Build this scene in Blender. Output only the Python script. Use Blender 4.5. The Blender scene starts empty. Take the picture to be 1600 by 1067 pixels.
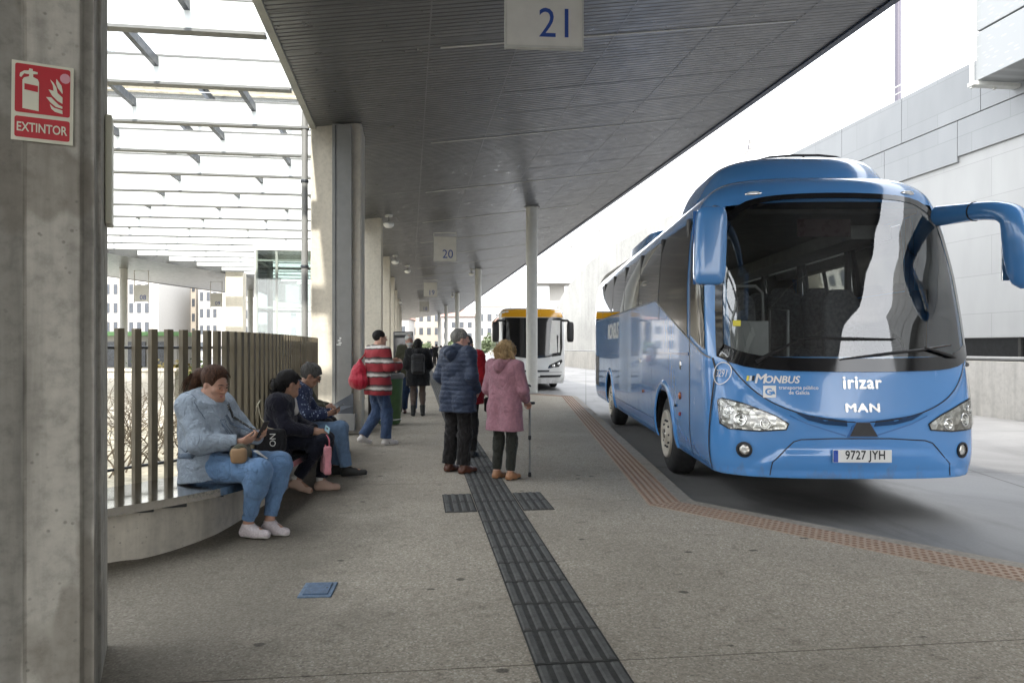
import bpy, bmesh, math, random
import numpy as np
from mathutils import Vector, Matrix, Euler
from mathutils.geometry import delaunay_2d_cdt
random.seed(7); rng = np.random.default_rng(7)
SC = bpy.context.scene; COL = SC.collection
PI = math.pi; R = math.radians

# ---------------------------------------------------------------- camera model (photo pixels -> metres)
F, CX, HY, EYE = 1150.0, 800.0, 543.0, 1.5
YAW = math.atan(160 / F)                 # the platform runs 8 degrees to the left of the view
ROAD = -0.10
def at(px, py, Y): return Vector(((px - CX) / F * Y, Y, EYE - (py - HY) / F * Y))
def gnd(px, py, z=0.0):
    Y = F * (EYE - z) / (py - HY); return Vector(((px - CX) / F * Y, Y, z))
cA, sA = math.cos(YAW), math.sin(YAW)
def pl(t, s, z=0.0): return Vector((t * cA - s * sA, t * sA + s * cA, z))
def ts(X, Y): return (X * cA + Y * sA, -X * sA + Y * cA)

# ---------------------------------------------------------------- linking helpers
def tag(o, label=None, cat=None, group=None, kind=None):
    if label: o['label'] = label
    if cat: o['category'] = cat
    if group: o['group'] = group
    if kind: o['kind'] = kind
    return o
def thing(name, label, cat, loc=(0, 0, 0), rz=0.0, group=None):
    o = bpy.data.objects.new(name, None); COL.objects.link(o)
    o.location = loc; o.rotation_euler = (0, 0, rz); o.empty_display_size = .2
    return tag(o, label, cat, group)
def link_mesh(name, me, mat=None, parent=None, smooth=None, loc=None, rz=0):
    o = bpy.data.objects.new(name, me); COL.objects.link(o)
    if mat is not None:
        for m in (mat if isinstance(mat, (list, tuple)) else [mat]): me.materials.append(m)
    if parent is not None: o.parent = parent
    if loc is not None: o.location = loc
    o.rotation_euler = (0, 0, rz)
    if smooth is not None:
        me.polygons.foreach_set('use_smooth', [smooth] * len(me.polygons))
    return o
def smooth_by_angle(me, ang=R(40)):
    bm = bmesh.new(); bm.from_mesh(me)
    for f in bm.faces: f.smooth = True
    for e in bm.edges:
        if len(e.link_faces) == 2 and e.calc_face_angle(0) > ang: e.smooth = False
    bm.to_mesh(me); bm.free()
def copy_tree(o, parent=None):
    c = o.copy(); COL.objects.link(c); c.parent = parent
    for ch in list(o.children): copy_tree(ch, c)
    return c

class MB:
    """collects simple solids, links them as one mesh"""
    def __init__(s): s.v = []; s.f = []; s.mi = []; s.cur = 0
    def add(s, vs, fs):
        b = len(s.v); s.v += [tuple(v) for v in vs]
        for f in fs: s.f.append([b + i for i in f]); s.mi.append(s.cur)
        return s
    def box(s, c, d, rz=0.0, M=None):
        x, y, z = d[0] / 2, d[1] / 2, d[2] / 2
        vs = [Vector((i, j, k)) for k in (-z, z) for j in (-y, y) for i in (-x, x)]
        if M is None: M = Matrix.Rotation(rz, 3, 'Z')
        return s.add([M @ v + Vector(c) for v in vs],
                     [(0, 2, 3, 1), (4, 5, 7, 6), (0, 1, 5, 4), (2, 6, 7, 3), (0, 4, 6, 2), (1, 3, 7, 5)])
    def bbox(s, c, d, b=.01, rz=0.0, M=None):
        """bevelled box"""
        bm = bmesh.new(); bmesh.ops.create_cube(bm, size=1)
        for v in bm.verts: v.co = Vector((v.co.x * d[0], v.co.y * d[1], v.co.z * d[2]))
        bmesh.ops.bevel(bm, geom=bm.edges[:], offset=b, segments=2, affect='EDGES', profile=.6)
        if M is None: M = Matrix.Rotation(rz, 3, 'Z')
        bm.verts.index_update()
        s.add([M @ v.co + Vector(c) for v in bm.verts], [[v.index for v in f.verts] for f in bm.faces]); bm.free()
        return s
    def prism(s, poly, z0, z1):
        n = len(poly); a = sum(poly[i][0] * poly[(i + 1) % n][1] - poly[(i + 1) % n][0] * poly[i][1] for i in range(n))
        if a < 0: poly = poly[::-1]
        f0 = (lambda p: z0(p)) if callable(z0) else (lambda p: z0)
        f1 = (lambda p: z1(p)) if callable(z1) else (lambda p: z1)
        vs = [(p[0], p[1], f0(p)) for p in poly] + [(p[0], p[1], f1(p)) for p in poly]
        fs = [tuple(range(n))[::-1], tuple(range(n, 2 * n))]
        fs += [(i, (i + 1) % n, n + (i + 1) % n, n + i) for i in range(n)]
        return s.add(vs, fs)
    def tube(s, pts, rad, seg=10, caps=True, sq=None):
        pts = [Vector(p) for p in pts]; n = len(pts)
        rad = rad if isinstance(rad, (list, tuple)) else [rad] * n
        vs = []; prev = None
        for i, p in enumerate(pts):
            d = (pts[min(i + 1, n - 1)] - pts[max(i - 1, 0)]).normalized()
            if prev is None:
                u = d.orthogonal().normalized()
                if sq: u = Vector(sq) - d * d.dot(Vector(sq)); u.normalize()
            else:
                u = (prev - d * prev.dot(d)).normalized()
            prev = u; w = d.cross(u)
            rr = rad[i]; ru, rw = (rr if isinstance(rr, (list, tuple)) else (rr, rr))
            for k in range(seg):
                a = 2 * PI * k / seg; vs.append(p + u * math.cos(a) * ru + w * math.sin(a) * rw)
        fs = [(i * seg + k, i * seg + (k + 1) % seg, (i + 1) * seg + (k + 1) % seg, (i + 1) * seg + k) for i in range(n - 1) for k in range(seg)]
        if caps: fs += [tuple(range(seg))[::-1], tuple(range((n - 1) * seg, n * seg))]
        return s.add(vs, fs)
    def cyl(s, a, b, r, seg=16): return s.tube([a, b], r, seg)
    def lathe(s, prof, c=(0, 0, 0), seg=24, axis='Z'):
        vs = []; n = len(prof)
        for r, h in prof:
            for k in range(seg):
                a = 2 * PI * k / seg; x, y = r * math.cos(a), r * math.sin(a)
                p = {'Z': (x, y, h), 'X': (h, x, y), 'Y': (y, h, x)}[axis]
                vs.append((p[0] + c[0], p[1] + c[1], p[2] + c[2]))
        fs = [(i * seg + k, i * seg + (k + 1) % seg, (i + 1) * seg + (k + 1) % seg, (i + 1) * seg + k) for i in range(n - 1) for k in range(seg)]
        fs += [tuple(range(seg))[::-1], tuple(range((n - 1) * seg, n * seg))]
        return s.add(vs, fs)
    def sell(s, c, r, e1=.5, e2=.5, nu=20, nv=12, M=None):
        """superellipsoid"""
        sp = lambda w, e: math.copysign(abs(w) ** e, w)
        vs = []
        for j in range(nv + 1):
            v = -PI / 2 + PI * j / nv
            for i in range(nu):
                u = 2 * PI * i / nu
                p = Vector((r[0] * sp(math.cos(v), e1) * sp(math.cos(u), e2), r[1] * sp(math.cos(v), e1) * sp(math.sin(u), e2), r[2] * sp(math.sin(v), e1)))
                vs.append((M @ p if M else p) + Vector(c))
        fs = [(j * nu + i, j * nu + (i + 1) % nu, (j + 1) * nu + (i + 1) % nu, (j + 1) * nu + i) for j in range(nv) for i in range(nu)]
        return s.add(vs, fs)
    def mesh(s, name):
        me = bpy.data.meshes.new(name); me.from_pydata(s.v, [], s.f)
        if any(s.mi): me.polygons.foreach_set('material_index', s.mi)
        me.validate(); me.update(); return me
    def build(s, name, mat, parent=None, smooth=False, ang=None, loc=None, rz=0):
        me = s.mesh(name)
        if ang: smooth_by_angle(me, R(ang)); smooth = None
        return link_mesh(name, me, mat, parent, smooth, loc, rz)

# ---------------------------------------------------------------- materials
MATS = {}
def N(nt, t, **kw):
    n = nt.nodes.new(t)
    for k, v in kw.items():
        if k in n.inputs: n.inputs[k].default_value = v
        else: setattr(n, k, v)
    return n
def base_mat(name):
    m = bpy.data.materials.new(name); m.use_nodes = True; nt = m.node_tree
    b = nt.nodes['Principled BSDF']; return m, nt, b
def ramp(nt, fac, stops):
    r = N(nt, 'ShaderNodeValToRGB'); el = r.color_ramp.elements
    while len(el) < len(stops): el.new(.5)
    for e, (p, c) in zip(el, stops): e.position = p; e.color = (c[0], c[1], c[2], 1) if isinstance(c, (tuple, list)) else (c, c, c, 1)
    nt.links.new(fac, r.inputs[0]); return r.outputs[0]
def mixc(nt, fac, a, b, mode='MIX'):
    m = nt.nodes.new('ShaderNodeMix'); m.data_type = 'RGBA'; m.blend_type = mode
    for s, v in ((0, fac), (6, a), (7, b)):
        if hasattr(v, 'links') or isinstance(v, bpy.types.NodeSocket): nt.links.new(v, m.inputs[s])
        elif s == 0: m.inputs[0].default_value = v
        else: m.inputs[s].default_value = (v[0], v[1], v[2], 1) if isinstance(v, (tuple, list)) else (v, v, v, 1)
    return m.outputs[2]
def coords(nt, scale=(1, 1, 1), kind='Object', rot=(0, 0, 0), loc=(0, 0, 0)):
    tc = N(nt, 'ShaderNodeTexCoord'); mp = N(nt, 'ShaderNodeMapping'); mp.inputs['Scale'].default_value = scale; mp.inputs['Rotation'].default_value = rot; mp.inputs['Location'].default_value = loc
    nt.links.new(tc.outputs[kind], mp.inputs[0]); return mp.outputs[0]
def noise(nt, vec, scale, detail=4, rough=.55, dist=0):
    n = N(nt, 'ShaderNodeTexNoise', Scale=scale, Detail=detail, Roughness=rough, Distortion=dist); nt.links.new(vec, n.inputs['Vector']); return n.outputs['Fac']
def bump(nt, b, h, strength=.3, dist=.01):
    bn = N(nt, 'ShaderNodeBump', Strength=strength, Distance=dist); nt.links.new(h, bn.inputs['Height']); nt.links.new(bn.outputs[0], b.inputs['Normal']); return bn
def pm(name, col, rough=.6, metal=0.0, var=.12, ns=6.0, bs=0.0, bscale=40.0, bdist=.004, coat=0.0, spec=.5, rv=.1, stain=0.0, sheen=0.0, stretch=(1, 1, 1)):
    """general painted / woven / cast material: colour and roughness vary with two noises, optional stains and bump"""
    if name in MATS: return MATS[name]
    m, nt, b = base_mat(name); v = coords(nt, stretch)
    n1 = noise(nt, v, ns, 5); lo = tuple(c * (1 - var) for c in col); hi = tuple(min(1, c * (1 + var)) for c in col)
    c = ramp(nt, n1, [(.3, lo), (.7, hi)])
    if stain:
        n2 = noise(nt, v, ns * .25, 6, .65, .6); c = mixc(nt, ramp(nt, n2, [(.42, 0.0), (.75, stain)]), c, tuple(x * .45 for x in col))
    nt.links.new(c, b.inputs['Base Color'])
    n3 = noise(nt, v, ns * 2.3, 4)
    nt.links.new(ramp(nt, n3, [(.3, max(0, rough - rv)), (.7, min(1, rough + rv))]), b.inputs['Roughness'])
    b.inputs['Metallic'].default_value = metal; b.inputs['Coat Weight'].default_value = coat; b.inputs['Coat Roughness'].default_value = .06
    b.inputs['Specular IOR Level'].default_value = spec; b.inputs['Sheen Weight'].default_value = sheen
    if bs: bump(nt, b, noise(nt, v, bscale, 3), bs, bdist)
    MATS[name] = m; return m
def srgb(r, g, b):
    f = lambda c: (c / 255 / 12.92) if c <= 10 else ((c / 255 + .055) / 1.055) ** 2.4
    return (f(r), f(g), f(b))
def concrete(name, col, pores=.5, bands=0, grain=.3, streak=.25, scale=1.0, rough=.85, bump_s=.25, light=0.0):
    m, nt, b = base_mat(name); v = coords(nt)
    big = noise(nt, v, .9 * scale, 6, .6, .5); fine = noise(nt, v, 14 * scale, 6, .65)
    c = ramp(nt, big, [(.28, tuple(x * .72 for x in col)), (.5, col), (.75, tuple(min(1, x * 1.22) for x in col))])
    c = mixc(nt, grain, c, ramp(nt, fine, [(.32, tuple(x * .55 for x in col)), (.5, col), (.7, tuple(min(1, x * 1.25) for x in col))]))
    vs = coords(nt, (5, 5, .35)); st = noise(nt, vs, 1.3 * scale, 5, .6)
    c = mixc(nt, ramp(nt, st, [(.5, 0.0), (.72, streak)]), c, tuple(x * .5 for x in col))
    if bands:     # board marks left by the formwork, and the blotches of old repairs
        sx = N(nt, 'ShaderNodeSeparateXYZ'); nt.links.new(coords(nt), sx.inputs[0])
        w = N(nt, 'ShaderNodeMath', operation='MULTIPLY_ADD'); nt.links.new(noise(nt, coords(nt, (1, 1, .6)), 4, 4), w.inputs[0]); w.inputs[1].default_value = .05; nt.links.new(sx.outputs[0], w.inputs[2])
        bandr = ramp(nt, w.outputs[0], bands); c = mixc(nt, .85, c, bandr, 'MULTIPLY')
        bl = noise(nt, coords(nt, (2.2, 2.2, 1.1)), 1.1, 3, .5, .3); c = mixc(nt, ramp(nt, bl, [(.57, 0.0), (.60, .45)]), c, (.15, .13, .10))
    vo = N(nt, 'ShaderNodeTexVoronoi', Scale=26 * scale); nt.links.new(v, vo.inputs['Vector'])
    sel = noise(nt, v, 7 * scale, 2)
    pmask = N(nt, 'ShaderNodeMath', operation='MULTIPLY'); nt.links.new(ramp(nt, vo.outputs['Distance'], [(.10, 1.0), (.22, 0.0)]), pmask.inputs[0])
    nt.links.new(ramp(nt, sel, [(.50, 0.0), (.58, pores)]), pmask.inputs[1])
    c = mixc(nt, pmask.outputs[0], c, tuple(x * .35 for x in col))
    nt.links.new(c, b.inputs['Base Color']); b.inputs['Roughness'].default_value = rough
    h = N(nt, 'ShaderNodeMath', operation='SUBTRACT'); nt.links.new(fine, h.inputs[0]); nt.links.new(pmask.outputs[0], h.inputs[1])
    bump(nt, b, h.outputs[0], bump_s, .006); b.inputs['Specular IOR Level'].default_value = .3
    MATS[name] = m; return m

def aggregate(name):
    """exposed-aggregate platform paving: grit, worn darker patches, gum spots, oil"""
    m, nt, b = base_mat(name); v = coords(nt)
    g = N(nt, 'ShaderNodeTexVoronoi', Scale=95.0); nt.links.new(v, g.inputs['Vector'])
    grit = ramp(nt, g.outputs['Color'], [(.05, srgb(98, 93, 84)), (.35, srgb(150, 142, 128)), (.7, srgb(183, 174, 159)), (.97, srgb(230, 224, 213))])
    g2 = noise(nt, v, 42, 5, .75); c = mixc(nt, .5, grit, ramp(nt, g2, [(.3, srgb(118, 112, 102)), (.5, srgb(159, 150, 136)), (.72, srgb(194, 185, 170))]))
    bigc = noise(nt, v, .55, 6, .62, .4); c = mixc(nt, ramp(nt, bigc, [(.35, .45), (.62, 0.0)]), c, srgb(124, 117, 105))
    vs = coords(nt, (.8, 1.0, 1)); mid = noise(nt, vs, 7.5, 8, .78, .2); c = mixc(nt, ramp(nt, mid, [(.54, 0.0), (.70, .55)]), c, srgb(78, 72, 63)); spk = noise(nt, v, 33, 3, .6); c = mixc(nt, ramp(nt, spk, [(.60, 0.0), (.70, .5)]), c, srgb(84, 79, 70))
    # colour turns darker towards the bench side, broken up by noise
    sx = N(nt, 'ShaderNodeSeparateXYZ'); nt.links.new(coords(nt), sx.inputs[0])
    bench_tone = N(nt, 'ShaderNodeMath', operation='MULTIPLY_ADD'); nt.links.new(noise(nt, v, 1.4, 6, .7), bench_tone.inputs[0]); bench_tone.inputs[1].default_value = 1.6; nt.links.new(sx.outputs[0], bench_tone.inputs[2])
    c = mixc(nt, ramp(nt, bench_tone.outputs[0], [(0.0, .55), (.75, 0.0)]), c, srgb(82, 77, 67))
    gum = N(nt, 'ShaderNodeTexVoronoi', Scale=2.6); nt.links.new(coords(nt, (1, 1.25, 1)), gum.inputs['Vector'])
    gs = noise(nt, v, 2.1, 1); gm = N(nt, 'ShaderNodeMath', operation='MULTIPLY')
    gr = N(nt, 'ShaderNodeMath', operation='ADD'); nt.links.new(gum.outputs['Distance'], gr.inputs[0])
    gj = N(nt, 'ShaderNodeMath', operation='MULTIPLY_ADD'); nt.links.new(noise(nt, v, 30, 2), gj.inputs[0]); gj.inputs[1].default_value = .1; gj.inputs[2].default_value = -.05; nt.links.new(gj.outputs[0], gr.inputs[1])
    nt.links.new(ramp(nt, gr.outputs[0], [(.07, 1.0), (.10, 0.0)]), gm.inputs[0]); nt.links.new(ramp(nt, gs, [(.40, 0.0), (.44, .75)]), gm.inputs[1])
    c = mixc(nt, gm.outputs[0], c, srgb(56, 52, 46))
    jw = N(nt, 'ShaderNodeTexBrick', offset=0.0); jw.inputs['Scale'].default_value = 1; jw.inputs['Mortar Size'].default_value = .006; jw.inputs['Brick Width'].default_value = 400.0; jw.inputs['Row Height'].default_value = 4.75
    jw.inputs['Color1'].default_value = jw.inputs['Color2'].default_value = (1, 1, 1, 1); jw.inputs['Mortar'].default_value = (.35, .33, .3, 1); nt.links.new(coords(nt, rot=(0, 0, .02), loc=(190, 1.3, 0)), jw.inputs['Vector']); c = mixc(nt, .8, c, jw.outputs[0], 'MULTIPLY')
    nt.links.new(c, b.inputs['Base Color']); b.inputs['Roughness'].default_value = .82; b.inputs['Specular IOR Level'].default_value = .35
    bump(nt, b, g2, .5, .006); MATS[name] = m; return m

def roadmat(name):
    m, nt, b = base_mat(name); v = coords(nt)
    c = ramp(nt, noise(nt, v, 38, 5, .7), [(.3, .13), (.7, .20)])
    c = mixc(nt, .6, c, ramp(nt, noise(nt, v, .35, 7, .62, .8), [(.3, srgb(88, 87, 86)), (.5, srgb(122, 121, 120)), (.72, srgb(142, 141, 139))]))
    oil = noise(nt, coords(nt, (1.2, .35, 1)), .9, 6, .65, .5); c = mixc(nt, ramp(nt, oil, [(.52, 0.0), (.72, .6)]), c, srgb(58, 57, 56))
    bk = N(nt, 'ShaderNodeTexBrick', offset=0.0); bk.inputs['Scale'].default_value = .2; bk.inputs['Mortar Size'].default_value = .0035; bk.inputs['Brick Width'].default_value = 1.0; bk.inputs['Row Height'].default_value = 1.0
    bk.inputs['Color1'].default_value = bk.inputs['Color2'].default_value = (1, 1, 1, 1); bk.inputs['Mortar'].default_value = (.3, .3, .3, 1)
    nt.links.new(coords(nt, rot=(0, 0, .1)), bk.inputs['Vector']); c = mixc(nt, .8, c, bk.outputs[0], 'MULTIPLY')
    nt.links.new(c, b.inputs['Base Color']); b.inputs['Roughness'].default_value = .6
    bump(nt, b, noise(nt, v, 60, 4), .25, .004); MATS[name] = m; return m

def glass(name, tint=(.8, .87, .85), mixf=.1, rough=.02, ior=1.5):
    """thin sheet: see-through with fresnel reflection"""
    m = bpy.data.materials.new(name); m.use_nodes = True; nt = m.node_tree; nt.nodes.remove(nt.nodes['Principled BSDF']); out = nt.nodes['Material Output']
    tr = N(nt, 'ShaderNodeBsdfTransparent'); tr.inputs[0].default_value = (*tint, 1); gl = N(nt, 'ShaderNodeBsdfGlossy', Roughness=rough)
    fr = N(nt, 'ShaderNodeFresnel', IOR=ior); ad = N(nt, 'ShaderNodeMath', operation='ADD', use_clamp=True); nt.links.new(fr.outputs[0], ad.inputs[0]); ad.inputs[1].default_value = mixf
    mx = N(nt, 'ShaderNodeMixShader'); nt.links.new(ad.outputs[0], mx.inputs[0]); nt.links.new(tr.outputs[0], mx.inputs[1]); nt.links.new(gl.outputs[0], mx.inputs[2])
    nt.links.new(mx.outputs[0], out.inputs[0]); MATS[name] = m; return m
def frosted(name, col=(.85, .9, .9), t=.6):
    m = bpy.data.materials.new(name); m.use_nodes = True; nt = m.node_tree; nt.nodes.remove(nt.nodes['Principled BSDF']); out = nt.nodes['Material Output']
    v = coords(nt); c = ramp(nt, noise(nt, v, 1.3, 4), [(.3, tuple(x * .93 for x in col)), (.7, col)])
    d = N(nt, 'ShaderNodeBsdfDiffuse'); tl = N(nt, 'ShaderNodeBsdfTranslucent'); nt.links.new(c, d.inputs[0]); nt.links.new(c, tl.inputs[0])
    mx = N(nt, 'ShaderNodeMixShader'); mx.inputs[0].default_value = t; nt.links.new(d.outputs[0], mx.inputs[1]); nt.links.new(tl.outputs[0], mx.inputs[2])
    nt.links.new(mx.outputs[0], out.inputs[0]); MATS[name] = m; return m

# ---------------------------------------------------------------- lettering
def text_mesh(txt, size, bold=0.0, italic=0.0, spacing=1.0, condense=1.0):
    cu = bpy.data.curves.new('lettering', 'FONT'); cu.body = txt; cu.size = size; cu.offset = bold; cu.shear = italic; cu.space_character = spacing
    cu.align_x = 'CENTER'; cu.align_y = 'CENTER'; cu.resolution_u = 3
    o = bpy.data.objects.new('lettering_tmp', cu); COL.objects.link(o)
    bpy.context.view_layer.update()
    me = bpy.data.meshes.new_from_object(o.evaluated_get(bpy.context.evaluated_depsgraph_get()))
    bpy.data.objects.remove(o); bpy.data.curves.remove(cu)
    xs = [v.co.x for v in me.vertices]; ys = [v.co.y for v in me.vertices]
    mx, my = (min(xs) + max(xs)) / 2, (min(ys) + max(ys)) / 2
    for v in me.vertices: v.co.x = (v.co.x - mx) * condense; v.co.y -= my
    return me
def text_on(name, txt, size, mat, parent, fn, heavy=0.0, **kw):
    """letters laid on a surface: fn(u, v) -> point"""
    me = text_mesh(txt, size, **kw)
    if heavy:
        vs = [v.co.copy() for v in me.vertices]; fs = [tuple(p.vertices) for p in me.polygons]; n = len(vs); V_, F_ = [], []
        for i, (dx, dy) in enumerate(((-1, 0), (1, 0), (0, -1), (0, 1), (0, 0))): V_ += [(v.x + dx * heavy, v.y + dy * heavy * .8, i * .0004) for v in vs]; F_ += [tuple(a + i * n for a in f) for f in fs]
        me = bpy.data.meshes.new(name); me.from_pydata(V_, [], F_)
    bm = bmesh.new(); bm.from_mesh(me)
    lay = [v.co.z for v in bm.verts]
    for v, z_ in zip(bm.verts, lay): v.co = Vector(fn(v.co.x, v.co.y)) - Vector((0, z_, 0))
    bm.to_mesh(me); bm.free(); me.name = name
    return link_mesh(name, me, mat, parent)
def patch(poly, fn, grid=.06, holes=()):
    """filled polygon in (u, v), mapped by fn to a surface, with inner points so that it follows the curve"""
    pts = [Vector(p) for p in poly]
    dense = []
    for i in range(len(pts)):
        a, b = pts[i], pts[(i + 1) % len(pts)]; n = max(1, int((b - a).length / grid))
        dense += [a.lerp(b, k / n) for k in range(n)]
    vs = list(dense); n = len(vs); es = [(i, (i + 1) % n) for i in range(n)]
    x0, x1 = min(p.x for p in vs), max(p.x for p in vs); y0, y1 = min(p.y for p in vs), max(p.y for p in vs)
    def inside(p):
        c = False; j = n - 1
        for i in range(n):
            a, b = dense[i], dense[j]
            if (a.y > p.y) != (b.y > p.y) and p.x < (b.x - a.x) * (p.y - a.y) / (b.y - a.y) + a.x: c = not c
            j = i
        return c
    x = x0 + grid * .5
    while x < x1:
        y = y0 + grid * .5
        while y < y1:
            p = Vector((x, y))
            if inside(p) and min((p - q).length for q in dense) > grid * .3: vs.append(p)
            y += grid
        x += grid
    r = delaunay_2d_cdt(vs, es, [], 1, 1e-6)
    return [fn(p.x, p.y) for p in r[0]], [tuple(f) for f in r[2]]
def ribbon(pts, w, fn, closed=False, step=.05):
    """thin line on a surface"""
    P = [Vector(p) for p in pts]; 
    if closed: P.append(P[0])
    D = []
    for a, b in zip(P, P[1:]):
        n = max(1, int((b - a).length / step)); D += [a.lerp(b, k / n) for k in range(n)]
    D.append(P[-1]); vs = []
    for i, p in enumerate(D):
        d = (D[min(i + 1, len(D) - 1)] - D[max(i - 1, 0)]).normalized(); q = Vector((-d.y, d.x)) * w / 2
        vs += [fn(*(p + q)), fn(*(p - q))]
    return vs, [(2 * i, 2 * i + 1, 2 * i + 3, 2 * i + 2) for i in range(len(D) - 1)]
def catmull(pts, n=8):
    P = [Vector(p) for p in pts]; P = [P[0] * 2 - P[1]] + P + [P[-1] * 2 - P[-2]]; out = []
    for i in range(1, len(P) - 2):
        for k in range(n):
            t = k / n; a, b, c, d = P[i - 1], P[i], P[i + 1], P[i + 2]
            out.append(.5 * ((2 * b) + (c - a) * t + (2 * a - 5 * b + 4 * c - d) * t * t + (3 * b - a - 3 * c + d) * t ** 3))
    out.append(P[-2]); return out

# ---------------------------------------------------------------- palette
M = {}
M['pillar'] = concrete('old_concrete', srgb(150, 144, 132), pores=.75, streak=.35, bands=[(0.0, 1.0), (.1, .96), (.5, 1.0)])
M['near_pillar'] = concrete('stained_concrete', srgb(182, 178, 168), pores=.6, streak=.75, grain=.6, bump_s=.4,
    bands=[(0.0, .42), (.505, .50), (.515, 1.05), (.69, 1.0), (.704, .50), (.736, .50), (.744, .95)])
M['pale_concrete'] = concrete('pale_concrete', srgb(205, 198, 184), pores=.4, streak=.2)
M['bench_concrete'] = concrete('bench_concrete', srgb(205, 198, 184), pores=.6, streak=.4)
M['wall_concrete'] = concrete('wall_concrete', srgb(190, 186, 178), pores=.3, streak=.5, scale=.5)
M['agg'] = aggregate('exposed_aggregate'); M['road'] = roadmat('concrete_road')
M['kerb'] = pm('kerb_stone', srgb(150, 143, 132), .8, var=.2, ns=30, bs=.3, stain=.5)
M['tac_groove'] = pm('shaded_tile_groove', srgb(50, 50, 48), .85, var=.25, ns=14, bs=.3)  # groove shade put into the tile colour so the ribs stand out
M['tac_grey'] = pm('grey_tactile_tile', srgb(80, 80, 78), .75, var=.25, ns=14, bs=.3, bscale=90, stain=.4)
M['tac_orange'] = pm('orange_tactile_tile', srgb(166, 146, 128), .75, var=.14, ns=22, bs=.3, bscale=70, stain=.2)
M['tac_dome'] = pm('brown_tactile_dome', srgb(134, 108, 90), .8, var=.2, ns=30)
M['soffit'] = pm('soffit_metal', srgb(114, 115, 117), .34, metal=.75, var=.1, ns=2.0, rv=.07)
M['steel_grey'] = pm('grey_painted_steel', srgb(122, 122, 120), .45, var=.08)
M['steel_dark'] = pm('dark_steel', srgb(52, 56, 62), .45, metal=.3, var=.1)
M['fascia_dark'] = pm('dark_fascia', srgb(62, 70, 84), .4, metal=.3, var=.1)
M['fascia'] = pm('pale_fascia', srgb(140, 140, 134), .5, var=.08)
M['chord'] = pm('grey_chord_steel', srgb(96, 98, 98), .45, var=.08)
M['white_steel'] = pm('white_steel', srgb(196, 196, 190), .4, var=.06)
M['stainless'] = pm('stainless_steel', srgb(196, 194, 190), .13, metal=1.0, var=.06, ns=3, rv=.06, stretch=(1, 8, 8))
M['slat'] = pm('timber_slat', srgb(104, 95, 76), .65, var=.2, ns=5, bs=.2, stretch=(6, 6, .7), stain=.4)
M['sign_white'] = pm('sign_panel', srgb(214, 212, 205), .5, var=.05)
M['sign_blue'] = pm('sign_lettering', srgb(38, 72, 148), .5, var=.05)
M['red_sign'] = pm('sign_red', srgb(178, 20, 34), .4, var=.06)
M['sign_lum'] = pm('sign_cream', srgb(214, 212, 192), .45, var=.04)
M['frost'] = frosted('frosted_blade', (.95, .97, .97), .35)
M['roof_glass'] = glass('roof_glass', (.96, .98, .98), .0, ior=1.06)
M['lift_glass'] = glass('lift_glass', (.86, .91, .90), .06)
M['black'] = pm('black_plastic', (.012, .012, .013), .4, var=.2)
M['rubber'] = pm('rubber', (.016, .016, .017), .75, var=.25, bs=.2)
M['white'] = pm('white_paint', (.78, .78, .76), .3, var=.04, coat=.3)
M['panel'] = pm('cladding_panel', srgb(206, 206, 202), .5, var=.06, ns=.6, stain=.12)
M['panel_dark'] = pm('grey_cladding', srgb(178, 179, 178), .5, var=.06, ns=.6)
M['dark_open'] = pm('dark_opening', srgb(80, 82, 84), .6, var=.15)
M['mast'] = pm('mast_paint', srgb(84, 80, 92), .4, var=.05)
# ================================================================ WORLD, SUN, CAMERA
w = bpy.data.worlds.new("World"); SC.world = w; w.use_nodes = True; nt = w.node_tree; bg = nt.nodes['Background']
SUN_EL, SUN_OFF = R(38), R(4.0)
sky = N(nt, 'ShaderNodeTexSky', sky_type='NISHITA', sun_disc=False, sun_elevation=SUN_EL, air_density=1.2, dust_density=3.0, ozone_density=1.0)
tv = Vector((-math.sin(YAW - SUN_OFF), math.cos(YAW - SUN_OFF), 0)) * math.cos(SUN_EL) - Vector((0, 0, math.sin(SUN_EL)))   # way the light travels
az = math.atan2(-tv.x, -tv.y); sky.sun_rotation = az
tc = N(nt, 'ShaderNodeTexCoord'); mp = N(nt, 'ShaderNodeMapping'); mp.inputs['Scale'].default_value = (1, 1, 2.6); nt.links.new(tc.outputs['Generated'], mp.inputs[0])
cn = noise(nt, mp.outputs[0], 2.2, 7, .6, .3)
cl = ramp(nt, cn, [(.3, (8.2, 8.6, 9.2)), (.7, (11.5, 11.7, 12.0))])
cov = mixc(nt, .86, sky.outputs[0], cl); nt.links.new(cov, bg.inputs[0]); bg.inputs[1].default_value = .105
sd = bpy.data.lights.new('sun', 'SUN'); sd.energy = 1.5; sd.angle = R(1.5); sd.color = (1, .94, .85)
so = bpy.data.objects.new('sun', sd); COL.objects.link(so); so.rotation_euler = tv.to_track_quat('-Z', 'Y').to_euler(); so.location = (0, -20, 30)
cd = bpy.data.cameras.new('camera'); cam = bpy.data.objects.new('camera', cd); COL.objects.link(cam); SC.camera = cam
cam.location = (0, 0, EYE); cam.rotation_euler = (PI / 2, 0, 0); cd.sensor_width = 36; cd.lens = F * 36 / 1600; cd.shift_y = 9.5 / 1600; cd.clip_end = 3000; cd.clip_start = .05
SC.view_settings.view_transform = 'Standard'; SC.view_settings.look = 'None'; SC.view_settings.exposure = 2.12; SC.view_settings.gamma = 1; SC.view_settings.use_curve_mapping = False
SC.cycles.use_denoising = True; SC.cycles.max_bounces = 8; SC.cycles.transparent_max_bounces = 24; SC.cycles.caustics_reflective = False; SC.cycles.caustics_refractive = False
SC.cycles.sample_clamp_indirect = 8

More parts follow.
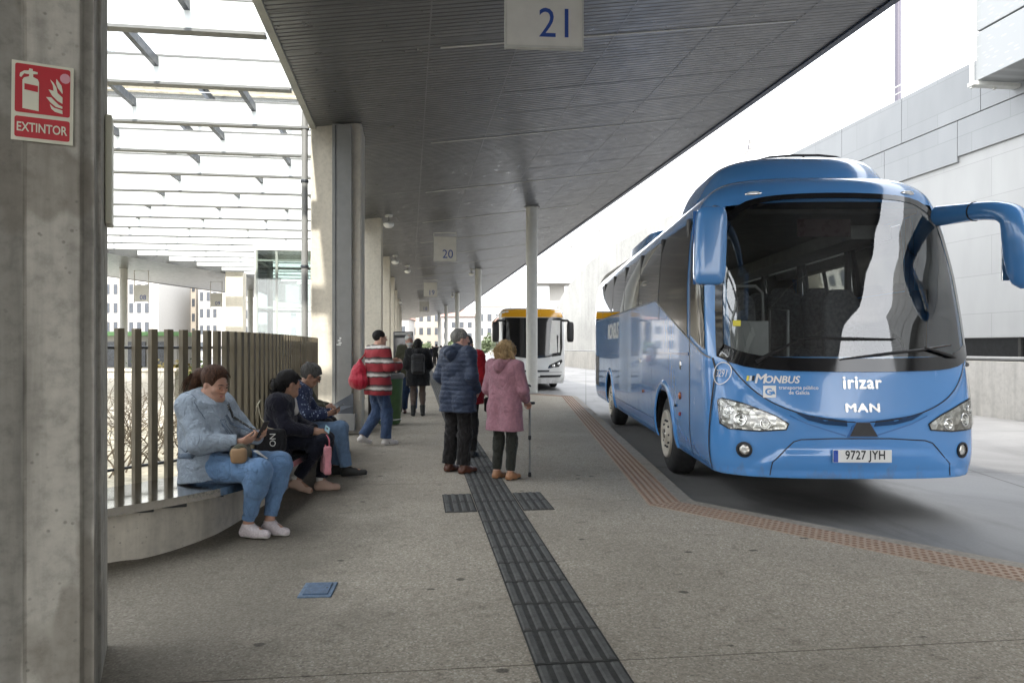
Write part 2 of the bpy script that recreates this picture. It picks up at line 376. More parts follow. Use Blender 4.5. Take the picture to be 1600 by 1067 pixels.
# ================================================================ GROUND
b = MB(); b.add([(-900, -300, ROAD), (900, -300, ROAD), (900, 1800, ROAD), (-900, 1800, ROAD)], [(0, 1, 2, 3)])
tag(b.build('road', M['road']), kind='structure')
P = 19.0
A0, B0 = Vector(ts(1.775, 7.19)), Vector(ts(1.99, 22.7))
edge = []
for k in range(-2, 7): edge += [A0 + Vector((0, P * k)), B0 + Vector((0, P * k))]
edge = [Vector((A0.x, -60))] + edge + [Vector((B0.x, 150))]
def offset_line(pts, d):
    out = []
    for i, p in enumerate(pts):
        ns = []
        for a, c in ((i - 1, i), (i, i + 1)):
            if a >= 0 and c < len(pts):
                e = (pts[c] - pts[a]).normalized(); ns.append(Vector((-e.y, e.x)))
        if len(ns) == 2: n = (ns[0] + ns[1]).normalized(); out.append(p + n * d / max(.45, n.dot(ns[0])))
        else: out.append(p + ns[0] * d)
    return out
e1, e2 = offset_line(edge, .14), offset_line(edge, .47)
fence_xy = [(-4.2, 4.1), (-3.55, 4.95), (-3.27, 5.35), (-3.08, 5.67), (-2.92, 5.95), (-2.76, 6.25), (-2.66, 6.6), (-2.60, 7.05), (-2.585, 7.6), (-2.62, 8.4), (-2.72, 9.3), (-2.86, 10.3), (-3.05, 11.5)]
fts = [Vector(ts(*p)) for p in fence_xy]
left_edge = [Vector((-2.6, -60)), Vector((-2.6, 2.5))] + [p + Vector((-.06, 0)) for p in fts] + [Vector((-1.9, 13)), Vector((-1.9, 150))]
b = MB(); poly = [tuple(p) for p in left_edge] + [tuple(p) for p in reversed(e1)]
b.prism(poly, ROAD - .05, 0.0)
tag(b.build('platform', M['agg'], rz=YAW), kind='structure')
b = MB()
for i in range(len(edge) - 1):       # kerb stones about a metre long with joints
    n = max(1, round((edge[i + 1] - edge[i]).length / 1.0))
    for k in range(n):
        u0, u1 = k / n, (k + 1) / n - .006 / (edge[i + 1] - edge[i]).length
        q = [edge[i].lerp(edge[i + 1], u0), edge[i].lerp(edge[i + 1], u1), e1[i].lerp(e1[i + 1], u1), e1[i].lerp(e1[i + 1], u0)]
        b.prism([tuple(x) for x in q], ROAD - .04, .003)
tag(b.build('kerb', M['kerb'], rz=YAW), kind='structure')
b = MB(); dm = MB()
for i in range(len(edge) - 1):
    L = (edge[i + 1] - edge[i]).length; n = max(1, round(L / .33)); yc = (edge[i].y + edge[i + 1].y) / 2
    if yc < -30 or yc > 75: n = 1
    for k in range(n):
        u0, u1 = k / n, (k + 1) / n - .004 / L
        q = [e1[i].lerp(e1[i + 1], u0), e1[i].lerp(e1[i + 1], u1), e2[i].lerp(e2[i + 1], u1), e2[i].lerp(e2[i + 1], u0)]
        b.prism([tuple(x) for x in q], -.02, .004)
        if n > 1 and 1 < yc < 40:
            for a in range(6):
                for c in range(5):
                    p = q[0].lerp(q[1], (a + .5) / 6).lerp(q[3].lerp(q[2], (a + .5) / 6), (c + .5) / 5)
                    vs = [(p.x + .020 * math.cos(2 * PI * j / 8), p.y + .020 * math.sin(2 * PI * j / 8), .004) for j in range(8)]
                    vs += [(p.x + .011 * math.cos(2 * PI * j / 8), p.y + .011 * math.sin(2 * PI * j / 8), .0095) for j in range(8)]
                    dm.add(vs, [(j, (j + 1) % 8, 8 + (j + 1) % 8, 8 + j) for j in range(8)] + [tuple(range(8, 16))])
tw = tag(b.build('tactile_warning_pavement', M['tac_orange'], rz=YAW), kind='structure'); dm.build('warning_domes', M['tac_dome'], tw)
# grey ribbed guidance strip
TA = math.atan(.1285)
b = MB(); rb_ = MB(); T0 = Vector((.338, 3.292)); td = Vector((-math.sin(TA), math.cos(TA))); tn = Vector((td.y, -td.x))
def tile(c, wd, ln, ribs):
    rr = Matrix.Rotation(TA, 3, 'Z'); jit = random.uniform(-.0012, .0012)
    b.box((c.x, c.y, .001 + jit), (wd - .008, ln - .008, .008), M=rr)
    for k in range(ribs):
        o = (k - (ribs - 1) / 2) * wd / ribs; q = c + tn * o; hw, hl = wd / ribs * .31, ln / 2 - .018
        z0, z1 = .005 + jit, .0135 + jit; vs = []
        for z, sw, sl in ((z0, hw, hl), (z1, hw * .6, hl - .008)):
            for (i, j) in ((-1, -1), (1, -1), (1, 1), (-1, 1)):
                p = q + tn * i * sw + td * j * sl; vs.append((p.x, p.y, z))
        rb_.add(vs, [(4, 5, 6, 7), (0, 1, 5, 4), (1, 2, 6, 5), (2, 3, 7, 6), (3, 0, 4, 7)])
for k in range(-12, 190): tile(T0 + td * (.41 * k), .42, .41, 6)
k0 = 9
for k in (k0, k0 + 1):
    c = T0 + td * (.41 * k)
    for sgn in (-1, 1): tile(c + tn * sgn * (.21 + .15), .30, .41, 4)
gp = tag(b.build('guidance_path', M['tac_groove']), kind='structure'); rb_.build('path_ribs', M['tac_grey'], gp)
# courtyard
b = MB(); b.prism([(-60, 5.2), (-4.5, 3.6), (-3.2, 5.3), (-2.72, 6.3), (-2.66, 7.6), (-3.2, 12), (-9, 62), (-60, 62)], ROAD - .02, ROAD + .05)
M['earth'] = pm('pale_gravel', srgb(176, 168, 148), .9, var=.3, ns=9, bs=.4, stain=.4)
tag(b.build('courtyard_ground', M['earth']), kind='structure')

# ================================================================ BUS STATION CANOPY (platform frame: x = t, y = s)
def zs(t): return 5.43 + .141 * (t + .83)
TL, TR, S0, S1 = -1.704, 6.98, -45.0, 104.0
can = thing('platform_canopy', 'long grey canopy with ribbed metal soffit over the platform', 'canopy', (0, 0, 0), YAW)
b = MB(); vs = []; fs = []
y = S0; i = 0
prof = [(0, 0), (.075, 0), (.082, .012), (.098, .012)]       # ribs of the soffit
seam = [(.0, .0), (1.08, 1)]
while y < S1:
    for dy, dz in prof:
        for t in (TL + .10, TR - .12): vs.append((t, y + dy, zs(t) + dz))
    y += .105
n = len(vs) // 2
fs = [(2 * k, 2 * k + 1, 2 * k + 3, 2 * k + 2) for k in range(n - 1)]
b.add(vs, fs); b.build('soffit', M['soffit'], can)
b = MB(); y = S0 + .6
while y < S1: 
    b.add([(TL + .1, y, zs(TL + .1) - .003), (TR - .12, y, zs(TR - .12) - .003), (TR - .12, y + .03, zs(TR - .12) - .003), (TL + .1, y + .03, zs(TL + .1) - .003)], [(0, 1, 2, 3)]); y += 1.18
for t in (.25, 1.5, 2.9, 4.4, 5.7):
    b.add([(t, S0, zs(t) - .004), (t + .02, S0, zs(t + .02) - .004), (t + .02, S1, zs(t + .02) - .004), (t, S1, zs(t) - .004)], [(0, 1, 2, 3)])
M['seam'] = pm('soffit_joint', srgb(120, 121, 123), .4, metal=.4, var=.05); b.build('soffit_joint', M['seam'], can)
b = MB(); b.prism([(TL + .12, S0 + .1), (TR - .14, S0 + .1), (TR - .14, S1 - .1), (TL + .12, S1 - .1)], lambda p: zs(p[0]) + .03, lambda p: zs(p[0]) + .32); b.build('roof_deck', M['fascia'], can)
b = MB(); b.prism([(TL, S0), (TL + .10, S0), (TL + .10, S1), (TL, S1)], zs(TL) - .02, zs(TL) + .42); b.build('inner_fascia', M['fascia'], can)
b = MB(); b.box((-6.2, -6.0, 5.78), (8.9, 15.6, .30)); b.build('sun_blocker', M['fascia'], can)  # added slab out of view, keeps the sun off the near pillar
b = MB(); b.prism([(TR - .12, S0), (TR, S0), (TR, S1), (TR - .12, S1)], zs(TR) - .05, zs(TR) + .2); b.build('outer_fascia', M['fascia_dark'], can)
M['strip'] = pm('light_fitting', srgb(196, 194, 188), .35, var=.05)
s = 10.1 - 4.75 * 6
first = None
while s < S1 - 3:
    b = MB(); ta, tb = .42, 5.68
    b.add([(ta, s, zs(ta) - .012), (tb, s + .12, zs(tb) - .012), (tb, s + .155, zs(tb) - .012), (ta, s + .035, zs(ta) - .012), (ta, s, zs(ta)), (tb, s + .12, zs(tb)), (tb, s + .155, zs(tb)), (ta, s + .035, zs(ta))],
          [(0, 3, 2, 1), (0, 1, 5, 4), (1, 2, 6, 5), (2, 3, 7, 6), (3, 0, 4, 7)])
    b.build('light_strip', M['strip'], can); s += 4.75

# round steel columns on the road side
ord_lbl = ['pale round steel column standing in front of the white bus', 'second round steel column, seen just left of the white bus', 'third round steel column along the platform edge',
           'fourth round steel column far down the platform', 'fifth round steel column at the far end of the platform']
for k in range(5):
    s = 23.64 + 18.9 * k; t = 3.94; q = pl(t, s)
    c = thing('round_column', ord_lbl[k], 'column', q, YAW, 'round steel columns')
    MB().lathe([(.185, .02), (.185, zs(t) - .06)], seg=28).build('shaft', M['white_steel'], c, ang=40)
    MB().lathe([(.30, 0), (.30, .025), (.20, .03)], seg=24).build('base_plate', M['steel_grey'], c, ang=40)
    MB().lathe([(.20, zs(t) - .06), (.27, zs(t) - .05), (.27, zs(t) - .02)], seg=24).build('cap', M['steel_grey'], c, ang=40)

# concrete pillars
def pillar_mesh(wd, dp, z1, ch=.025):
    b = MB(); x0, x1, y0, y1 = 0, wd, 0, dp
    poly = [(ch, y0), (x1 - ch, y0), (x1, ch), (x1, y1 - ch), (x1 - ch, y1), (ch, y1), (0, y1 - ch), (0, ch)]
    b.prism(poly, -.02, z1); return b
np_ = thing('concrete_pillar', 'big stained concrete pillar carrying the red extinguisher sign', 'pillar', (-2.319, 2.624, 0), R(25.5), 'concrete pillars')
NPW = .72
pb = MB(); g = .03
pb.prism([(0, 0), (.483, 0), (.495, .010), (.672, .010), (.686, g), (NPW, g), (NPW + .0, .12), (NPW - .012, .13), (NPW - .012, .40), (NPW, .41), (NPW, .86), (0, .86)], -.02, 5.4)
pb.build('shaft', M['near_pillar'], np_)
b = MB(); b.bbox((NPW + .018, .70, 2.35), (.03, .16, .52), .008); b.build('junction_plate', M['sign_lum'], np_)
p_lbl = ['pale concrete pillar with grey metal duct behind the seated people', 'pale concrete pillar just right of the metal duct', 'narrow slice of third pale pillar beside the white haired man', 'fourth pale pillar in the receding row', 'fifth pale pillar in the receding row', 'sixth pale pillar in the receding row', 'seventh pale pillar in the receding row', 'last pale pillar in the receding row']
for k in range(8):
    q = pl(-1.70, 13.1 + 9.45 * k)
    c = thing('concrete_pillar', p_lbl[k], 'pillar', q, YAW, 'concrete pillars')
    pillar_mesh(.87, .9, zs(-.83) - .02).build('shaft', M['pale_concrete'], c)
    if k == 0:
        b = MB(); b.bbox((.545, -.075, 2.82), (.33, .145, 5.05), .006); b.build('metal_duct', M['steel_grey'], c)
        MB().box((.44, -.152, 2.82), (.012, .012, 5.0)).build('duct_seam', M['steel_dark'], c)
        b = MB(); b.bbox((.55, -.12, .22), (.44, .30, .30), .01); b.build('duct_base', M['steel_grey'], c)
        b = MB(); b.add([(.36, -.15, .5), (.74, -.15, .5), (.74, -.15, .72), (.36, -.24, .37), (.74, -.24, .37), (.74, -.2, .5)], [(0, 1, 2), (3, 5, 4), (0, 3, 4, 1), (0, 2, 5, 3), (1, 4, 5, 2)]); b.build('duct_hood', M['steel_dark'], c)
        for i, (px, pz, sx, sz) in enumerate([(.50, 1.62, .045, .02), (.52, 1.66, .03, .03), (.49, 1.55, .075, .018), (.515, 1.58, .05, .02)]):
            MB().bbox((px, -.149, pz), (sx, .006, sz), .002).build('sticker', M['white'], c)
# drain pipe beside the pillar
d = thing('drain_pipe', 'grey vertical drain pipe against the left side of the pale pillar', 'pipe', pl(-1.77, 12.9))
MB().cyl((0, 0, 0), (0, 0, 5.5), .055).build('pipe', M['steel_grey'], d, ang=40)
for z in (1.3, 2.85, 4.3): MB().lathe([(.064, z), (.07, z + .01), (.07, z + .04), (.064, z + .05)], seg=16).build('clamp', M['steel_dark'], d, ang=40)

# hanging bay signs
def bay_sign(num, t, s, z0, label):
    r = thing('bay_sign', label, 'sign', pl(t, s), YAW * .55, 'hanging bay number signs')
    W, Hs, T = .80, .86, .05; zt = zs(t) + .0
    MB().bbox((0, 0, z0 + Hs / 2), (W, T, Hs), .006).build('panel', M['sign_white'], r)
    f = MB()
    for sx in (-1, 1): f.box((sx * (W / 2 + .008), 0, (z0 + zt) / 2 - .01), (.016, .06, zt - z0 + .04))
    f.box((0, 0, zt - .045), (W + .03, .06, .03)); f.box((0, 0, z0 - .014), (W + .034, .062, .022)); f.box((0, 0, z0 + Hs + .014), (W, .052, .018))
    f.build('frame', M['white_steel'], r)
    for sgn in (-1, 1):
        fn = (lambda u, v: (.10 + u, -T / 2 - .003, z0 + .245 + v)) if sgn < 0 else (lambda u, v: (-.115 - u, T / 2 + .003, z0 + .225 + v))
        text_on('lettering', num, .44, M['sign_blue'], r, fn, condense=.92)
    return r
for num, s, l in (('21', 7.62, 'large hanging sign reading 21 at the top of the view'), ('20', 26.9, 'hanging bay sign reading 20'), ('19', 45.9, 'hanging bay sign reading 19'), ('18', 64.9, 'small far hanging bay sign reading 18')):
    bay_sign(num, 1.40 if num == '21' else 1.28, s, 4.66, l)

# lamps / cameras under the soffit
cams = [(-.62, 22.3, 'white dome lamp hanging beside the second pale pillar'), (-.62, 32.0, 'white dome lamp hanging beside the third pale pillar'), (-.1, 36.5, 'small white dome lamp hanging left of the sign 19'), (-.75, 60.0, 'far white dome lamp above the white haired man'), (3.55, 42.5, 'dome lamp mounted beside the second round column'), (3.55, 61.4, 'dome lamp beside the third round column')]
for t, s, l in cams:
    z = zs(t); c = thing('dome_lamp', l, 'lamp', pl(t, s, z), 0, 'dome lamps under the canopy')
    MB().lathe([(.11, -.06), (.12, 0.0)], seg=16).build('mount', M['white_steel'], c, ang=40)
    MB().cyl((0, 0, -.2), (0, 0, -.05), .022, 8).build('stem', M['steel_grey'], c)
    MB().lathe([(.005, -.40), (.09, -.385), (.15, -.33), (.165, -.27), (.13, -.22), (.04, -.2)], seg=18).build('dome', M['white'], c, True)

# extinguisher sign on the near pillar
fs_ = thing('fire_sign', 'red and cream EXTINTOR fire extinguisher sign on the near pillar', 'sign', (0, 0, 0))
Mx = Matrix.Translation((-2.319, 2.624, 0)) @ Matrix.Rotation(R(25.5), 4, 'Z')
cxs = .5494; W, Hs, zc = .205, .306, 2.4475
fs_.matrix_world = Mx @ Matrix.Translation((cxs, -.002, zc)) @ Matrix.Rotation(R(.6), 4, 'Y')
MB().bbox((0, 0, 0), (W, .004, Hs), .0015).build('board', M['sign_lum'], fs_)
def rrect(x0, z0, x1, z1, r=.008, n=4):
    o = []
    for cx, cz, a in ((x1 - r, z0 + r, -90), (x1 - r, z1 - r, 0), (x0 + r, z1 - r, 90), (x0 + r, z0 + r, 180)):
        o += [(cx + r * math.cos(R(a + 90 * k / n)), cz + r * math.sin(R(a + 90 * k / n))) for k in range(n + 1)]
    return o
def flat(name, polys, y, mat, par):
    b = MB()
    for p in polys: vs, f = patch(p, lambda u, v: (u, y, v), .5); b.add(vs, f)
    o = b.build(name, mat, par); return o
flat('red_field', [rrect(-.091, -.045, .091, .142), rrect(-.091, -.140, .091, -.06)], -.0035, M['red_sign'], fs_)
px2 = lambda x, y: ((x - 267) / 390 * .205, (650 - y) / 505 * .31)
ext = [(140, 520), (150, 505), (180, 495), (182, 480), (150, 480), (130, 505), (122, 500), (125, 480), (150, 462), (178, 458), (182, 444), (203, 446), (203, 458), (234, 462), (234, 474), (206, 478), (206, 495), (235, 507), (243, 525), (243, 540), (153, 540), (153, 582), (238, 588), (238, 540), (243, 540), (243, 706), (142, 698)]
body = [(140, 540), (140, 520), (150, 505), (180, 495), (182, 482), (150, 480), (132, 506), (122, 500), (125, 480), (150, 462), (178, 458), (182, 444), (203, 446), (203, 458), (234, 462), (234, 474), (206, 478), (206, 495), (235, 507), (243, 525), (243, 706), (142, 698)]
fl = [[(312, 495), (335, 515), (352, 540), (360, 575), (392, 600), (392, 640), (360, 625), (325, 595), (303, 560), (335, 565), (330, 530)],
      [(352, 487), (385, 525), (392, 560), (392, 578), (362, 545), (350, 515)], [(288, 610), (320, 608), (345, 630), (370, 650), (392, 658), (392, 672), (350, 665), (315, 640)], [(312, 652), (340, 672), (392, 682), (394, 706), (345, 697), (322, 680)]]
flat('extinguisher_symbol', [[px2(*p) for p in body]] + [[px2(*p) for p in f] for f in fl], -.0055, M['sign_lum'], fs_)
flat('label_window', [[px2(*p) for p in ((153, 542), (237, 548), (237, 588), (153, 580))]], -.0065, M['red_sign'], fs_)
flat('maker_badge', [[px2(408 + 34 * math.cos(2 * PI * k / 12), 478 + 32 * math.sin(2 * PI * k / 12)) for k in range(12)]], -.0055, pm('pink_print', srgb(205, 150, 160), .5), fs_)
text_on('lettering', 'EXTINTOR', .049, M['sign_lum'], fs_, lambda u, v: (u, -.006, v - .100), bold=.0008, condense=.70)

# ================================================================ BENCH AND FENCE
front_xy = [(-3.35, 4.05), (-2.95, 4.50), (-2.69, 4.89), (-2.40, 5.28), (-2.17, 5.72), (-2.07, 6.3), (-2.06, 7.0), (-2.11, 8.0), (-2.26, 9.5), (-2.44, 10.8)]
base_xy = [(-3.3, 4.55)] + [tuple(gnd(*p)[:2]) for p in ((167, 879.5), (223, 872), (275, 858), (327, 839), (354, 825.5))] + [(-2.36, 6.7), (-2.37, 7.5), (-2.43, 8.4), (-2.56, 9.5), (-2.72, 10.8)]
FC = [Vector((p.x, p.y)) for p in catmull([Vector((*p, 0)) for p in fence_xy], 10)]
FR = [Vector((p.x, p.y)) for p in catmull([Vector((*p, 0)) for p in front_xy], 8)]
BS = [Vector((p.x, p.y)) for p in catmull([Vector((*p, 0)) for p in base_xy], 8)]
bench = thing('curved_bench', 'long curved bench with steel seat on a concrete base', 'bench', (0, 0, 0))
back = [p for p in FC if 4.1 < p.y < 10.8]
b = MB(); poly = [tuple(p) for p in FR] + [tuple(p + Vector((.02, 0))) for p in reversed(back)]
b.prism(poly, .372, .43); so_ = b.build('seat', M['stainless'], bench)
b = MB(); poly = [tuple(p) for p in BS] + [tuple(p + Vector((-.03, 0))) for p in reversed(back)]
b.prism(poly, -.02, .345); b.build('base', M['bench_concrete'], bench)
for i in range(12, len(FR) - 4, 9):
    q = BS[min(i, len(BS) - 1)]; MB().box((q.x + .05, q.y, .352), (.22, .03, .036), .3).build('bracket', M['black'], bench)
fence = thing('slatted_fence', 'brown upright slat fence curving behind the bench', 'fence', (0, 0, 0))
b = MB(); acc = 0; last = None; zt = 1.65; cnt = 0
fd = [FC[0]]; step = .142
for a, c in zip(FC, FC[1:]):
    L = (c - a).length; pos = 0
    while acc + (L - pos) >= step:
        pos += step - acc; acc = 0; p = a.lerp(c, pos / L); d = (c - a).normalized(); ang = math.atan2(d.y, d.x)
        b.bbox((p.x, p.y, (zt + .36) / 2), (.055, .05, zt - .36 + random.uniform(-.001, .001)), .003, rz=ang + random.uniform(-.03, .03)); cnt += 1
    acc += L - pos
b.build('slats', M['slat'], fence)
rl = MB(); rl.tube([(p.x - .05, p.y, 1.50) for p in FC[::3]], .012, 6); rl.tube([(p.x - .05, p.y, .55) for p in FC[::3]], .012, 6); rl.build('rail', M['steel_dark'], fence)

# ================================================================ COURTYARD GLASS ROOF
def t_in(s):    # inner edge of the opposite canopy in the platform frame
    tab = [(-40, -17.5), (10, -16.2), (20, -13.8), (30.5, -11.35), (41, -7.8), (52, -4.4), (60, -2.4), (64, -1.9)]
    for (a, x), (c, z) in zip(tab, tab[1:]):
        if s <= c: return x + (z - x) * (s - a) / (c - a)
    return -1.9
gr = thing('glass_roof', 'glazed roof of white translucent blades over the courtyard', 'roof', (0, 0, 0), YAW)
sb = [9.06 / cA + 1.88 * i for i in range(-9, 28)]
BZ = 5.2
for i, s in enumerate(sb):
    x0, x1 = t_in(s), TL - .002
    if x1 - x0 < .4: continue
    MB().box(((x0 + x1) / 2, s, BZ + .24), (x1 - x0, .03, .36)).build('blade', M['frost'], gr)
    f = MB(); f.box(((x0 + x1) / 2, s, BZ + .03), (x1 - x0, .15, .035)); f.box(((x0 + x1) / 2, s, BZ + .435), (x1 - x0, .05, .03)); f.build('chord', M['chord'], gr)
    if i < len(sb) - 1:
        st = MB(); t = TL - .9 - (i % 2) * .95
        while t > x0 + .3:
            st.box((t, s + .94, BZ + .34), (.07, 1.84, .13)); t -= 1.9
        if st.v: st.build('strut', M['steel_dark'], gr)
b = MB(); prev = None
for i in range(len(sb) - 1):
    s, s2 = sb[i], sb[i + 1]; a0, a1 = t_in(s), t_in(s2)
    if a1 > TL - .3: break
    b.add([(a0, s, BZ + .56), (TL, s, BZ + .56), (TL, s2 - .02, BZ + .56), (a1, s2 - .02, BZ + .56)], [(0, 1, 2, 3)])
b.build('roof_glass', M['roof_glass'], gr)

# opposite canopy
M['fascia_grey'] = pm('grey_fascia', srgb(92, 92, 90), .5, var=.08)
oc = thing('opposite_canopy', 'second dark canopy on the far side of the courtyard', 'canopy', (0, 0, 0), YAW)
inner = [(t_in(s) - .02, s) for s in (-40, 10, 20, 25, 30.5, 36, 41, 46, 52, 60, 64, 95)]
outer = [(-26, -40), (-25, 10), (-22.5, 30), (-18.4, 47), (-13.5, 62), (-9, 76), (-6, 95)]
zo = lambda p: 5.15 + (.5 if tuple(p) in outer else 0)
poly = inner + outer[::-1]
b = MB(); vs, fs2 = patch(poly, lambda u, v: (u, v, 5.15 + .055 * max(0, t_in(v) - u)), 3.0); b.add(vs, fs2); b.build('soffit', M['soffit'], oc)
b = MB(); vs, fs2 = patch(poly, lambda u, v: (u, v, 5.5 + .055 * max(0, t_in(v) - u)), 3.0); b.add(vs, [f[::-1] for f in fs2]); b.build('roof_deck', M['fascia_grey'], oc)
b = MB()
for line, zf in ((inner, lambda p: 5.15), (outer, lambda p: 5.15 + .055 * max(0, t_in(p[1]) - p[0]))):
    for p, q in zip(line, line[1:]): b.add([(*p, zf(p) - .03), (*q, zf(q) - .03), (*q, zf(q) + .48), (*p, zf(p) + .48)], [(0, 1, 2, 3)])
b.build('fascia', M['fascia_grey'], oc)
b = MB().lathe([(.19, -.05), (.19, 5.9)], seg=20)
for (px, Y, l) in ((193, 37, 'round column under the opposite canopy, nearest the big pillar'), (391, 52, 'thin round column under the opposite canopy near the glass lift')):
    c = at(px, 543, Y); c.z = 0
    o = thing('round_column', l, 'column', c, 0, 'columns of the opposite canopy'); MB().lathe([(.19, -.05), (.19, 6.0)], seg=20).build('shaft', M['white_steel'], o, ang=40)
    MB().lathe([(.3, -.05), (.3, -.02)], seg=20).build('base_plate', M['steel_grey'], o)
c = at(352, 543, 36); c.z = -.05
o = thing('concrete_pillar', 'pale concrete pillar under the opposite canopy', 'pillar', c, YAW); pillar_mesh(.82, .8, 5.25).build('shaft', M['pale_concrete'], o)
for px, py, Y, num in ((221, 455, 33, '08'), (338, 466, 41, '09')):
    c = at(px, py, Y)
    o = thing('bay_sign', f'grey hanging bay sign {num} under the opposite canopy', 'sign', c, 0, 'signs of the opposite canopy')
    MB().bbox((0, 0, -.1), (.62, .04, .75), .005).build('panel', M['sign_white'], o)
    f = MB(); f.box((-.32, 0, .2), (.02, .05, 1.45)); f.box((.32, 0, .2), (.02, .05, 1.45)); f.box((0, 0, .92), (.66, .05, .02)); f.build('frame', M['white_steel'], o)
    text_on('lettering', num, .30, M['sign_blue'], o, lambda u, v: (u + .08, -.025, v - .28))

# glass lift
lf = thing('glass_lift', 'glass lift enclosure with a white cap behind the fence', 'lift', (-5.42, 15.6, -.05), YAW)
W, D_, Hh = 1.75, 1.7, 3.62
b = MB(); b.bbox((W / 2, D_ / 2, Hh + .07), (W + .1, D_ + .1, .16), .01); b.build('cap', M['white'], lf)
b = MB()
for x in (0, W):
    for y in (0, D_): b.box((x, y, Hh / 2), (.07, .07, Hh))
b.box((.42, 0, Hh / 2), (.05, .05, Hh))
for z in (1.2, 2.4, 3.4):
    for y in (0, D_): b.box((W / 2, y, z), (W, .04, .04))
    for x in (0, W): b.box((x, D_ / 2, z), (.04, D_, .04))
b.build('frame', M['white_steel'], lf)
for i, (c, d) in enumerate((((W / 2, -.03, Hh / 2), (W, .012, Hh)), ((W / 2, D_ + .03, Hh / 2), (W, .012, Hh)), ((-.03, D_ / 2, Hh / 2), (.012, D_, Hh)), ((W + .03, D_ / 2, Hh / 2), (.012, D_, Hh)))):
    MB().box(c, d).build('pane', M['lift_glass'], lf)
b = MB(); b.bbox((1.05, .9, .72), (1.1, 1.1, 1.4), .02); b.build('lift_car', M['steel_grey'], lf)

# courtyard planting
gw = thing('garden_wall', 'low pale wall across the courtyard seen through the slats', 'wall', (-12.6, 14.2, 0), .05)
b = MB(); b.box((0, 0, .47), (12, .2, 1.14)); b.build('wall', M['wall_concrete'], gw); b = MB(); b.box((0, 0, 1.065), (12.1, .28, .05)); b.build('coping', M['pale_concrete'], gw)
def leafy(name, mat, loc, r, n, size, label, cat, group, stemmat, squash=(1, 1, 1)):
    o = thing(name, label, cat, loc, random.uniform(0, 6), group); b = MB()
    cl = [Vector((random.gauss(0, .42), random.gauss(0, .42), random.uniform(-.5, .75))) for _ in range(max(6, n // 120))]
    for k in range(n):
        c = random.choice(cl); p = c + Vector((random.gauss(0, .2), random.gauss(0, .2), random.gauss(0, .17)))
        p = Vector((p.x * r * squash[0], p.y * r * squash[1], (p.z + .75) * r * squash[2])); e = Euler((random.uniform(-1.2, 1.2), random.uniform(-1.2, 1.2), random.uniform(0, 6))).to_matrix(); s = size * random.uniform(.6, 1.4)
        b.add([p + e @ Vector(v) * s for v in ((-.35, 0, 0), (0, -.5, .08), (.35, 0, 0), (0, .6, .1))], [(0, 1, 2, 3)])
    b.build('crown', mat, o)
    t = MB()
    for k in range(7):
        a = random.uniform(0, 2 * PI); t.tube([(0, 0, -.05), (.25 * r * math.cos(a), .25 * r * math.sin(a), .5 * r * squash[2]), (.6 * r * math.cos(a), .6 * r * math.sin(a), 1.1 * r * squash[2])], [.03 * r, .02 * r, .006 * r], 5)
    t.build('trunk', stemmat, o); return o
def leafmat(name, c):
    m, nt, b = base_mat(name); v = coords(nt); nz = noise(nt, v, 3.0, 4); nt.links.new(ramp(nt, nz, [(.3, tuple(x * .5 for x in c)), (.55, c), (.75, tuple(min(1, x * 1.7) for x in c))]), b.inputs['Base Color']); b.inputs['Roughness'].default_value = .65
    return m
M['leaf_far'] = leafmat('pale_leaf', (.11, .14, .07)); M['leaf'] = leafmat('green_leaf', (.06, .09, .022)); M['leaf_dry'] = leafmat('yellow_leaf', (.17, .13, .035)); M['twig'] = pm('twig_bark', (.10, .08, .055), .85, var=.3)
hl = ['yellowish shrub behind the low courtyard wall, nearest the big pillar', 'greenish yellow shrub behind the low courtyard wall', 'third shrub along the low courtyard wall', 'fourth shrub along the courtyard wall', 'fifth shrub along the courtyard wall, by the seated woman']
for k in range(5): leafy('shrub', M['leaf_dry'] if k % 2 == 0 else M['leaf'], (-9.8 + k * 1.35, 15.2 + random.uniform(-.2, .4), .0), .95, 1500, .09, hl[k], 'shrub', 'shrubs behind the courtyard wall', M['twig'], (1, .8, .72))
def bare(loc, hgt, label, seed):
    rnd = random.Random(seed); o = thing('bare_shrub', label, 'shrub', loc, 0, 'bare shrubs behind the fence'); b = MB()
    def grow(p, d, L, r, lev):
        pts = [p]; q = p.copy(); dd = d.copy()
        for _ in range(4):
            dd = (dd + Vector((rnd.gauss(0, .22), rnd.gauss(0, .22), rnd.gauss(0, .12)))).normalized(); q = q + dd * L / 4; pts.append(q.copy())
        b.tube(pts, [r * (1 - .18 * i) for i in range(5)], 4, False)
        if lev < 3:
            for _ in range(3 if lev < 2 else 2):
                i = rnd.randint(1, 4); grow(pts[i], (dd + Vector((rnd.gauss(0, .8), rnd.gauss(0, .8), rnd.gauss(.1, .5)))).normalized(), L * rnd.uniform(.5, .75), r * .55, lev + 1)
    for _ in range(7): grow(Vector((rnd.gauss(0, .12), rnd.gauss(0, .12), -.05)), Vector((rnd.gauss(0, .6), rnd.gauss(0, .6), 1)).normalized(), hgt * .55, .012, 0)
    b.build('branches', M['twig'], o); return o
for k, (px, Y) in enumerate(((182, 9.0), (222, 9.8), (262, 10.6), (205, 11.8), (158, 10.4), (300, 11.5))):
    c = at(px, 543, Y); bare((c.x, c.y, 0), 1.35, ['leafless twiggy shrub seen through the first slat gaps', 'leafless twiggy shrub seen through the middle slat gaps', 'leafless twiggy shrub behind the seated woman', 'leafless shrub farther back behind the slats', 'leafless shrub behind the big pillar edge', 'leafless shrub by the courtyard wall'][k], k)

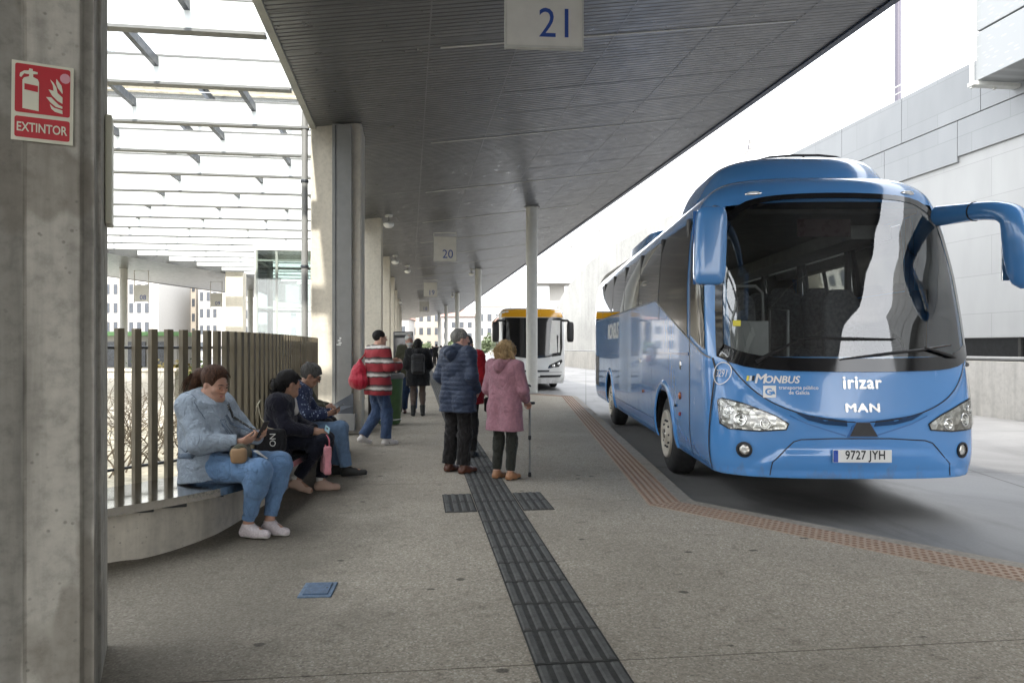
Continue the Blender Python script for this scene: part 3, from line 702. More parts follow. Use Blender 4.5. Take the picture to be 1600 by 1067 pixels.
# ================================================================ BUILDING ON THE RIGHT (platform frame)
bd = thing('station_building', 'huge pale clad building with a rounded arch end beyond the road', 'building', (0, 0, 0), YAW)
TB = 20.0
def joint_panel(name, col, bw, rh, off=.5):
    m, nt, bb = base_mat(name); v = coords(nt); sx = N(nt, 'ShaderNodeSeparateXYZ'); nt.links.new(v, sx.inputs[0]); cb = N(nt, 'ShaderNodeCombineXYZ'); nt.links.new(sx.outputs[1], cb.inputs[0]); nt.links.new(sx.outputs[2], cb.inputs[1])
    bk = N(nt, 'ShaderNodeTexBrick', offset=off); bk.inputs['Scale'].default_value = 1; bk.inputs['Mortar Size'].default_value = .012; bk.inputs['Brick Width'].default_value = bw; bk.inputs['Row Height'].default_value = rh; bk.inputs['Bias'].default_value = 0
    bk.inputs['Color1'].default_value = (*[c * .92 for c in col], 1); bk.inputs['Color2'].default_value = (*col, 1); bk.inputs['Mortar'].default_value = (*[c * .74 for c in col], 1)
    nt.links.new(cb.outputs[0], bk.inputs['Vector']); c = mixc(nt, .5, bk.outputs[0], ramp(nt, noise(nt, coords(nt, (1, 1, .3)), 1.2, 5), [(.3, .8), (.7, 1.0)]), 'MULTIPLY'); nt.links.new(c, bb.inputs['Base Color']); bb.inputs['Roughness'].default_value = .55
    bump(nt, bb, bk.outputs['Fac'], -.4, .01); return m
M['clad'] = joint_panel('pale_cladding', srgb(156, 156, 154), 4.6, 1.35); M['clad_band'] = joint_panel('grey_cladding_band', srgb(134, 136, 137), 3.4, 1.15)
b = MB()
def slab_sz(poly, t0, t1):
    n = len(poly); vs = [(t0, s, z) for s, z in poly] + [(t1, s, z) for s, z in poly]
    b.add(vs, [(i, (i + 1) % n, n + (i + 1) % n, n + i) for i in range(n)]); v2, f2 = patch(poly, lambda u, v: (t0, u, v), 4.0); b.add(v2, f2); v2, f2 = patch(poly, lambda u, v: (t1, u, v), 4.0); b.add(v2, f2)
sc = lambda Y: (Y - TB * sA) / cA
slab_sz([(-50, 1.85), (sc(52), 1.85), (sc(52), 10.0), (sc(52), 11.7), (-50, 11.7)], TB, TB + 14)
b.build('main_wall', M['clad'], bd)
b = MB(); outc = [(sc(52) + .005, 11.7), (sc(65.4), 11.75), (sc(76.4), 11.5), (sc(83.5), 11.0), (sc(89.7), 10.0), (sc(95.6), 8.9), (sc(101), 7.0), (sc(103), 4.6), (sc(103.5), 2), (sc(103.5), 0)]
inc = [(sc(79.9), 0), (sc(79.8), 2.9), (sc(79.2), 6.2), (sc(78.2), 8.0), (sc(76.5), 8.8), (sc(73.3), 9.2), (sc(61.6), 10.0), (sc(52) + .005, 10.0)]
outc = [tuple(p[:2]) for p in catmull([Vector((*p, 0)) for p in outc], 5)]
inc = [tuple(p[:2]) for p in catmull([Vector((*p, 0)) for p in inc], 5)]
slab_sz(outc + inc, TB, TB + 9); M['arch'] = concrete('arch_concrete', srgb(168, 166, 160), pores=.1, streak=.3, scale=.25); b.build('arch', M['arch'], bd)
# grey upper tiers of cladding standing proud of the wall, in staggered lengths
for k in range(13):
    s0 = -6 + 4.2 * k; b = MB(); b.bbox((TB - .06, s0 + 2.07, 10.75), (.1, 4.175, 1.85), .01); b.build('parapet_panel', M['clad_band'], bd)
    if k < 11: b = MB(); b.bbox((TB - .05, s0 + 3.2, 9.05 if k % 2 else 9.15), (.08, 4.175, 1.5 if k % 2 else 1.3), .01); b.build('cladding_panel', M['clad_band'], bd)
b = MB(); b.box((TB + 2.2, 1, .9), (.2, 101, 2.2)); b.build('recess_wall', M['dark_open'], bd)
for s in range(-8, 52, 4): b = MB(); b.box((TB + 2.05, s, .9), (.12, .12, 2.1)); b.build('recess_mullion', M['steel_grey'], bd)
def slit(name, col):
    m, nt, bb = base_mat(name); v = coords(nt, (1, 1, 1)); sx = N(nt, 'ShaderNodeSeparateXYZ'); nt.links.new(v, sx.inputs[0])
    cb = N(nt, 'ShaderNodeCombineXYZ'); nt.links.new(sx.outputs[1], cb.inputs[0]); nt.links.new(sx.outputs[2], cb.inputs[1]); mp = N(nt, 'ShaderNodeMapping'); mp.inputs['Rotation'].default_value = (0, 0, .9); mp.inputs['Scale'].default_value = (1, 5, 1); nt.links.new(cb.outputs[0], mp.inputs[0])
    vo = N(nt, 'ShaderNodeTexVoronoi', Scale=2.2, Randomness=.5); nt.links.new(mp.outputs[0], vo.inputs['Vector']); nt.links.new(ramp(nt, vo.outputs['Distance'], [(.2, tuple(min(1, c * 1.25) for c in col)), (.28, col)]), bb.inputs['Base Color']); bb.inputs['Roughness'].default_value = .5; return m
M['slit'] = slit('perforated_screen', srgb(150, 152, 152))
b = MB()
for k, z in enumerate((10.2, 11.8, 13.4, 15.0)):
    b.bbox((TB - .9, 0, z + .78), (1.5, 43.5, 1.54), .02)
b.build('screen_box', M['slit'], bd)
b = MB(); b.box((TB - 1.72, 21.85, 13.2), (.09, .09, 6.4)); b.box((TB - .9, 21.85, 13.2), (.09, .09, 6.4)); b.box((TB - .9, 21.8, 10.12), (1.8, .3, .12)); b.build('screen_post', M['white_steel'], bd)
b = MB()
b.tube([(TB + .3, 24, 12.45), (TB + .3, 33, 12.45)], .03, 6); b.tube([(TB + .3, 24, 12.15), (TB + .3, 33, 12.15)], .02, 6)
for s in np.arange(24, 33.1, 1.8): b.tube([(TB + .3, s, 11.6), (TB + .3, s, 12.45)], .025, 6)
b.build('roof_rail', M['white_steel'], bd)
# low concrete wall along the road
lw = thing('roadside_wall', 'low weathered concrete wall with a steel top rail across the road', 'wall', (0, 0, 0), YAW)
TW = 13.2
b = MB(); b.box((TW + .15, 30, .53), (.3, 150, 1.3)); b.build('wall', M['wall_concrete'], lw)
b = MB(); b.tube([(TW + .05, -45, 1.25), (TW + .05, 105, 1.25)], .045, 8)
for s in range(-44, 105, 3): b.box((TW + .05, s, 1.2), (.03, .03, .1))
b.build('rail', M['steel_grey'], lw)
for s in (13.0, 33.0):
    b = MB(); b.tube([(TW - .06, s, -.1), (TW - .06, s, .75)], .05, 8); b.bbox((TW - .08, s, .86), (.16, .22, .24), .01); b.tube([(TW - .06, s, .95), (TW - .06, s, 1.3)], .03, 8); b.build('drain', M['pale_concrete'], lw)
# other far structures
def building(label, x0, x1, y, h, wallm, floors, cols, dp=12, cat='building', roof=None, z0=ROAD, group=None, ww=.5):
    o = thing('apartment_building' if floors > 3 else 'distant_house', label, cat, ((x0 + x1) / 2, y, z0), 0, group); W = x1 - x0
    b = MB(); b.box((0, dp / 2, h / 2), (W, dp, h)); b.build('wall', wallm, o)
    fh = h / (floors + .4)
    for f in range(floors):
        for c in range(cols):
            if cols > 4 and (c % 4 == 3): continue
            x = -W / 2 + (c + .5) * W / cols; z = (f + .35) * fh
            MB().box((x, -.03, z + fh * .28), (W / cols * ww, .08, fh * .52)).build('window', M['window'], o)
    if roof: 
        b = MB(); b.add([(-W / 2 - .5, -.6, h), (W / 2 + .5, -.6, h), (W / 2 + .5, dp + .6, h), (-W / 2 - .5, dp + .6, h), (-W / 2 + 1, dp / 2, h + 2.4), (W / 2 - 1, dp / 2, h + 2.4)], [(0, 1, 5, 4), (1, 2, 5), (2, 3, 4, 5), (3, 0, 4), (0, 3, 2, 1)]); b.build('roof', roof, o)
    else: MB().box((0, dp / 2, h + .3), (W + .4, dp + .4, .6)).build('parapet', wallm, o)
    return o
M['window'] = pm('far_window', srgb(70, 74, 80), .3, var=.3); M['far_white'] = pm('far_white_render', srgb(168, 165, 160), .8, var=.05); M['far_cream'] = pm('far_cream_render', srgb(160, 152, 140), .8, var=.05); M['red_roof'] = pm('red_roof_tiles', srgb(150, 116, 104), .8, var=.15)
X = lambda px, Y: (px - CX) / F * Y
building('white apartment block nearest the big pillar beyond the courtyard', X(150, 120), X(248, 120), 120, 16.5, M['far_white'], 5, 8, group='white apartment blocks beyond the courtyard')
building('taller white apartment block with dense windows beyond the courtyard', X(254, 132), X(306, 132), 132, 17, M['far_cream'], 6, 7, group='white apartment blocks beyond the courtyard', ww=.6)
building('white apartment block left of the concrete pillar beyond the courtyard', X(310, 126), X(372, 126), 126, 12.5, M['far_white'], 4, 6, group='white apartment blocks beyond the courtyard')
building('pale building with wide windows behind the glass lift', X(376, 110), X(560, 110), 110, 8.5, M['far_white'], 3, 10)
far = [(560, 640, 190, 9, 2, 4, 'pale house with red roof at the far end of the platform'), (640, 690, 210, 13, 3, 4, 'taller pale house with red roof under the far end of the canopy'), (690, 742, 200, 10, 3, 4, 'red roofed pale house seen between the far columns'), (745, 800, 170, 11, 3, 4, 'grey barred white building just left of the white bus'), (800, 900, 230, 8, 2, 5, 'distant pale house behind the white bus')]
for a, c, Y, h, fl_, co, l in far: building(l, X(a, Y), X(c, Y) - .3, Y, h, M['far_white'] if h != 13 else M['far_cream'], fl_, co, roof=M['red_roof'] if h in (9, 13, 10) else None)
tl_ = [(702, 150, 2.2, 'small green tree between the far columns'), (768, 140, 2.2, 'green tree beyond the platform, left of the white bus'), (730, 160, 2.0, 'small far tree right of the second round column'), (655, 165, 1.8, 'far tree beside the white haired man')]
for px, Y, r, l in tl_: leafy('tree', M['leaf_far'], (X(px, Y), Y, ROAD), r, 900, .55, l, 'tree', 'far trees', M['twig'])
kb = thing('kiosk', 'low pavilion with a green roof edge across the courtyard', 'kiosk', (X(195, 44), 44, ROAD), .1)
MB().box((0, 1.5, 1.15), (6, 3, 2.3)).build('wall', M['far_white'], kb); MB().box((0, 1.4, 2.42), (6.6, 3.6, .25)).build('roof', pm('green_edge', srgb(120, 168, 110), .5), kb)
for x in (-2, -.7, .7, 2): MB().box((x, -.04, 1.2), (1.0, .06, 1.5)).build('window', M['window'], kb)
# masts
def mast(label, px, Y, ztop, r, extra=0, z0=ROAD):
    o = thing('mast', label, 'mast', (X(px, Y), Y, z0)); MB().cyl((0, 0, 0), (0, 0, ztop), r, 12).build('pole', M['mast'], o, ang=40)
    if extra:
        b = MB()
        for k in range(extra): b.bbox((random.choice((-1, 1)) * r * 3, 0, ztop - .6 - k * .7), (r * 5, r * 4, .5), .02)
        b.build('antenna', M['steel_grey'], o)
    return o
mast('thick grey mast rising behind the building roof at the top right', 1403, 60, 46, .25)
m2 = mast('slim aerial mast leaning above the blue bus roof', 1134, 90, 27.5, .07, 3); m2.rotation_euler = (0, R(6), 0)
m3 = mast('thin aerial above the curved arch end', 894, 130, 20, .09, 1)
m4 = mast('leaning thin aerial just right of the canopy edge', 956, 120, 22, .07, 2); m4.rotation_euler = (0, R(-6), 0)
gt = thing('flat_roof_shelter', 'pale flat roofed canopy joining the arch end behind the white bus', 'shelter', (X(862, 108), 108, ROAD))
MB().box((0, 0, 11.3), (5.6, 6, 1.0)).build('roof', M['far_white'], gt); MB().box((.8, 1, 5.4), (2.2, 2, 10.8)).build('wall', M['far_white'], gt)
# blue cover in the platform
mc = thing('utility_cover', 'small worn blue metal cover set in the platform', 'cover', gnd(497, 922), YAW * .6)
M['cover_blue'] = pm('worn_blue_enamel', srgb(88, 112, 138), .5, var=.25, ns=30, stain=.6, bs=.3)
MB().bbox((0, 0, .002), (.20, .27, .014), .004).build('frame', M['cover_blue'], mc)
b = MB(); b.bbox((0, 0, .012), (.15, .21, .008), .003); b.build('lid', pm('worn_blue_lid', srgb(72, 96, 124), .5, var=.3, ns=40, stain=.5), mc)
MB().lathe([(.008, .0), (.008, .0175)], (.055, .0, 0), 8).build('keyhole', M['black'], mc)
# ================================================================ BUSES
def paint(name, col, rough=.16, coat=.7):
    m, nt, b = base_mat(name); v = coords(nt)
    c = ramp(nt, noise(nt, v, 1.4, 5), [(.3, tuple(x * .94 for x in col)), (.7, col)])
    dirt = noise(nt, coords(nt, (1, 1, .5)), 5, 6, .7); sx = N(nt, 'ShaderNodeSeparateXYZ'); nt.links.new(coords(nt), sx.inputs[0])
    low = N(nt, 'ShaderNodeMath', operation='MULTIPLY_ADD'); nt.links.new(dirt, low.inputs[0]); low.inputs[1].default_value = 1.1; nt.links.new(sx.outputs[2], low.inputs[2])
    c = mixc(nt, ramp(nt, low.outputs[0], [(.85, .35), (1.25, 0.0)]), c, (.16, .15, .14)); nt.links.new(c, b.inputs['Base Color'])
    nt.links.new(ramp(nt, dirt, [(.4, rough), (.75, rough + .14)]), b.inputs['Roughness']); b.inputs['Coat Weight'].default_value = coat; b.inputs['Coat Roughness'].default_value = .04
    bump(nt, b, noise(nt, v, .9, 2), .05, .02); return m
M['bus_blue'] = paint('bus_blue_paint', (.080, .265, .60)); M['bus_blue_deep'] = paint('bus_blue_recess', (.05, .17, .42)); M['bus_white'] = paint('bus_white_paint', (.74, .74, .72)); M['bus_yellow'] = paint('bus_yellow_paint', (.72, .36, .02))
M['screen'] = glass('windscreen_glass', (.80, .84, .83), .11); M['tint'] = glass('tinted_glass', (.36, .38, .375), .03); M['tint_clear'] = glass('clear_tinted_glass', (.78, .80, .79), .03)
M['gloss_black'] = pm('gloss_black', (.006, .006, .007), .08, var=.1, coat=.5, rv=.02); M['seam_black'] = pm('seam_black', (.008, .01, .014), .5)
M['chrome'] = pm('chrome', (.82, .82, .80), .12, metal=1.0, var=.04, rv=.04); M['chrome_letter'] = pm('silver_letter', (.70, .70, .68), .25, metal=.5, var=.04); M['lens'] = glass('lamp_lens', (.93, .94, .93), .06)
M['alu'] = pm('wheel_alu', srgb(190, 184, 172), .5, metal=.2, var=.15, stain=.4); M['cover_black'] = pm('satin_black', (.02, .02, .022), .45, var=.2); M['grille_shade'] = pm('grille_shade', (.012, .05, .13), .5); M['amber'] = pm('amber_lens', (.42, .10, .015), .2, coat=.5); M['red_lens'] = pm('red_lens', (.35, .02, .02), .2, coat=.5)
M['letter_white'] = pm('letter_white', (.80, .80, .78), .4, var=.03); M['interior'] = pm('interior_grey', (.10, .10, .10), .7, var=.15); M['seat_cloth'] = pm('seat_cloth', (.14, .143, .155), .85, var=.35, ns=25, bs=.2); M['seat_trim'] = pm('seat_trim', (.30, .30, .30), .5); M['ceiling'] = pm('bus_ceiling', (.34, .34, .33), .7)
M['plate'] = pm('plate_white', (.76, .76, .74), .35, var=.03); M['plate_blue'] = pm('plate_blue', (.02, .07, .36), .35); M['yellow_label'] = pm('yellow_label', (.72, .62, .06), .5); M['paper'] = pm('paper', (.78, .77, .73), .7, var=.05)
def lampmat():
    m, nt, b = base_mat('lamp_reflector'); v = coords(nt); vo = N(nt, 'ShaderNodeTexVoronoi', Scale=17.0); nt.links.new(v, vo.inputs['Vector'])
    nt.links.new(ramp(nt, vo.outputs['Color'], [(.1, (.42, .40, .36)), (.5, (.68, .66, .60)), (.9, (.88, .88, .85))]), b.inputs['Base Color']); b.inputs['Metallic'].default_value = .55; b.inputs['Roughness'].default_value = .25
    bump(nt, b, vo.outputs['Distance'], .6, .02); return m
M['lamp'] = lampmat()

def sm(z, tab, h=.05):
    xs = [t[0] for t in tab]; return sum(np.interp(z + d, xs, [t[1] for t in tab]) for d in (-h, -h / 2, 0, h / 2, h)) / 5
def sstep(x): x = min(1, max(0, x)); return x * x * (3 - 2 * x)
class Body:
    def __init__(s, Wt, Yt, Dt, n, L, wheels, zbot, relief=None, h=.05):
        s.Wt, s.Yt, s.Dt, s.n, s.L, s.wheels, s.zbot, s.relief, s.h = Wt, Yt, Dt, n, L, wheels, zbot, relief, h
    def W(s, z): return float(sm(z, s.Wt, s.h))
    def Y(s, z): return float(sm(z, s.Yt, s.h))
    def D(s, z): return float(sm(z, s.Dt, s.h))
    def fy(s, x, z):
        q = min(.9995, abs(x) / s.W(z)); y = s.Y(z) + s.D(z) * (1 - (1 - q ** s.n) ** (1 / s.n))
        return y + (s.relief(x, z) if s.relief else 0)
    def fnorm(s, x, z):
        e = .01; W = s.W(z) * .995; x = max(-W + e, min(W - e, x))
        dx = (s.fy(x + e, z) - s.fy(x - e, z)) / (2 * e); dz = (s.fy(x, z + e) - s.fy(x, z - e)) / (2 * e)
        return Vector((dx, -1, dz)).normalized()
    def front(s, off=.004):
        return lambda x, z: Vector((x, s.fy(x, z), z)) + s.fnorm(x, z) * off
    def sx(s, y, z):
        W, Y, D = s.W(z), s.Y(z), s.D(z)
        if y >= Y + D: return W
        q = min(1, max(0, (Y + D - y) / D)); return W * max(0, 1 - q ** s.n) ** (1 / s.n)
    def side(s, sgn, off=.004):
        return lambda y, z: Vector((sgn * (s.sx(y, z) + off), y, z))
    def zb(s, y):
        z = s.zbot
        for yc, r, zc in s.wheels:
            if abs(y - yc) < r: z = max(z, zc + math.sqrt(r * r - (y - yc) ** 2))
        return z
    def shell(s, lv_low, zlist, hole):
        """closed ring of plan points, lofted upwards; returns MB"""
        L = s.L; ys = list(np.arange(1.7, L - .2, .16))
        for yc, r, zc in s.wheels:
            ys += list(yc + r * np.cos(np.linspace(0, PI, 29))); ys += [yc - r - .004, yc + r + .004]
        ys = sorted(set(round(float(y), 4) for y in ys if 1.65 <= y < L - .16)); nphi = 30
        phis = [PI / 2 * k / nphi for k in range(nphi + 1)]
        def ring(zf):
            half = []
            for ph in reversed(phis):
                z = zf(None); W, Y, D = s.W(z), s.Y(z), s.D(z)
                x = W * abs(math.cos(ph)) ** (2 / s.n) if ph < PI / 2 else 0.0
                y = Y + D * (1 - (math.sin(ph) ** (2 / s.n) if ph > 0 else 0)); 
                if s.relief: y += s.relief(x, z)
                half.append((x, y, z))
            y0 = half[-1][1]; y1 = ys[0]
            for k in range(1, 4): z = zf(None); half.append((s.W(z), y0 + (y1 - y0) * k / 4, z))
            for y in ys: z = zf(y); half.append((s.W(z), y, z))
            for a in range(1, 7):
                z = zf(None); an = PI / 2 * a / 6; half.append((s.W(z) - .14 * (1 - math.cos(an)), L - .14 + .14 * math.sin(an), z))
            for k in range(1, 5): z = zf(None); half.append(((s.W(z) - .14) * (1 - k / 4), L, z))
            left = [(-x, y, z) for x, y, z in half[1:-1]][::-1]
            return half + left
        zl = [None] * len(lv_low) + list(zlist); rings = []
        for v in lv_low: rings.append(ring(lambda y, v=v: (lambda b: b + (zlist[0] - b) * v)(s.zb(y) if y is not None else s.zbot)))
        for z in zlist: rings.append(ring(lambda y, z=z: z))
        n = len(rings[0]); vs = [p for r in rings for p in r]; fs = []
        for j in range(len(rings) - 1):
            for i in range(n):
                q = (j * n + i, j * n + (i + 1) % n, (j + 1) * n + (i + 1) % n, (j + 1) * n + i)
                c = [sum(vs[k][a] for k in q) / 4 for a in range(3)]
                if not hole(*c): fs.append(q)
        b = MB(); b.add(vs, fs); top = [(len(rings) - 1) * n + i for i in range(n)]; b.f.append(top); b.mi.append(0); return b
def add_patch(name, poly, fn, mat, par, grid=.07):
    b = MB(); vs, f = patch(poly, fn, grid); b.add(vs, f); return b.build(name, mat, par, True)
def add_ribbon(name, lines, w, fn, mat, par, closed=False):
    b = MB()
    for l in lines: vs, f = ribbon(l, w, fn, closed); b.add(vs, f)
    return b.build(name, mat, par)
def wheel(par, x, y, r, sgn, name='wheel', wd=.30):
    t = MB(); p = [(r * .56, -wd / 2), (r * .80, -wd / 2 - .005), (r * .93, -wd / 2 + .02), (r * .99, -wd / 2 + .06), (r, -wd / 2 + .09), (r, wd / 2 - .09), (r * .99, wd / 2 - .06), (r * .93, wd / 2 - .02), (r * .8, wd / 2 + .005), (r * .56, wd / 2)]
    ty = MB().lathe(p, (0, 0, 0), 40, 'X').build('wheel', M['rubber'], par, ang=35, loc=(x, y, r))
    pr = [(.02, -.045), (.10, -.04), (.115, -.028), (.135, -.012), (r * .36, -.004), (r * .44, -.010), (r * .50, -.022), (r * .57, -.034), (r * .60, -.026), (r * .62, .01)]
    MB().lathe([(a, sgn * (wd / 2 - b_)) for a, b_ in (pr if sgn > 0 else pr)], (0, 0, 0), 36, 'X').build('rim', M['alu'], ty, ang=30)
    MB().lathe([(.0, sgn * (wd / 2 + .055)), (.06, sgn * (wd / 2 + .05)), (.085, sgn * (wd / 2 - .06))], (0, 0, 0), 20, 'X').build('hub', M['chrome'], ty, ang=40)
    nb = MB()
    for k in range(10):
        a = 2 * PI * k / 10; c = Vector((sgn * (wd / 2 - .005), .17 * math.cos(a), .17 * math.sin(a))); nb.cyl(c, c + Vector((sgn * .035, 0, 0)), .014, 6)
    nb.build('nut', M['steel_dark'], ty)
    return ty

# ---------------------------------------------------------------- blue coach
BX, BY, BYAW = 3.18, 6.70, -.0148
coach = thing('coach', 'blue coach with a panoramic windscreen and drooping mirror arms at bay 21', 'bus', (BX, BY, ROAD), BYAW)
cb_, sb_ = math.cos(BYAW), math.sin(BYAW)
smile = lambda x: .925 + .26 * abs(x / 1.0) ** 2.0 + .22 * abs(x / 1.12) ** 7
def relief(x, z):
    x = abs(x); r = 0.0
    if z < 1.45:
        d = smile(x) - z; r += .022 * sstep(d / .07)                                   # bonnet panel stands proud
        top = .665 - .012 * x
        if z < top + .04: r -= .014 * sstep((top - z) / .025) * sstep((1.04 - .36 * sstep((z - .40) / .3) - x + .28 * 0) / .05)
        r -= .02 * sstep((.46 - z) / .04)
    return r
CB = Body([(.36, 1.19), (.45, 1.235), (.6, 1.262), (.8, 1.275), (2.3, 1.275), (2.7, 1.25), (2.95, 1.22), (3.1, 1.19), (3.2, 1.13), (3.3, 1.03), (3.38, .90), (3.44, .70), (3.48, .40), (3.50, .06)],
          [(.36, .06), (.5, .01), (.7, 0), (.95, 0), (1.36, .055), (1.9, .17), (2.4, .305), (2.8, .435), (3.05, .54), (3.2, .62), (3.3, .73), (3.38, .95), (3.44, 1.3), (3.48, 2.0), (3.50, 3)],
          [(.36, .52), (.8, .62), (1.4, .70), (2.4, .72), (3.1, .66), (3.3, .6), (3.5, .4)], 2.7, 11.8, [(2.72, .60, .50), (8.62, .60, .50)], .40, relief)
ZL = list(np.linspace(1.05, 1.41, 13)) + list(np.linspace(1.46, 2.25, 15)) + list(np.linspace(2.31, 3.0, 12)) + list(np.linspace(3.03, 3.30, 10)) + [3.33, 3.36, 3.39, 3.42, 3.44, 3.46, 3.48, 3.495]
def chole(x, y, z):
    if y < 1.5 and abs(x) < .86 * CB.W(z) and 1.5 < z < 3.03: return True
    if abs(x) > 1.0 and 2.25 < z < 2.97 and 1.75 < y < 11.2: return True
    return False
CB.shell(np.linspace(0, 1, 24)[:-1], ZL, chole).build('body', M['bus_blue'], coach, ang=32)
def bp(px, py):
    """photo pixel -> (x, z) on the coach front"""
    Y = BY + .3
    for _ in range(40):
        Xw = (px - CX) / F * Y - BX; Yw = Y - BY; z = EYE - (py - HY) / F * Y - ROAD; x = cb_ * Xw + sb_ * Yw
        x = max(-1.26, min(1.26, x)); yt = CB.fy(x, z); Y = .5 * Y + .5 * (BY + yt * cb_ + sb_ * x)
    return (x, z)
def bps(pts): return [bp(*p) for p in pts]
def bside(px, py):
    """photo pixel -> (y, z) on the coach's left side"""
    Y = 9.0
    for _ in range(40):
        z = EYE - (py - HY) / F * Y - ROAD; yl = (Y - BY); xl = -CB.sx(yl, z); Xw = BX + cb_ * xl - sb_ * yl; Y = .6 * Y + .4 * Xw / ((px - CX) / F)
    return (Y - BY, z)
fr = CB.front
# windscreen: rounded outline over the front
def ws_outline(inset=0.0):
    pts = []
    zt = lambda u: 3.12 - .05 * abs(u) ** 2 - .16 * abs(u) ** 9
    for k in range(25):
        u = -1 + 2 * k / 24; z = 1.375 + .03 * u * u + .11 * abs(u) ** 8 + inset * 2.2; pts.append((u * (.935 * CB.W(z) - inset), z))
    right = []
    for k in range(1, 16):
        z = 1.515 + (2.91 - 1.515) * k / 16; t = (z - 1.515) / 1.4; right.append(((.935 - .085 * t ** 2.2) * CB.W(z) - inset, z))
    pts += right
    for k in range(25):
        u = 1 - 2 * k / 24; z = zt(u) - inset; pts.append((u * (.85 * CB.W(z) - inset), z))
    pts += [(-x, z) for x, z in reversed(right)]
    return pts
wo, wi = ws_outline(), ws_outline(.055)
add_patch('windscreen', wo, fr(.010), M['screen'], coach, .08)
b = MB(); n = len(wo); vs = []
for o_, i_ in zip(wo, wi): vs += [fr(.014)(*o_), fr(.014)(*i_)]
b.add(vs, [(2 * i, 2 * ((i + 1) % n), 2 * ((i + 1) % n) + 1, 2 * i + 1) for i in range(n)]); b.build('windscreen_seal', M['gloss_black'], coach, True)
add_patch('display_box', bps([(1250, 334), (1336, 334), (1336, 363), (1250, 363)]), fr(-.10), pm('display_panel', (.030, .012, .012), .3), coach, .1)
for px, py in ((1152, 505), (1514, 493)):
    add_patch('sticker', bps([(px - 6, py - 4), (px + 6, py - 4), (px + 6, py + 5), (px - 6, py + 5)]), fr(.0165), M['yellow_label'], coach, .1)
# bonnet and bumper joints
add_ribbon('panel_joint', [[(x, smile(x) - .004) for x in np.linspace(-1.13, 1.13, 60)], bps([(1203, 742), (1207, 722), (1240, 690), (1252, 686.5), (1300, 685), (1390, 685), (1445, 688), (1457, 692), (1484, 724), (1484, 742)])], .010, fr(.003), M['seam_black'], coach)
gp_ = bps([(1338, 660), (1358, 660), (1369, 681), (1326, 681)]); ym = min(CB.fy(*p) for p in gp_)
b = MB(); vs = [(x, ym - .012, z) for x, z in gp_] + [(x * 1.0, CB.fy(x, z) + .03, z) for x, z in gp_]; b.add(vs, [(0, 3, 2, 1), (0, 1, 5, 4), (1, 2, 6, 5), (2, 3, 7, 6), (3, 0, 4, 7)]); cc_ = b.build('camera_cover', M['cover_black'], coach)
b = MB(); q = [(x, z) for x, z in gp_]; cx_ = sum(x for x, _ in q) / 4; cz_ = sum(z for _, z in q) / 4; o2 = [((x - cx_) * 1.10 + cx_, (z - cz_) * 1.14 + cz_) for x, z in q]
b.add([(x, ym - .004, z) for x, z in o2] + [(x, CB.fy(x, z) + .03, z) for x, z in o2], [(0, 3, 2, 1), (0, 1, 5, 4), (1, 2, 6, 5), (2, 3, 7, 6), (3, 0, 4, 7)]); b.build('cover_surround', M['bus_blue_deep'], cc_)
gl_ = bps([(1243, 645), (1285, 652), (1323, 657), (1324, 666), (1290, 663), (1262, 656)])
for sg in (-1, 1):
    pts = [((x if sg < 0 else -x), z) for x, z in gl_]; add_patch('grille', pts, fr(.004), M['grille_shade'], coach, .05)  # flat patches, the shade of the recess is put into their colour
    lp_ = bps([(1234, 649), (1262, 662), (1290, 671), (1322, 681)]); add_ribbon('crease', [[((x if sg < 0 else -x), z) for x, z in lp_]], .012, fr(.003), M['bus_blue_deep'], coach)  # crease shade drawn as a ribbon of darker blue
# headlights
hl_px = [(1122.5, 625), (1129, 622), (1161, 630), (1210, 649), (1232, 662), (1228, 671), (1187, 673), (1139, 669), (1126, 661)]
hl = bps(hl_px)
for sg in (-1, 1):
    pts = [(x if sg < 0 else -x, z) for x, z in hl]
    h = add_patch('headlight', pts, fr(.004), M['lamp'], coach, .035)
    add_ribbon('headlight_seal', [pts], .014, fr(.008), M['seam_black'], h, True)
    for (px, py, r) in ((1157, 655, .062), (1196, 662, .050), (1140, 640, .045)):
        x, z = bp(px, py); x = x if sg < 0 else -x; c = fr(.006)(x, z); nrm = CB.fnorm(x, z); Mq = nrm.to_track_quat('Z', 'Y').to_matrix()
        b = MB(); b.lathe([(r, -.01), (r * 1.02, .012), (r * .84, .012), (r * .7, -.004), (r * .5, -.002), (r * .3, .008), (.001, .012)], seg=24); b.v = [tuple(Mq @ Vector(v) + c) for v in b.v]; b.build('bulb_bowl', M['chrome'], h, True)
    add_patch('lens', pts, fr(.018), M['lens'], h, .06)
    x, z = bp(1163, 702); x = x if sg < 0 else -x; c = fr(.0)(x, z); Mq = CB.fnorm(x, z).to_track_quat('Z', 'Y').to_matrix()
    b = MB(); b.lathe([(.072, -.01), (.075, .010), (.055, .014), (.052, .002)], seg=24); b.v = [tuple(Mq @ Vector(v) + c) for v in b.v]; fo = b.build('fog_light', M['seam_black'], coach, ang=40)
    b = MB(); b.lathe([(.052, .0), (.045, .008), (.02, .013), (.001, .014)], seg=20); b.v = [tuple(Mq @ Vector(v) + c) for v in b.v]; b.build('fog_lens', M['lamp'], fo, True)
    x, z = bp(1177, 303); x = x if sg < 0 else -x; c = fr(.0)(x, z); Mq = CB.fnorm(x, z).to_track_quat('Z', 'Y').to_matrix()
    b = MB(); b.sell((0, 0, 0), (.085, .024, .022), 1, 1, 20, 8); b.v = [tuple(Mq @ Vector(v) + c) for v in b.v]; mk = b.build('marker_light', M['chrome'], coach, True)
    b = MB(); b.sell((0, 0, .012), (.062, .014, .018), 1, 1, 16, 8); b.v = [tuple(Mq @ Vector(v) + c) for v in b.v]; b.build('marker_lens', M['plate'], mk, True)
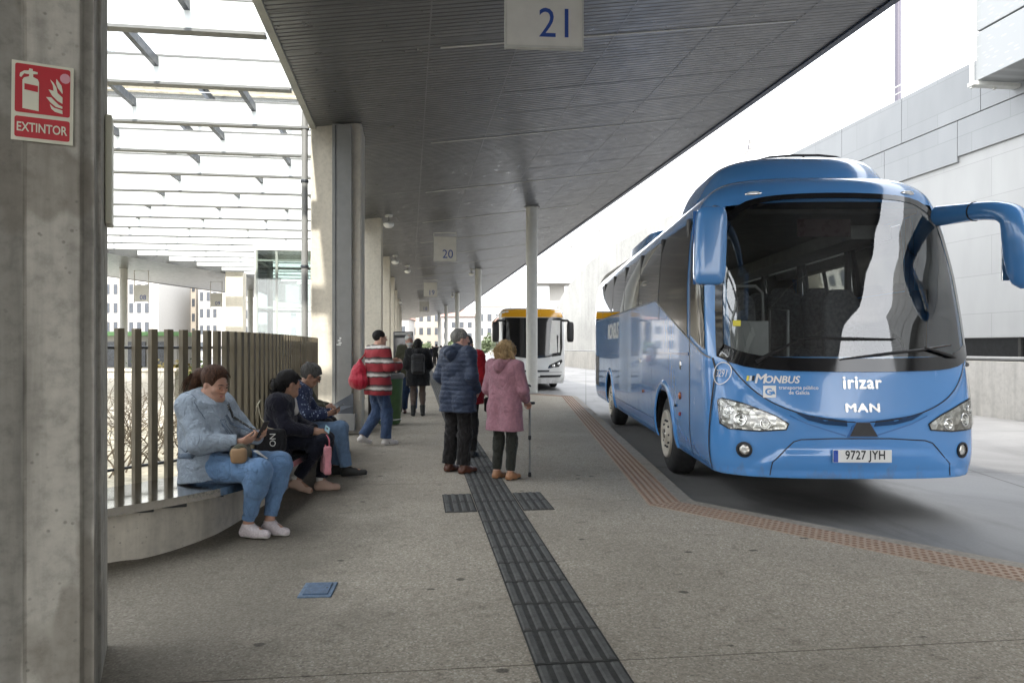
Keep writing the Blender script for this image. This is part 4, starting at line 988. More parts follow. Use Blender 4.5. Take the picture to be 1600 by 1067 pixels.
# number plate
pc = bp(1345.5, 712)
b = MB(); b.bbox((pc[0], CB.fy(*pc) - .022, pc[1]), (.53, .016, .115), .006); npl = b.build('number_plate', M['plate'], coach)
MB().box((pc[0] - .243, CB.fy(*pc) - .0315, pc[1]), (.042, .003, .108)).build('plate_band', M['plate_blue'], npl)
text_on('plate_lettering', '9727 JYH', .112, M['seam_black'], npl, lambda u, v: (pc[0] + .022 + u, CB.fy(*pc) - .033, pc[1] + v), bold=.002, spacing=1.06, condense=.80)
def front_text(name, txt, px, py, size, mat, **kw):
    x0, z0 = bp(px, py); return text_on(name, txt, size, mat, coach, lambda u, v: fr(.007)(x0 + u, z0 + v), **kw)
front_text('lettering', 'irizar', 1347, 598, .165, M['chrome_letter'], heavy=.0055, condense=.92, spacing=1.10)
front_text('lettering', 'MAN', 1347.5, 637, .104, M['chrome_letter'], heavy=.006, spacing=1.12, condense=1.32)
front_text('lettering', 'M', 1189, 591.5, .125, M['letter_white'], heavy=.0035, italic=.25)
front_text('lettering', 'ONBUS', 1223, 593, .092, M['letter_white'], heavy=.003, italic=.25, condense=.98)
front_text('small_lettering', 'transporte público\nde Galicia', 1248, 609.5, .046, M['letter_white'], bold=.0006, condense=1.0)
for k, mt in enumerate((M['yellow_label'], M['letter_white'], M['seam_black'])):
    add_patch('stripe_emblem', bps([(1166 + 4.4 * k, 595), (1169.6 + 4.4 * k, 595), (1171 + 4.4 * k, 587), (1167.4 + 4.4 * k, 587)]), fr(.006), mt, coach, .1)
add_patch('emblem_square', bps([(1192.5, 621), (1212.5, 621), (1212.5, 602.5), (1192.5, 602.5)]), fr(.006), M['letter_white'], coach, .06)
front_text('emblem_letter', 'G', 1201, 612, .085, M['bus_blue'], bold=.003)
front_text('emblem_letter', 'ʌ', 1208, 612.5, .06, M['bus_blue'], bold=.003)
x0, z0 = bp(1130, 583)
cn_ = bp(1128, 583)
def corner_fn(u, v):       # around the front left corner: u measured along the plan curve
    y0 = .36; return CB.side(-1, .006)(y0 - u * .72, z0 + v) if True else None
circ = [(.105 * math.cos(2 * PI * k / 40), .105 * math.sin(2 * PI * k / 40)) for k in range(40)]
add_ribbon('fleet_ring', [circ], .009, corner_fn, M['letter_white'], coach, True)
text_on('fleet_lettering', '3291', .098, M['letter_white'], coach, corner_fn, condense=.74)
# wipers
def wip(pts, r, off=.045): 
    P_ = [fr(off)(*bp(*p)) for p in pts]; return P_, r
b = MB(); p_, r_ = wip([(1182, 566), (1200, 556), (1243, 534)], [.022, .016, .011]); b.tube(p_, r_, 8); p_, r_ = wip([(1236, 533), (1270, 529), (1320, 530), (1396, 531)], [.008, .013, .013, .006], .035); b.tube(p_, r_, 6); b.build('wiper', M['black'], coach, ang=40)
b = MB(); p_, r_ = wip([(1510, 570), (1480, 557), (1440, 545)], [.022, .016, .011]); b.tube(p_, r_, 8); p_, r_ = wip([(1312, 562), (1380, 554), (1440, 547), (1480, 540)], [.006, .013, .013, .008], .035); b.tube(p_, r_, 6); b.build('wiper', M['black'], coach, ang=40)
# roof dome with a dark roof rail
b = MB(); nu, nv = 56, 16; vs = []
prof_d = [(1.0, 0), (.985, .06), (.96, .12), (.93, .18), (.89, .24), (.83, .29), (.74, .325), (.62, .348), (.45, .362), (.25, .369), (.05, .371)]
for f_, h_ in prof_d:
    for k in range(nu):
        a = 2 * PI * k / nu; cx_ = math.copysign(abs(math.cos(a)) ** .62, math.cos(a)); sy_ = math.copysign(abs(math.sin(a)) ** .62, math.sin(a))
        fl = (1.28 if sy_ > 0 else 1.0)
        ff = f_ if sy_ > 0 else f_ ** 1.9
        vs.append((.98 * f_ * cx_, 2.35 + 1.42 * fl * ff * sy_, 3.34 + h_ * 1.16))
b.add(vs, [(j * nu + k, j * nu + (k + 1) % nu, (j + 1) * nu + (k + 1) % nu, (j + 1) * nu + k) for j in range(len(prof_d) - 1) for k in range(nu)] + [tuple((len(prof_d) - 1) * nu + k for k in range(nu))])
b.build('roof_dome', M['bus_blue'], coach, ang=50)
b = MB(); b.tube([(-.42, 1.74, 3.735), (-.26, 1.72, 3.775), (0, 1.70, 3.79), (.3, 1.70, 3.79), (.5, 1.72, 3.775), (.62, 1.74, 3.735)], .014, 8); b.tube([(.12, 1.70, 3.66), (.12, 1.70, 3.79)], .012, 6); b.build('roof_rail', M['black'], coach, True)
b = MB(); b.sell((0, 7.5, 3.50), (.85, 1.6, .18), .4, .3, 28, 10); b.build('air_conditioner', M['bus_blue'], coach, ang=40)
# side glazing, both sides
for sg in (-1, 1):
    sd_ = CB.side(sg, .006)
    ybs = [1.35, 3.05, 4.75, 6.45, 8.15, 9.85, 11.45]
    for k in range(6):
        a, c = ybs[k] + .012, ybs[k + 1] - .012; bot = (lambda y: 2.25 if y > 3.3 else 2.25 - (3.3 - y) * .275)
        poly = [(a, bot(a))] + ([(2.2, bot(2.2))] if k == 0 else []) + ([(3.3, 2.25)] if a < 3.3 < c else []) + [(c, bot(c)), (c, 3.02), (a, 3.02 if k else 2.99)]
        add_patch('side_window', poly, sd_, (M['tint'] if sg < 0 else M['tint_clear']) if k else M['gloss_black'], coach, .14)
    add_ribbon('window_joint', [[(y, 2.25 if y > 3.2 else 1.97), (y, 3.02)] for y in ybs[1:-1]], .024, CB.side(sg, .009), M['seam_black'], coach)
    # door glass in front of the first window
    dg_ = [(.62, 1.58), (1.20, 1.735), (1.20, 2.97), (.98, 2.96), (.86, 2.70), (.72, 2.2)]
    add_patch('door_glass', dg_, CB.side(sg, .006), M['gloss_black'], coach, .08)
    add_ribbon('window_edge', [[(.50, 1.50), (1.3, 1.70), (3.3, 2.235), (11.45, 2.235)]], .016, CB.side(sg, .010), M['steel_grey'], coach)
    add_ribbon('door_joint', [[(1.27, .42), (1.25, 1.0), (1.25, 3.0)], [(.50, .42), (.44, 1.0), (.42, 1.38), (.48, 1.5)]], .022, CB.side(sg, .004), M['seam_black'], coach)
    add_ribbon('moulding', [[(1.3, 1.53), (11.2, 1.53)]], .03, CB.side(sg, .008), M['bus_blue_deep'], coach)
    add_ribbon('locker_joint', [[(y, .42), (y, 1.50)] for y in (3.6, 4.8, 6.0, 7.2, 9.6, 10.6)] + [[(3.5, .62), (7.9, .62)]], .007, CB.side(sg, .003), M['seam_black'], coach)
    for yc in (2.72, 8.62):
        b = MB(); vs = []; NN = 40
        for k in range(NN + 1):
            a = -.15 + (PI + .3) * k / NN
            for rr, of in ((.60, .004), (.62, .022), (.66, .022), (.685, .0)):
                z = max(.405, .50 + rr * math.sin(a)); y = yc + rr * math.cos(a); vs.append((sg * (CB.sx(y, z) + of), y, z))
        b.add(vs, [(4 * k + j, 4 * k + j + 1, 4 * k + j + 5, 4 * k + j + 4) for k in range(NN) for j in range(3)]); b.build('wheel_arch', M['bus_blue'], coach, True)
        b = MB(); vs = []
        for k in range(NN + 1):
            a = PI * k / NN
            for xx in (1.255, .75): vs.append((sg * xx, yc + .605 * math.cos(a), .50 + .605 * math.sin(a)))
        b.add(vs, [(2 * k, 2 * k + 1, 2 * k + 3, 2 * k + 2) for k in range(NN)]); b.add([(sg * .75, yc - .65, .3), (sg * .75, yc + .65, .3), (sg * .75, yc + .65, 1.15), (sg * .75, yc - .65, 1.15)], [(0, 1, 2, 3)]); b.build('wheel_well', M['black'], coach)
        wheel(coach, sg * (1.275 - .20), yc, .50, sg)
    for y, z, r, mt in ((1.72, 1.05, .042, 'amber'), (1.72, .84, .022, 'red_lens'), (4.3, .95, .022, 'amber'), (1.95, .92, .016, 'seam_black')):
        c = CB.side(sg, 0)(y, z); MB().lathe([(r, -.005), (r, .012), (r * .7, .022), (.002, .024)] if sg > 0 else [(r, .005), (r, -.012), (r * .7, -.022), (.002, -.024)], c, 16, 'X').build('side_marker', M[mt], coach, True)
    c = CB.side(sg, 0)(1.72, 1.40); b = MB(); b.sell(c, (.012, .035, .055), 1, 1, 14, 8); b.build('filler_badge', M['chrome'], coach, True)
    c = CB.side(sg, 0)(4.6, 1.40); b = MB(); b.bbox(c, (.02, .13, .05), .006); b.build('locker_handle', M['chrome'], coach)
    add_patch('rear_vent', [(10.75, .7), (11.45, .7), (11.45, 1.4), (10.75, 1.4)], CB.side(sg, .006), M['black'], coach, .2)
    text_on('side_lettering', 'MONBUS', .42, M['letter_white'], coach, (lambda u, v: CB.side(-1, .006)(8.0 - u, 1.93 + v)) if sg < 0 else (lambda u, v: CB.side(1, .006)(8.0 + u, 1.93 + v)), bold=.012, italic=.25)
# mirrors
def mirror(sg):
    b = MB()
    if sg > 0:
        pts = [(1.03, .60, 2.90), (1.09, .30, 2.875), (1.13, .05, 2.85), (1.19, -.12, 2.81), (1.25, -.19, 2.73), (1.285, -.20, 2.58), (1.31, -.195, 2.42), (1.33, -.19, 2.26), (1.338, -.185, 2.17), (1.34, -.185, 2.12)]
        rad = [(.085, .10), (.085, .09), (.09, .085), (.10, .085), (.125, .11), (.13, .135), (.12, .15), (.10, .14), (.07, .10), (.015, .03)]
    else:
        pts = [(-1.10, .80, 2.92), (-1.18, .50, 2.92), (-1.27, .22, 2.88), (-1.36, .0, 2.80), (-1.40, -.12, 2.70)]
        rad = [(.06, .06), (.06, .06), (.06, .06), (.06, .06), (.06, .06)]
    c = [Vector(p) for p in catmull([Vector(p) for p in pts], 5)]
    rr = [tuple(float(np.interp(i / 5, range(len(rad)), [q[j] for q in rad])) for j in (0, 1)) for i in range(len(c))]
    b.tube(c, rr, 18, True, sq=(0, 1, 0) if sg < 0 else (1, 0, .3))
    if sg < 0:
        b.sell((-1.415, -.17, 2.50), (.135, .10, .345), .32, .45, 26, 16, Matrix.Rotation(.03, 3, 'Y'))
    o = b.build('mirror', M['bus_blue'], coach, ang=50)
    if sg < 0:
        MB().bbox((-1.415, -.066, 2.52), (.21, .012, .55), .005).build('mirror_glass', M['chrome'], o)
        b = MB(); b.box((-1.415, -.085, 2.50), (.262, .012, .66)); b.build('mirror_seam', M['bus_blue_deep'], o)
    else:
        MB().bbox((1.31, -.07, 2.40), (.18, .012, .40), .005).build('mirror_glass', M['chrome'], o)
        ring = MB(); i = 8; d = (c[i + 1] - c[i]).normalized(); ring.tube([c[i] - d * .008, c[i] + d * .008], [(rr[i][0] + .004, rr[i][1] + .004)] * 2, 18, True, sq=(1, 0, .3)); ring.build('arm_joint', M['seam_black'], o)
    return o
mirror(-1); mirror(1)
# underside, cabin lining, dashboard and seats
b = MB(); b.box((0, 5.95, .46), (2.2, 10.9, .1)); b.build('underside', M['black'], coach)
b = MB(); b.box((0, 6.2, 1.05), (2.40, 11.0, .06)); b.build('cabin_floor', M['interior'], coach)
b = MB()
for sg in (-1, 1): b.box((sg * 1.235, 6.4, 1.65), (.03, 10.4, 1.15)); 
b.box((0, 11.62, 2.0), (2.3, .04, 1.9)); b.build('cabin_lining', M['interior'], coach)
b = MB(); b.box((0, 6.4, 3.06), (2.28, 10.4, .05))
for sg in (-1, 1): b.box((sg * .93, 6.6, 2.93), (.45, 9.6, .16))
b.build('cabin_ceiling', M['ceiling'], coach)
b = MB()
for sg in (-1, 1):
    for y in (1.5, 3.05, 4.75, 6.45, 8.15, 9.85): b.box((sg * 1.215, y, 2.6), (.05, .10, .86))
b.build('window_pillar', M['interior'], coach)
b = MB(); dd = []
for k in range(17):
    x = -1.08 + 2.16 * k / 16; y0 = CB.fy(x, 1.45) + .06; dd += [(x, y0, 1.40), (x, y0 + .02, 1.46), (x, y0 + .35, 1.50 + (.06 if x > .1 else 0)), (x, max(y0 + .5, 1.0), 1.42), (x, max(y0 + .5, 1.0), 1.08)]
b.add(dd, [(5 * k + j, 5 * k + 5 + j, 5 * k + 6 + j, 5 * k + 1 + j) for k in range(16) for j in range(4)]); b.build('dashboard', M['black'], coach, ang=40)
b = MB(); c0 = Vector((.62, .95, 1.62)); tor = []
for k in range(33):
    a = 2 * PI * k / 32; tor.append(c0 + Vector((.24 * math.cos(a), .14 * math.sin(a), .19 * math.sin(a))))
b.tube(tor, .016, 8, False); b.tube([c0 + Vector((-.22, 0, 0)), c0, c0 + Vector((.22, 0, 0))], .014, 6); b.tube([c0, c0 + Vector((0, -.22, -.25))], .03, 8); b.build('steering_wheel', M['black'], coach, True)
def seat_mesh():
    b = MB(); b.sell((0, -.02, 1.52), (.225, .24, .09), .4, .4, 20, 8); b.sell((0, .20, 1.92), (.225, .085, .45), .35, .5, 20, 14, Matrix.Rotation(-.16, 3, 'X')); b.sell((0, .27, 2.30), (.16, .08, .13), .5, .5, 16, 8); b.box((0, .02, 1.25), (.38, .3, .4)); return b.mesh('seat')
sm_ = seat_mesh(); smooth_by_angle(sm_, R(40)); sm_.materials.append(M['seat_cloth']); fm = None
for r_ in range(9):
    for x in (-.92, -.46, .46, .92):
        if r_ == 0 and x > 0: continue
        o = bpy.data.objects.new('seat', sm_); COL.objects.link(o); o.parent = coach; o.location = (x, 2.1 + .95 * r_, -.02 if r_ else -.12)
for x, y, z in ((-.80, 1.55, -.20), (.62, 1.65, -.15)):
    o = bpy.data.objects.new('front_seat', sm_); COL.objects.link(o); o.parent = coach; o.location = (x, y, z); 
b = MB()
for x in (-.92, -.46):
    b.tube([(x - .23, 2.0, 1.5), (x - .23, 2.06, 2.25), (x - .15, 2.07, 2.33), (x + .15, 2.07, 2.33), (x + .23, 2.06, 2.25), (x + .23, 2.0, 1.5)], .02, 8)
b.tube([(-.2, 1.3, 1.1), (-.2, 1.3, 2.0), (-.2, 1.9, 2.05), (-.2, 1.9, 1.1)], .018, 8); b.build('grab_rail', M['seat_trim'], coach, True)
b = MB(); b.bbox((-.72, 1.30, 1.68), (.62, .03, .42), .01); b.build('partition', M['seat_trim'], coach)

# ---------------------------------------------------------------- white coach with yellow roof edge
wb = thing('coach', 'white coach with a yellow roof edge parked behind the round column', 'bus', (.78, 27.4, ROAD), R(3.2))
WB = Body([(.25, 1.18), (.5, 1.24), (2.7, 1.24), (2.95, 1.20), (3.08, 1.08), (3.14, .9), (3.17, .4), (3.18, .05)], [(.25, .05), (.6, 0), (1.2, .03), (2.7, .22), (2.95, .30), (3.08, .5), (3.14, .9), (3.18, 1.8)],
          [(.25, .5), (3, .55), (3.2, .4)], 3.6, 11.5, [(2.6, .56, .48), (8.4, .56, .48)], .26)
ZW = list(np.linspace(1.05, 2.78, 22)) + list(np.linspace(2.80, 3.02, 7)) + [3.06, 3.09, 3.12, 3.15, 3.17]
WB.shell(np.linspace(0, 1, 10)[:-1], ZW, lambda x, y, z: False).build('body', M['bus_white'], wb, ang=32)
wf = WB.front
def wpoly(pts, sg=1): return [(sg * x, z) for x, z in pts]
add_patch('windscreen', [(-1.06, 1.30), (0, 1.18), (1.06, 1.30), (1.12, 1.6), (1.12, 2.72), (-1.12, 2.72), (-1.12, 1.6)], wf(.012), M['gloss_black'], wb, .1)
add_patch('yellow_cap', [(-1.16, 2.74), (1.16, 2.74), (1.10, 3.00), (.6, 3.04), (-.6, 3.04), (-1.10, 3.00)], wf(.012), M['bus_yellow'], wb, .1)
for sg in (-1, 1):
    add_patch('yellow_band', [(.45, 2.74), (11.3, 2.74), (11.3, 3.0), (.75, 3.0)], WB.side(sg, .01), M['bus_yellow'], wb, .3)
    add_patch('side_window', [(1.3, 1.55), (11.0, 1.55), (11.0, 2.68), (.8, 2.68)], WB.side(sg, .01), M['gloss_black'], wb, .3)
    add_patch('headlight', wpoly([(.55, .82), (.98, .88), (1.12, 1.08), (1.08, 1.16), (.62, .95)], sg), wf(.012), M['gloss_black'], wb, .08)
    for x, z in ((.78, .91), (.97, .99)):
        c = wf(.016)(sg * x, z); MB().sell(c, (.06, .02, .06), 1, 1, 12, 6).build('lamp', M['chrome'], wb, True)
    add_patch('bumper_slot', wpoly([(.20, .48), (1.02, .50), (1.08, .58), (.20, .57)], sg), wf(.012), M['black'], wb, .1)
    for yc in (2.6, 8.4): wheel(wb, sg * 1.04, yc, .48, sg)
    b = MB(); b.tube([(sg * 1.1, .25, 2.62), (sg * 1.30, .02, 2.60), (sg * 1.38, -.06, 2.50)], .045, 8); b.sell((sg * 1.39, -.05, 2.18), (.13, .10, .38), .4, .5, 18, 10); b.build('mirror', M['black'], wb, ang=50)
add_patch('grille', [(-.6, .70), (.6, .70), (.62, .76), (-.62, .76)], wf(.012), M['black'], wb, .1)
add_patch('plate', [(-.26, .52), (.26, .52), (.26, .63), (-.26, .63)], wf(.016), M['plate'], wb, .1)
for x in (-.5, .45):
    b = MB(); b.tube([wf(.05)(x, 1.24), wf(.04)(x + .5, 1.36)], .018, 6); b.build('wiper', M['black'], wb)
add_patch('route_sheet', [(.62, 1.36), (1.02, 1.42), (1.05, 2.62), (.72, 2.62)], wf(.016), M['paper'], wb, .15)
add_ribbon('panel_joint', [[(-1.1, .68), (1.1, .68)]], .012, wf(.006), M['seam_black'], wb)
b = MB(); b.box((0, 5.8, .38), (2.1, 10.6, .1)); b.build('underside', M['black'], wb)
# dark vending machine down the platform
vm = thing('vending_machine', 'dark vending machine standing beside the white haired man', 'machine', (X(630, 30), 30, 0), YAW)
b = MB(); b.bbox((0, .4, 1.08), (.80, .8, 2.14), .03); b.build('case', pm('dark_case', (.02, .022, .026), .35), vm)
MB().bbox((-.08, -.01, 1.30), (.52, .03, 1.2), .008).build('front_glass', M['gloss_black'], vm); MB().bbox((.29, -.01, 1.25), (.12, .03, .5), .006).build('keypad', M['steel_grey'], vm); MB().bbox((0, -.008, 2.06), (.7, .03, .10), .006).build('top_strip', M['seat_trim'], vm); MB().bbox((-.08, -.01, .38), (.5, .03, .22), .006).build('delivery_flap', M['steel_dark'], vm)
# ================================================================ PEOPLE: smooth-blended solids turned into one skin
class Fld:
    """distance field on a grid; solids are blended in, then the zero surface is meshed"""
    def __init__(s, lo, hi, vox):
        s.vox = vox; s.lo = np.array(lo, np.float32); s.n = np.maximum(4, np.ceil((np.array(hi) - s.lo) / vox).astype(int) + 1); s.d = np.full(s.n, .5, np.float32)
    def sub(s, lo, hi):
        a = np.clip(np.floor((np.array(lo) - s.lo) / s.vox).astype(int), 0, s.n - 1); b = np.clip(np.ceil((np.array(hi) - s.lo) / s.vox).astype(int) + 1, 1, s.n)
        if np.any(b <= a): return None, None
        sl = tuple(slice(i, j) for i, j in zip(a, b)); ax = [s.lo[k] + s.vox * np.arange(a[k], b[k], dtype=np.float32) for k in range(3)]
        return sl, np.meshgrid(*ax, indexing='ij')
    def put(s, sl, e, k):
        d = s.d[sl]
        if k <= 0: s.d[sl] = np.minimum(d, e); return
        h = np.maximum(k - np.abs(d - e), 0) / k; s.d[sl] = np.minimum(d, e) - h * h * k * .25
    def carve(s, sl, e, k=.006):
        d = s.d[sl]; e = -e; h = np.maximum(k - np.abs(d - e), 0) / k; s.d[sl] = np.maximum(d, e) + h * h * k * .25
    def rc(s, a, b, ra, rb, k=.03, cut=False):
        a, b = np.array(a, float), np.array(b, float); r = max(ra, rb) + k + .05
        sl, G = s.sub(np.minimum(a, b) - r, np.maximum(a, b) + r)
        if sl is None: return
        ab = b - a; L2 = max(1e-9, ab @ ab); t = np.clip(((G[0] - a[0]) * ab[0] + (G[1] - a[1]) * ab[1] + (G[2] - a[2]) * ab[2]) / L2, 0, 1)
        e = np.sqrt((G[0] - a[0] - t * ab[0]) ** 2 + (G[1] - a[1] - t * ab[1]) ** 2 + (G[2] - a[2] - t * ab[2]) ** 2) - (ra + (rb - ra) * t)
        (s.carve if cut else s.put)(sl, e.astype(np.float32), k)
    def el(s, c, r, Rm=None, k=.03, cut=False):
        c = np.array(c, float); r = np.array(r, float); m = r.max() + k + .05
        sl, G = s.sub(c - m, c + m)
        if sl is None: return
        p = [G[i] - c[i] for i in range(3)]
        if Rm is not None: Q = np.array(Rm.transposed()); p = [Q[i][0] * p[0] + Q[i][1] * p[1] + Q[i][2] * p[2] for i in range(3)]
        k0 = np.sqrt(sum((p[i] / r[i]) ** 2 for i in range(3))); k1 = np.sqrt(sum((p[i] / r[i] ** 2) ** 2 for i in range(3))) + 1e-6
        (s.carve if cut else s.put)(sl, (k0 * (k0 - 1) / k1).astype(np.float32), k)
    def box(s, c, h, Rm=None, r=.01, k=.01):
        c = np.array(c, float); h = np.array(h, float); m = np.linalg.norm(h) + r + k + .05; sl, G = s.sub(c - m, c + m)
        if sl is None: return
        p = [G[i] - c[i] for i in range(3)]
        if Rm is not None: Q = np.array(Rm.transposed()); p = [Q[i][0] * p[0] + Q[i][1] * p[1] + Q[i][2] * p[2] for i in range(3)]
        q = [np.abs(p[i]) - h[i] + r for i in range(3)]
        e = np.sqrt(sum(np.maximum(x, 0) ** 2 for x in q)) + np.minimum(np.maximum(np.maximum(q[0], q[1]), q[2]), 0) - r
        s.put(sl, e.astype(np.float32), k)
    def cutplane(s, p, n, k=.01):
        """keep the side that n points away from"""
        G = np.meshgrid(*[s.lo[i] + s.vox * np.arange(s.n[i], dtype=np.float32) for i in range(3)], indexing='ij'); n = np.array(Vector(n).normalized())
        e = ((G[0] - p[0]) * n[0] + (G[1] - p[1]) * n[1] + (G[2] - p[2]) * n[2]).astype(np.float32); d = s.d
        h = np.maximum(k - np.abs(d - e), 0) / k; s.d = np.maximum(d, e) + h * h * k * .25
    def folds(s, amp, seed=0, f=22, zf=1.0):
        """cloth creases: warped waves pushed into the surface"""
        G = np.meshgrid(*[s.lo[i] + s.vox * np.arange(s.n[i], dtype=np.float32) for i in range(3)], indexing='ij'); r = np.random.default_rng(seed); o = 0
        wx = .035 * np.sin(G[2] * 13 + r.uniform(0, 6)) + .03 * np.sin(G[1] * 17 + 1.3 + r.uniform(0, 6))
        for a in (1.0, .7, .5):
            v = r.normal(size=3); v[2] *= zf; v = v / np.linalg.norm(v) * f * r.uniform(.7, 1.7); w_ = np.sin((G[0] + wx) * v[0] + (G[1] + wx * .7) * v[1] + (G[2] + wx) * v[2] + r.uniform(0, 6)); o = o + a * (1 - np.abs(w_)) ** 1.6
        s.d = s.d + ((o / 2.2 - .33) * amp * 1.6).astype(np.float32)
    def mesh(s, name):
        D = s.d; S = D < 0; nx, ny, nz = D.shape; acc = np.zeros((nx - 1, ny - 1, nz - 1, 3), np.float32); cnt = np.zeros((nx - 1, ny - 1, nz - 1), np.float32)
        for ax in range(3):
            o = [i for i in range(3) if i != ax]
            for u in (0, 1):
                for v in (0, 1):
                    sl0 = [None] * 3; sl1 = [None] * 3; sl0[ax] = slice(0, -1); sl1[ax] = slice(1, None)
                    for q, k in ((o[0], u), (o[1], v)): sl0[q] = sl1[q] = slice(k, D.shape[q] - 1 + k)
                    a, b = D[tuple(sl0)], D[tuple(sl1)]; cr = (a < 0) != (b < 0); t = np.where(cr, a / np.where(cr, a - b, 1), 0)
                    acc[..., ax] += t; acc[..., o[0]] += cr * u; acc[..., o[1]] += cr * v; cnt += cr
        m = cnt > 0; idx = np.full(m.shape, -1); idx[m] = np.arange(m.sum()); pos = np.argwhere(m).astype(np.float32)
        V = (pos + acc[m] / cnt[m][:, None]) * s.vox + s.lo; Fs = []
        for ax in range(3):
            o = [(ax + 1) % 3, (ax + 2) % 3]; sl0 = [slice(None)] * 3; sl1 = [slice(None)] * 3; sl0[ax] = slice(0, -1); sl1[ax] = slice(1, None)
            a, b = S[tuple(sl0)], S[tuple(sl1)]; e = np.argwhere(a != b); e = e[(e[:, o[0]] > 0) & (e[:, o[1]] > 0) & (e[:, o[0]] < D.shape[o[0]] - 1) & (e[:, o[1]] < D.shape[o[1]] - 1)]
            if not len(e): continue
            ins = a[tuple(e.T)]; c = []
            for du, dv in ((-1, -1), (0, -1), (0, 0), (-1, 0)):
                q = e.copy(); q[:, o[0]] += du; q[:, o[1]] += dv; c.append(idx[tuple(q.T)])
            c = np.stack(c, 1); c[~ins] = c[~ins][:, ::-1]; Fs.append(c)
        Fs = np.concatenate(Fs); Fs = Fs[(Fs >= 0).all(1)]
        me = bpy.data.meshes.new(name); me.vertices.add(len(V)); me.vertices.foreach_set('co', V.ravel()); me.loops.add(len(Fs) * 4); me.loops.foreach_set('vertex_index', Fs.ravel().astype(np.int32))
        me.polygons.add(len(Fs)); me.polygons.foreach_set('loop_start', np.arange(0, len(Fs) * 4, 4, dtype=np.int32)); me.polygons.foreach_set('use_smooth', np.ones(len(Fs), bool)); me.update(calc_edges=True); me.validate(); return me
    def build(s, name, mat, parent=None): return link_mesh(name, s.mesh(name), mat, parent)

def skinmat(name, col):
    m, nt, b = base_mat(name); v = coords(nt); c = ramp(nt, noise(nt, v, 14, 4), [(.3, tuple(x * .88 for x in col)), (.7, tuple(min(1, x * 1.08) for x in col))])
    c = mixc(nt, ramp(nt, noise(nt, v, 5, 2), [(.5, 0.0), (.75, .35)]), c, (col[0], col[1] * .72, col[2] * .68)); nt.links.new(c, b.inputs['Base Color'])
    b.inputs['Roughness'].default_value = .5; b.inputs['Subsurface Weight'].default_value = .12; b.inputs['Subsurface Radius'].default_value = (.012, .005, .003); b.inputs['Subsurface Scale'].default_value = 1.0
    bump(nt, b, noise(nt, v, 220, 2), .12, .001); return m
def cloth(name, col, rough=.9, var=.16, ns=18, stain=.15, crease=.55, spec=.2, cs=9.0):
    """woven fabric: weave, faded patches, and creases from a ridged noise"""
    if name in MATS: return MATS[name]
    m, nt, b = base_mat(name); v = coords(nt)
    c = ramp(nt, noise(nt, v, ns, 6, .65), [(.3, tuple(x * (1 - var) for x in col)), (.7, tuple(min(1, x * (1 + var)) for x in col))])
    c = mixc(nt, ramp(nt, noise(nt, v, 4, 5, .6, .5), [(.45, 0.0), (.75, stain)]), c, tuple(x * .5 for x in col))
    c = mixc(nt, .25, c, ramp(nt, noise(nt, coords(nt, (1, 1, 2.4)), 240, 2), [(.3, .55), (.7, 1.25)]), 'MULTIPLY'); nt.links.new(c, b.inputs['Base Color'])
    b.inputs['Roughness'].default_value = rough; b.inputs['Specular IOR Level'].default_value = spec; b.inputs['Sheen Weight'].default_value = .12
    n1 = noise(nt, coords(nt, (1, 1, .75), rot=(.3, .5, 0)), cs, 4, .5, 1.1); a = N(nt, 'ShaderNodeMath', operation='SUBTRACT'); nt.links.new(n1, a.inputs[0]); a.inputs[1].default_value = .5
    ab = N(nt, 'ShaderNodeMath', operation='ABSOLUTE'); nt.links.new(a.outputs[0], ab.inputs[0]); rg = ramp(nt, ab.outputs[0], [(0.0, 0.0), (.09, 1.0)])
    h = N(nt, 'ShaderNodeMath', operation='MULTIPLY_ADD'); nt.links.new(noise(nt, v, 200, 2), h.inputs[0]); h.inputs[1].default_value = .12; nt.links.new(rg, h.inputs[2])
    bump(nt, b, h.outputs[0], crease, .012); MATS[name] = m; return m
def hairmat(name, col, hi=1.8):
    m, nt, b = base_mat(name); v = coords(nt, (90, 90, 14)); n1 = noise(nt, v, 1.0, 4, .6, .8); nt.links.new(ramp(nt, n1, [(.35, tuple(c * .5 for c in col)), (.5, col), (.7, tuple(min(1, c * hi) for c in col))]), b.inputs['Base Color'])
    b.inputs['Roughness'].default_value = .62; b.inputs['Specular IOR Level'].default_value = .25; bump(nt, b, n1, .8, .006); return m
M['skin'] = skinmat('skin', (.47, .27, .19)); M['skin_dark'] = skinmat('tan_skin', (.34, .19, .125)); M['skin_old'] = skinmat('aged_skin', (.50, .28, .21))
M['hair_brown'] = hairmat('brown_hair', (.050, .021, .010)); M['hair_black'] = hairmat('black_hair', (.008, .007, .007)); M['hair_grey'] = hairmat('grey_hair', (.16, .155, .14)); M['hair_dgrey'] = hairmat('dark_grey_hair', (.06, .058, .055)); M['hair_white'] = hairmat('white_hair', (.55, .54, .52), 1.3); M['hair_blond'] = hairmat('blond_hair', (.34, .235, .12), 1.5)
M['denim_light'] = cloth('light_denim', srgb(150, 162, 175), stain=.35, ns=26, var=.16, crease=.55); M['jeans_pale'] = cloth('pale_blue_jeans', srgb(106, 137, 174), stain=.15); M['jeans'] = cloth('blue_jeans', srgb(64, 82, 112), stain=.35); M['jeans_mid'] = cloth('washed_jeans', srgb(98, 122, 150), stain=.3)
M['navy'] = cloth('navy_cloth', srgb(30, 30, 42)); M['navy_trousers'] = cloth('navy_trousers', srgb(22, 24, 36)); M['puffer'] = cloth('blue_puffer', srgb(38, 50, 72), rough=.6, spec=.4, crease=.35); M['pink_coat'] = cloth('dusty_pink_coat', srgb(154, 112, 122)); M['dark_trousers'] = cloth('dark_trousers', srgb(32, 30, 30)); M['olive_trousers'] = cloth('dark_olive_trousers', srgb(46, 47, 42))
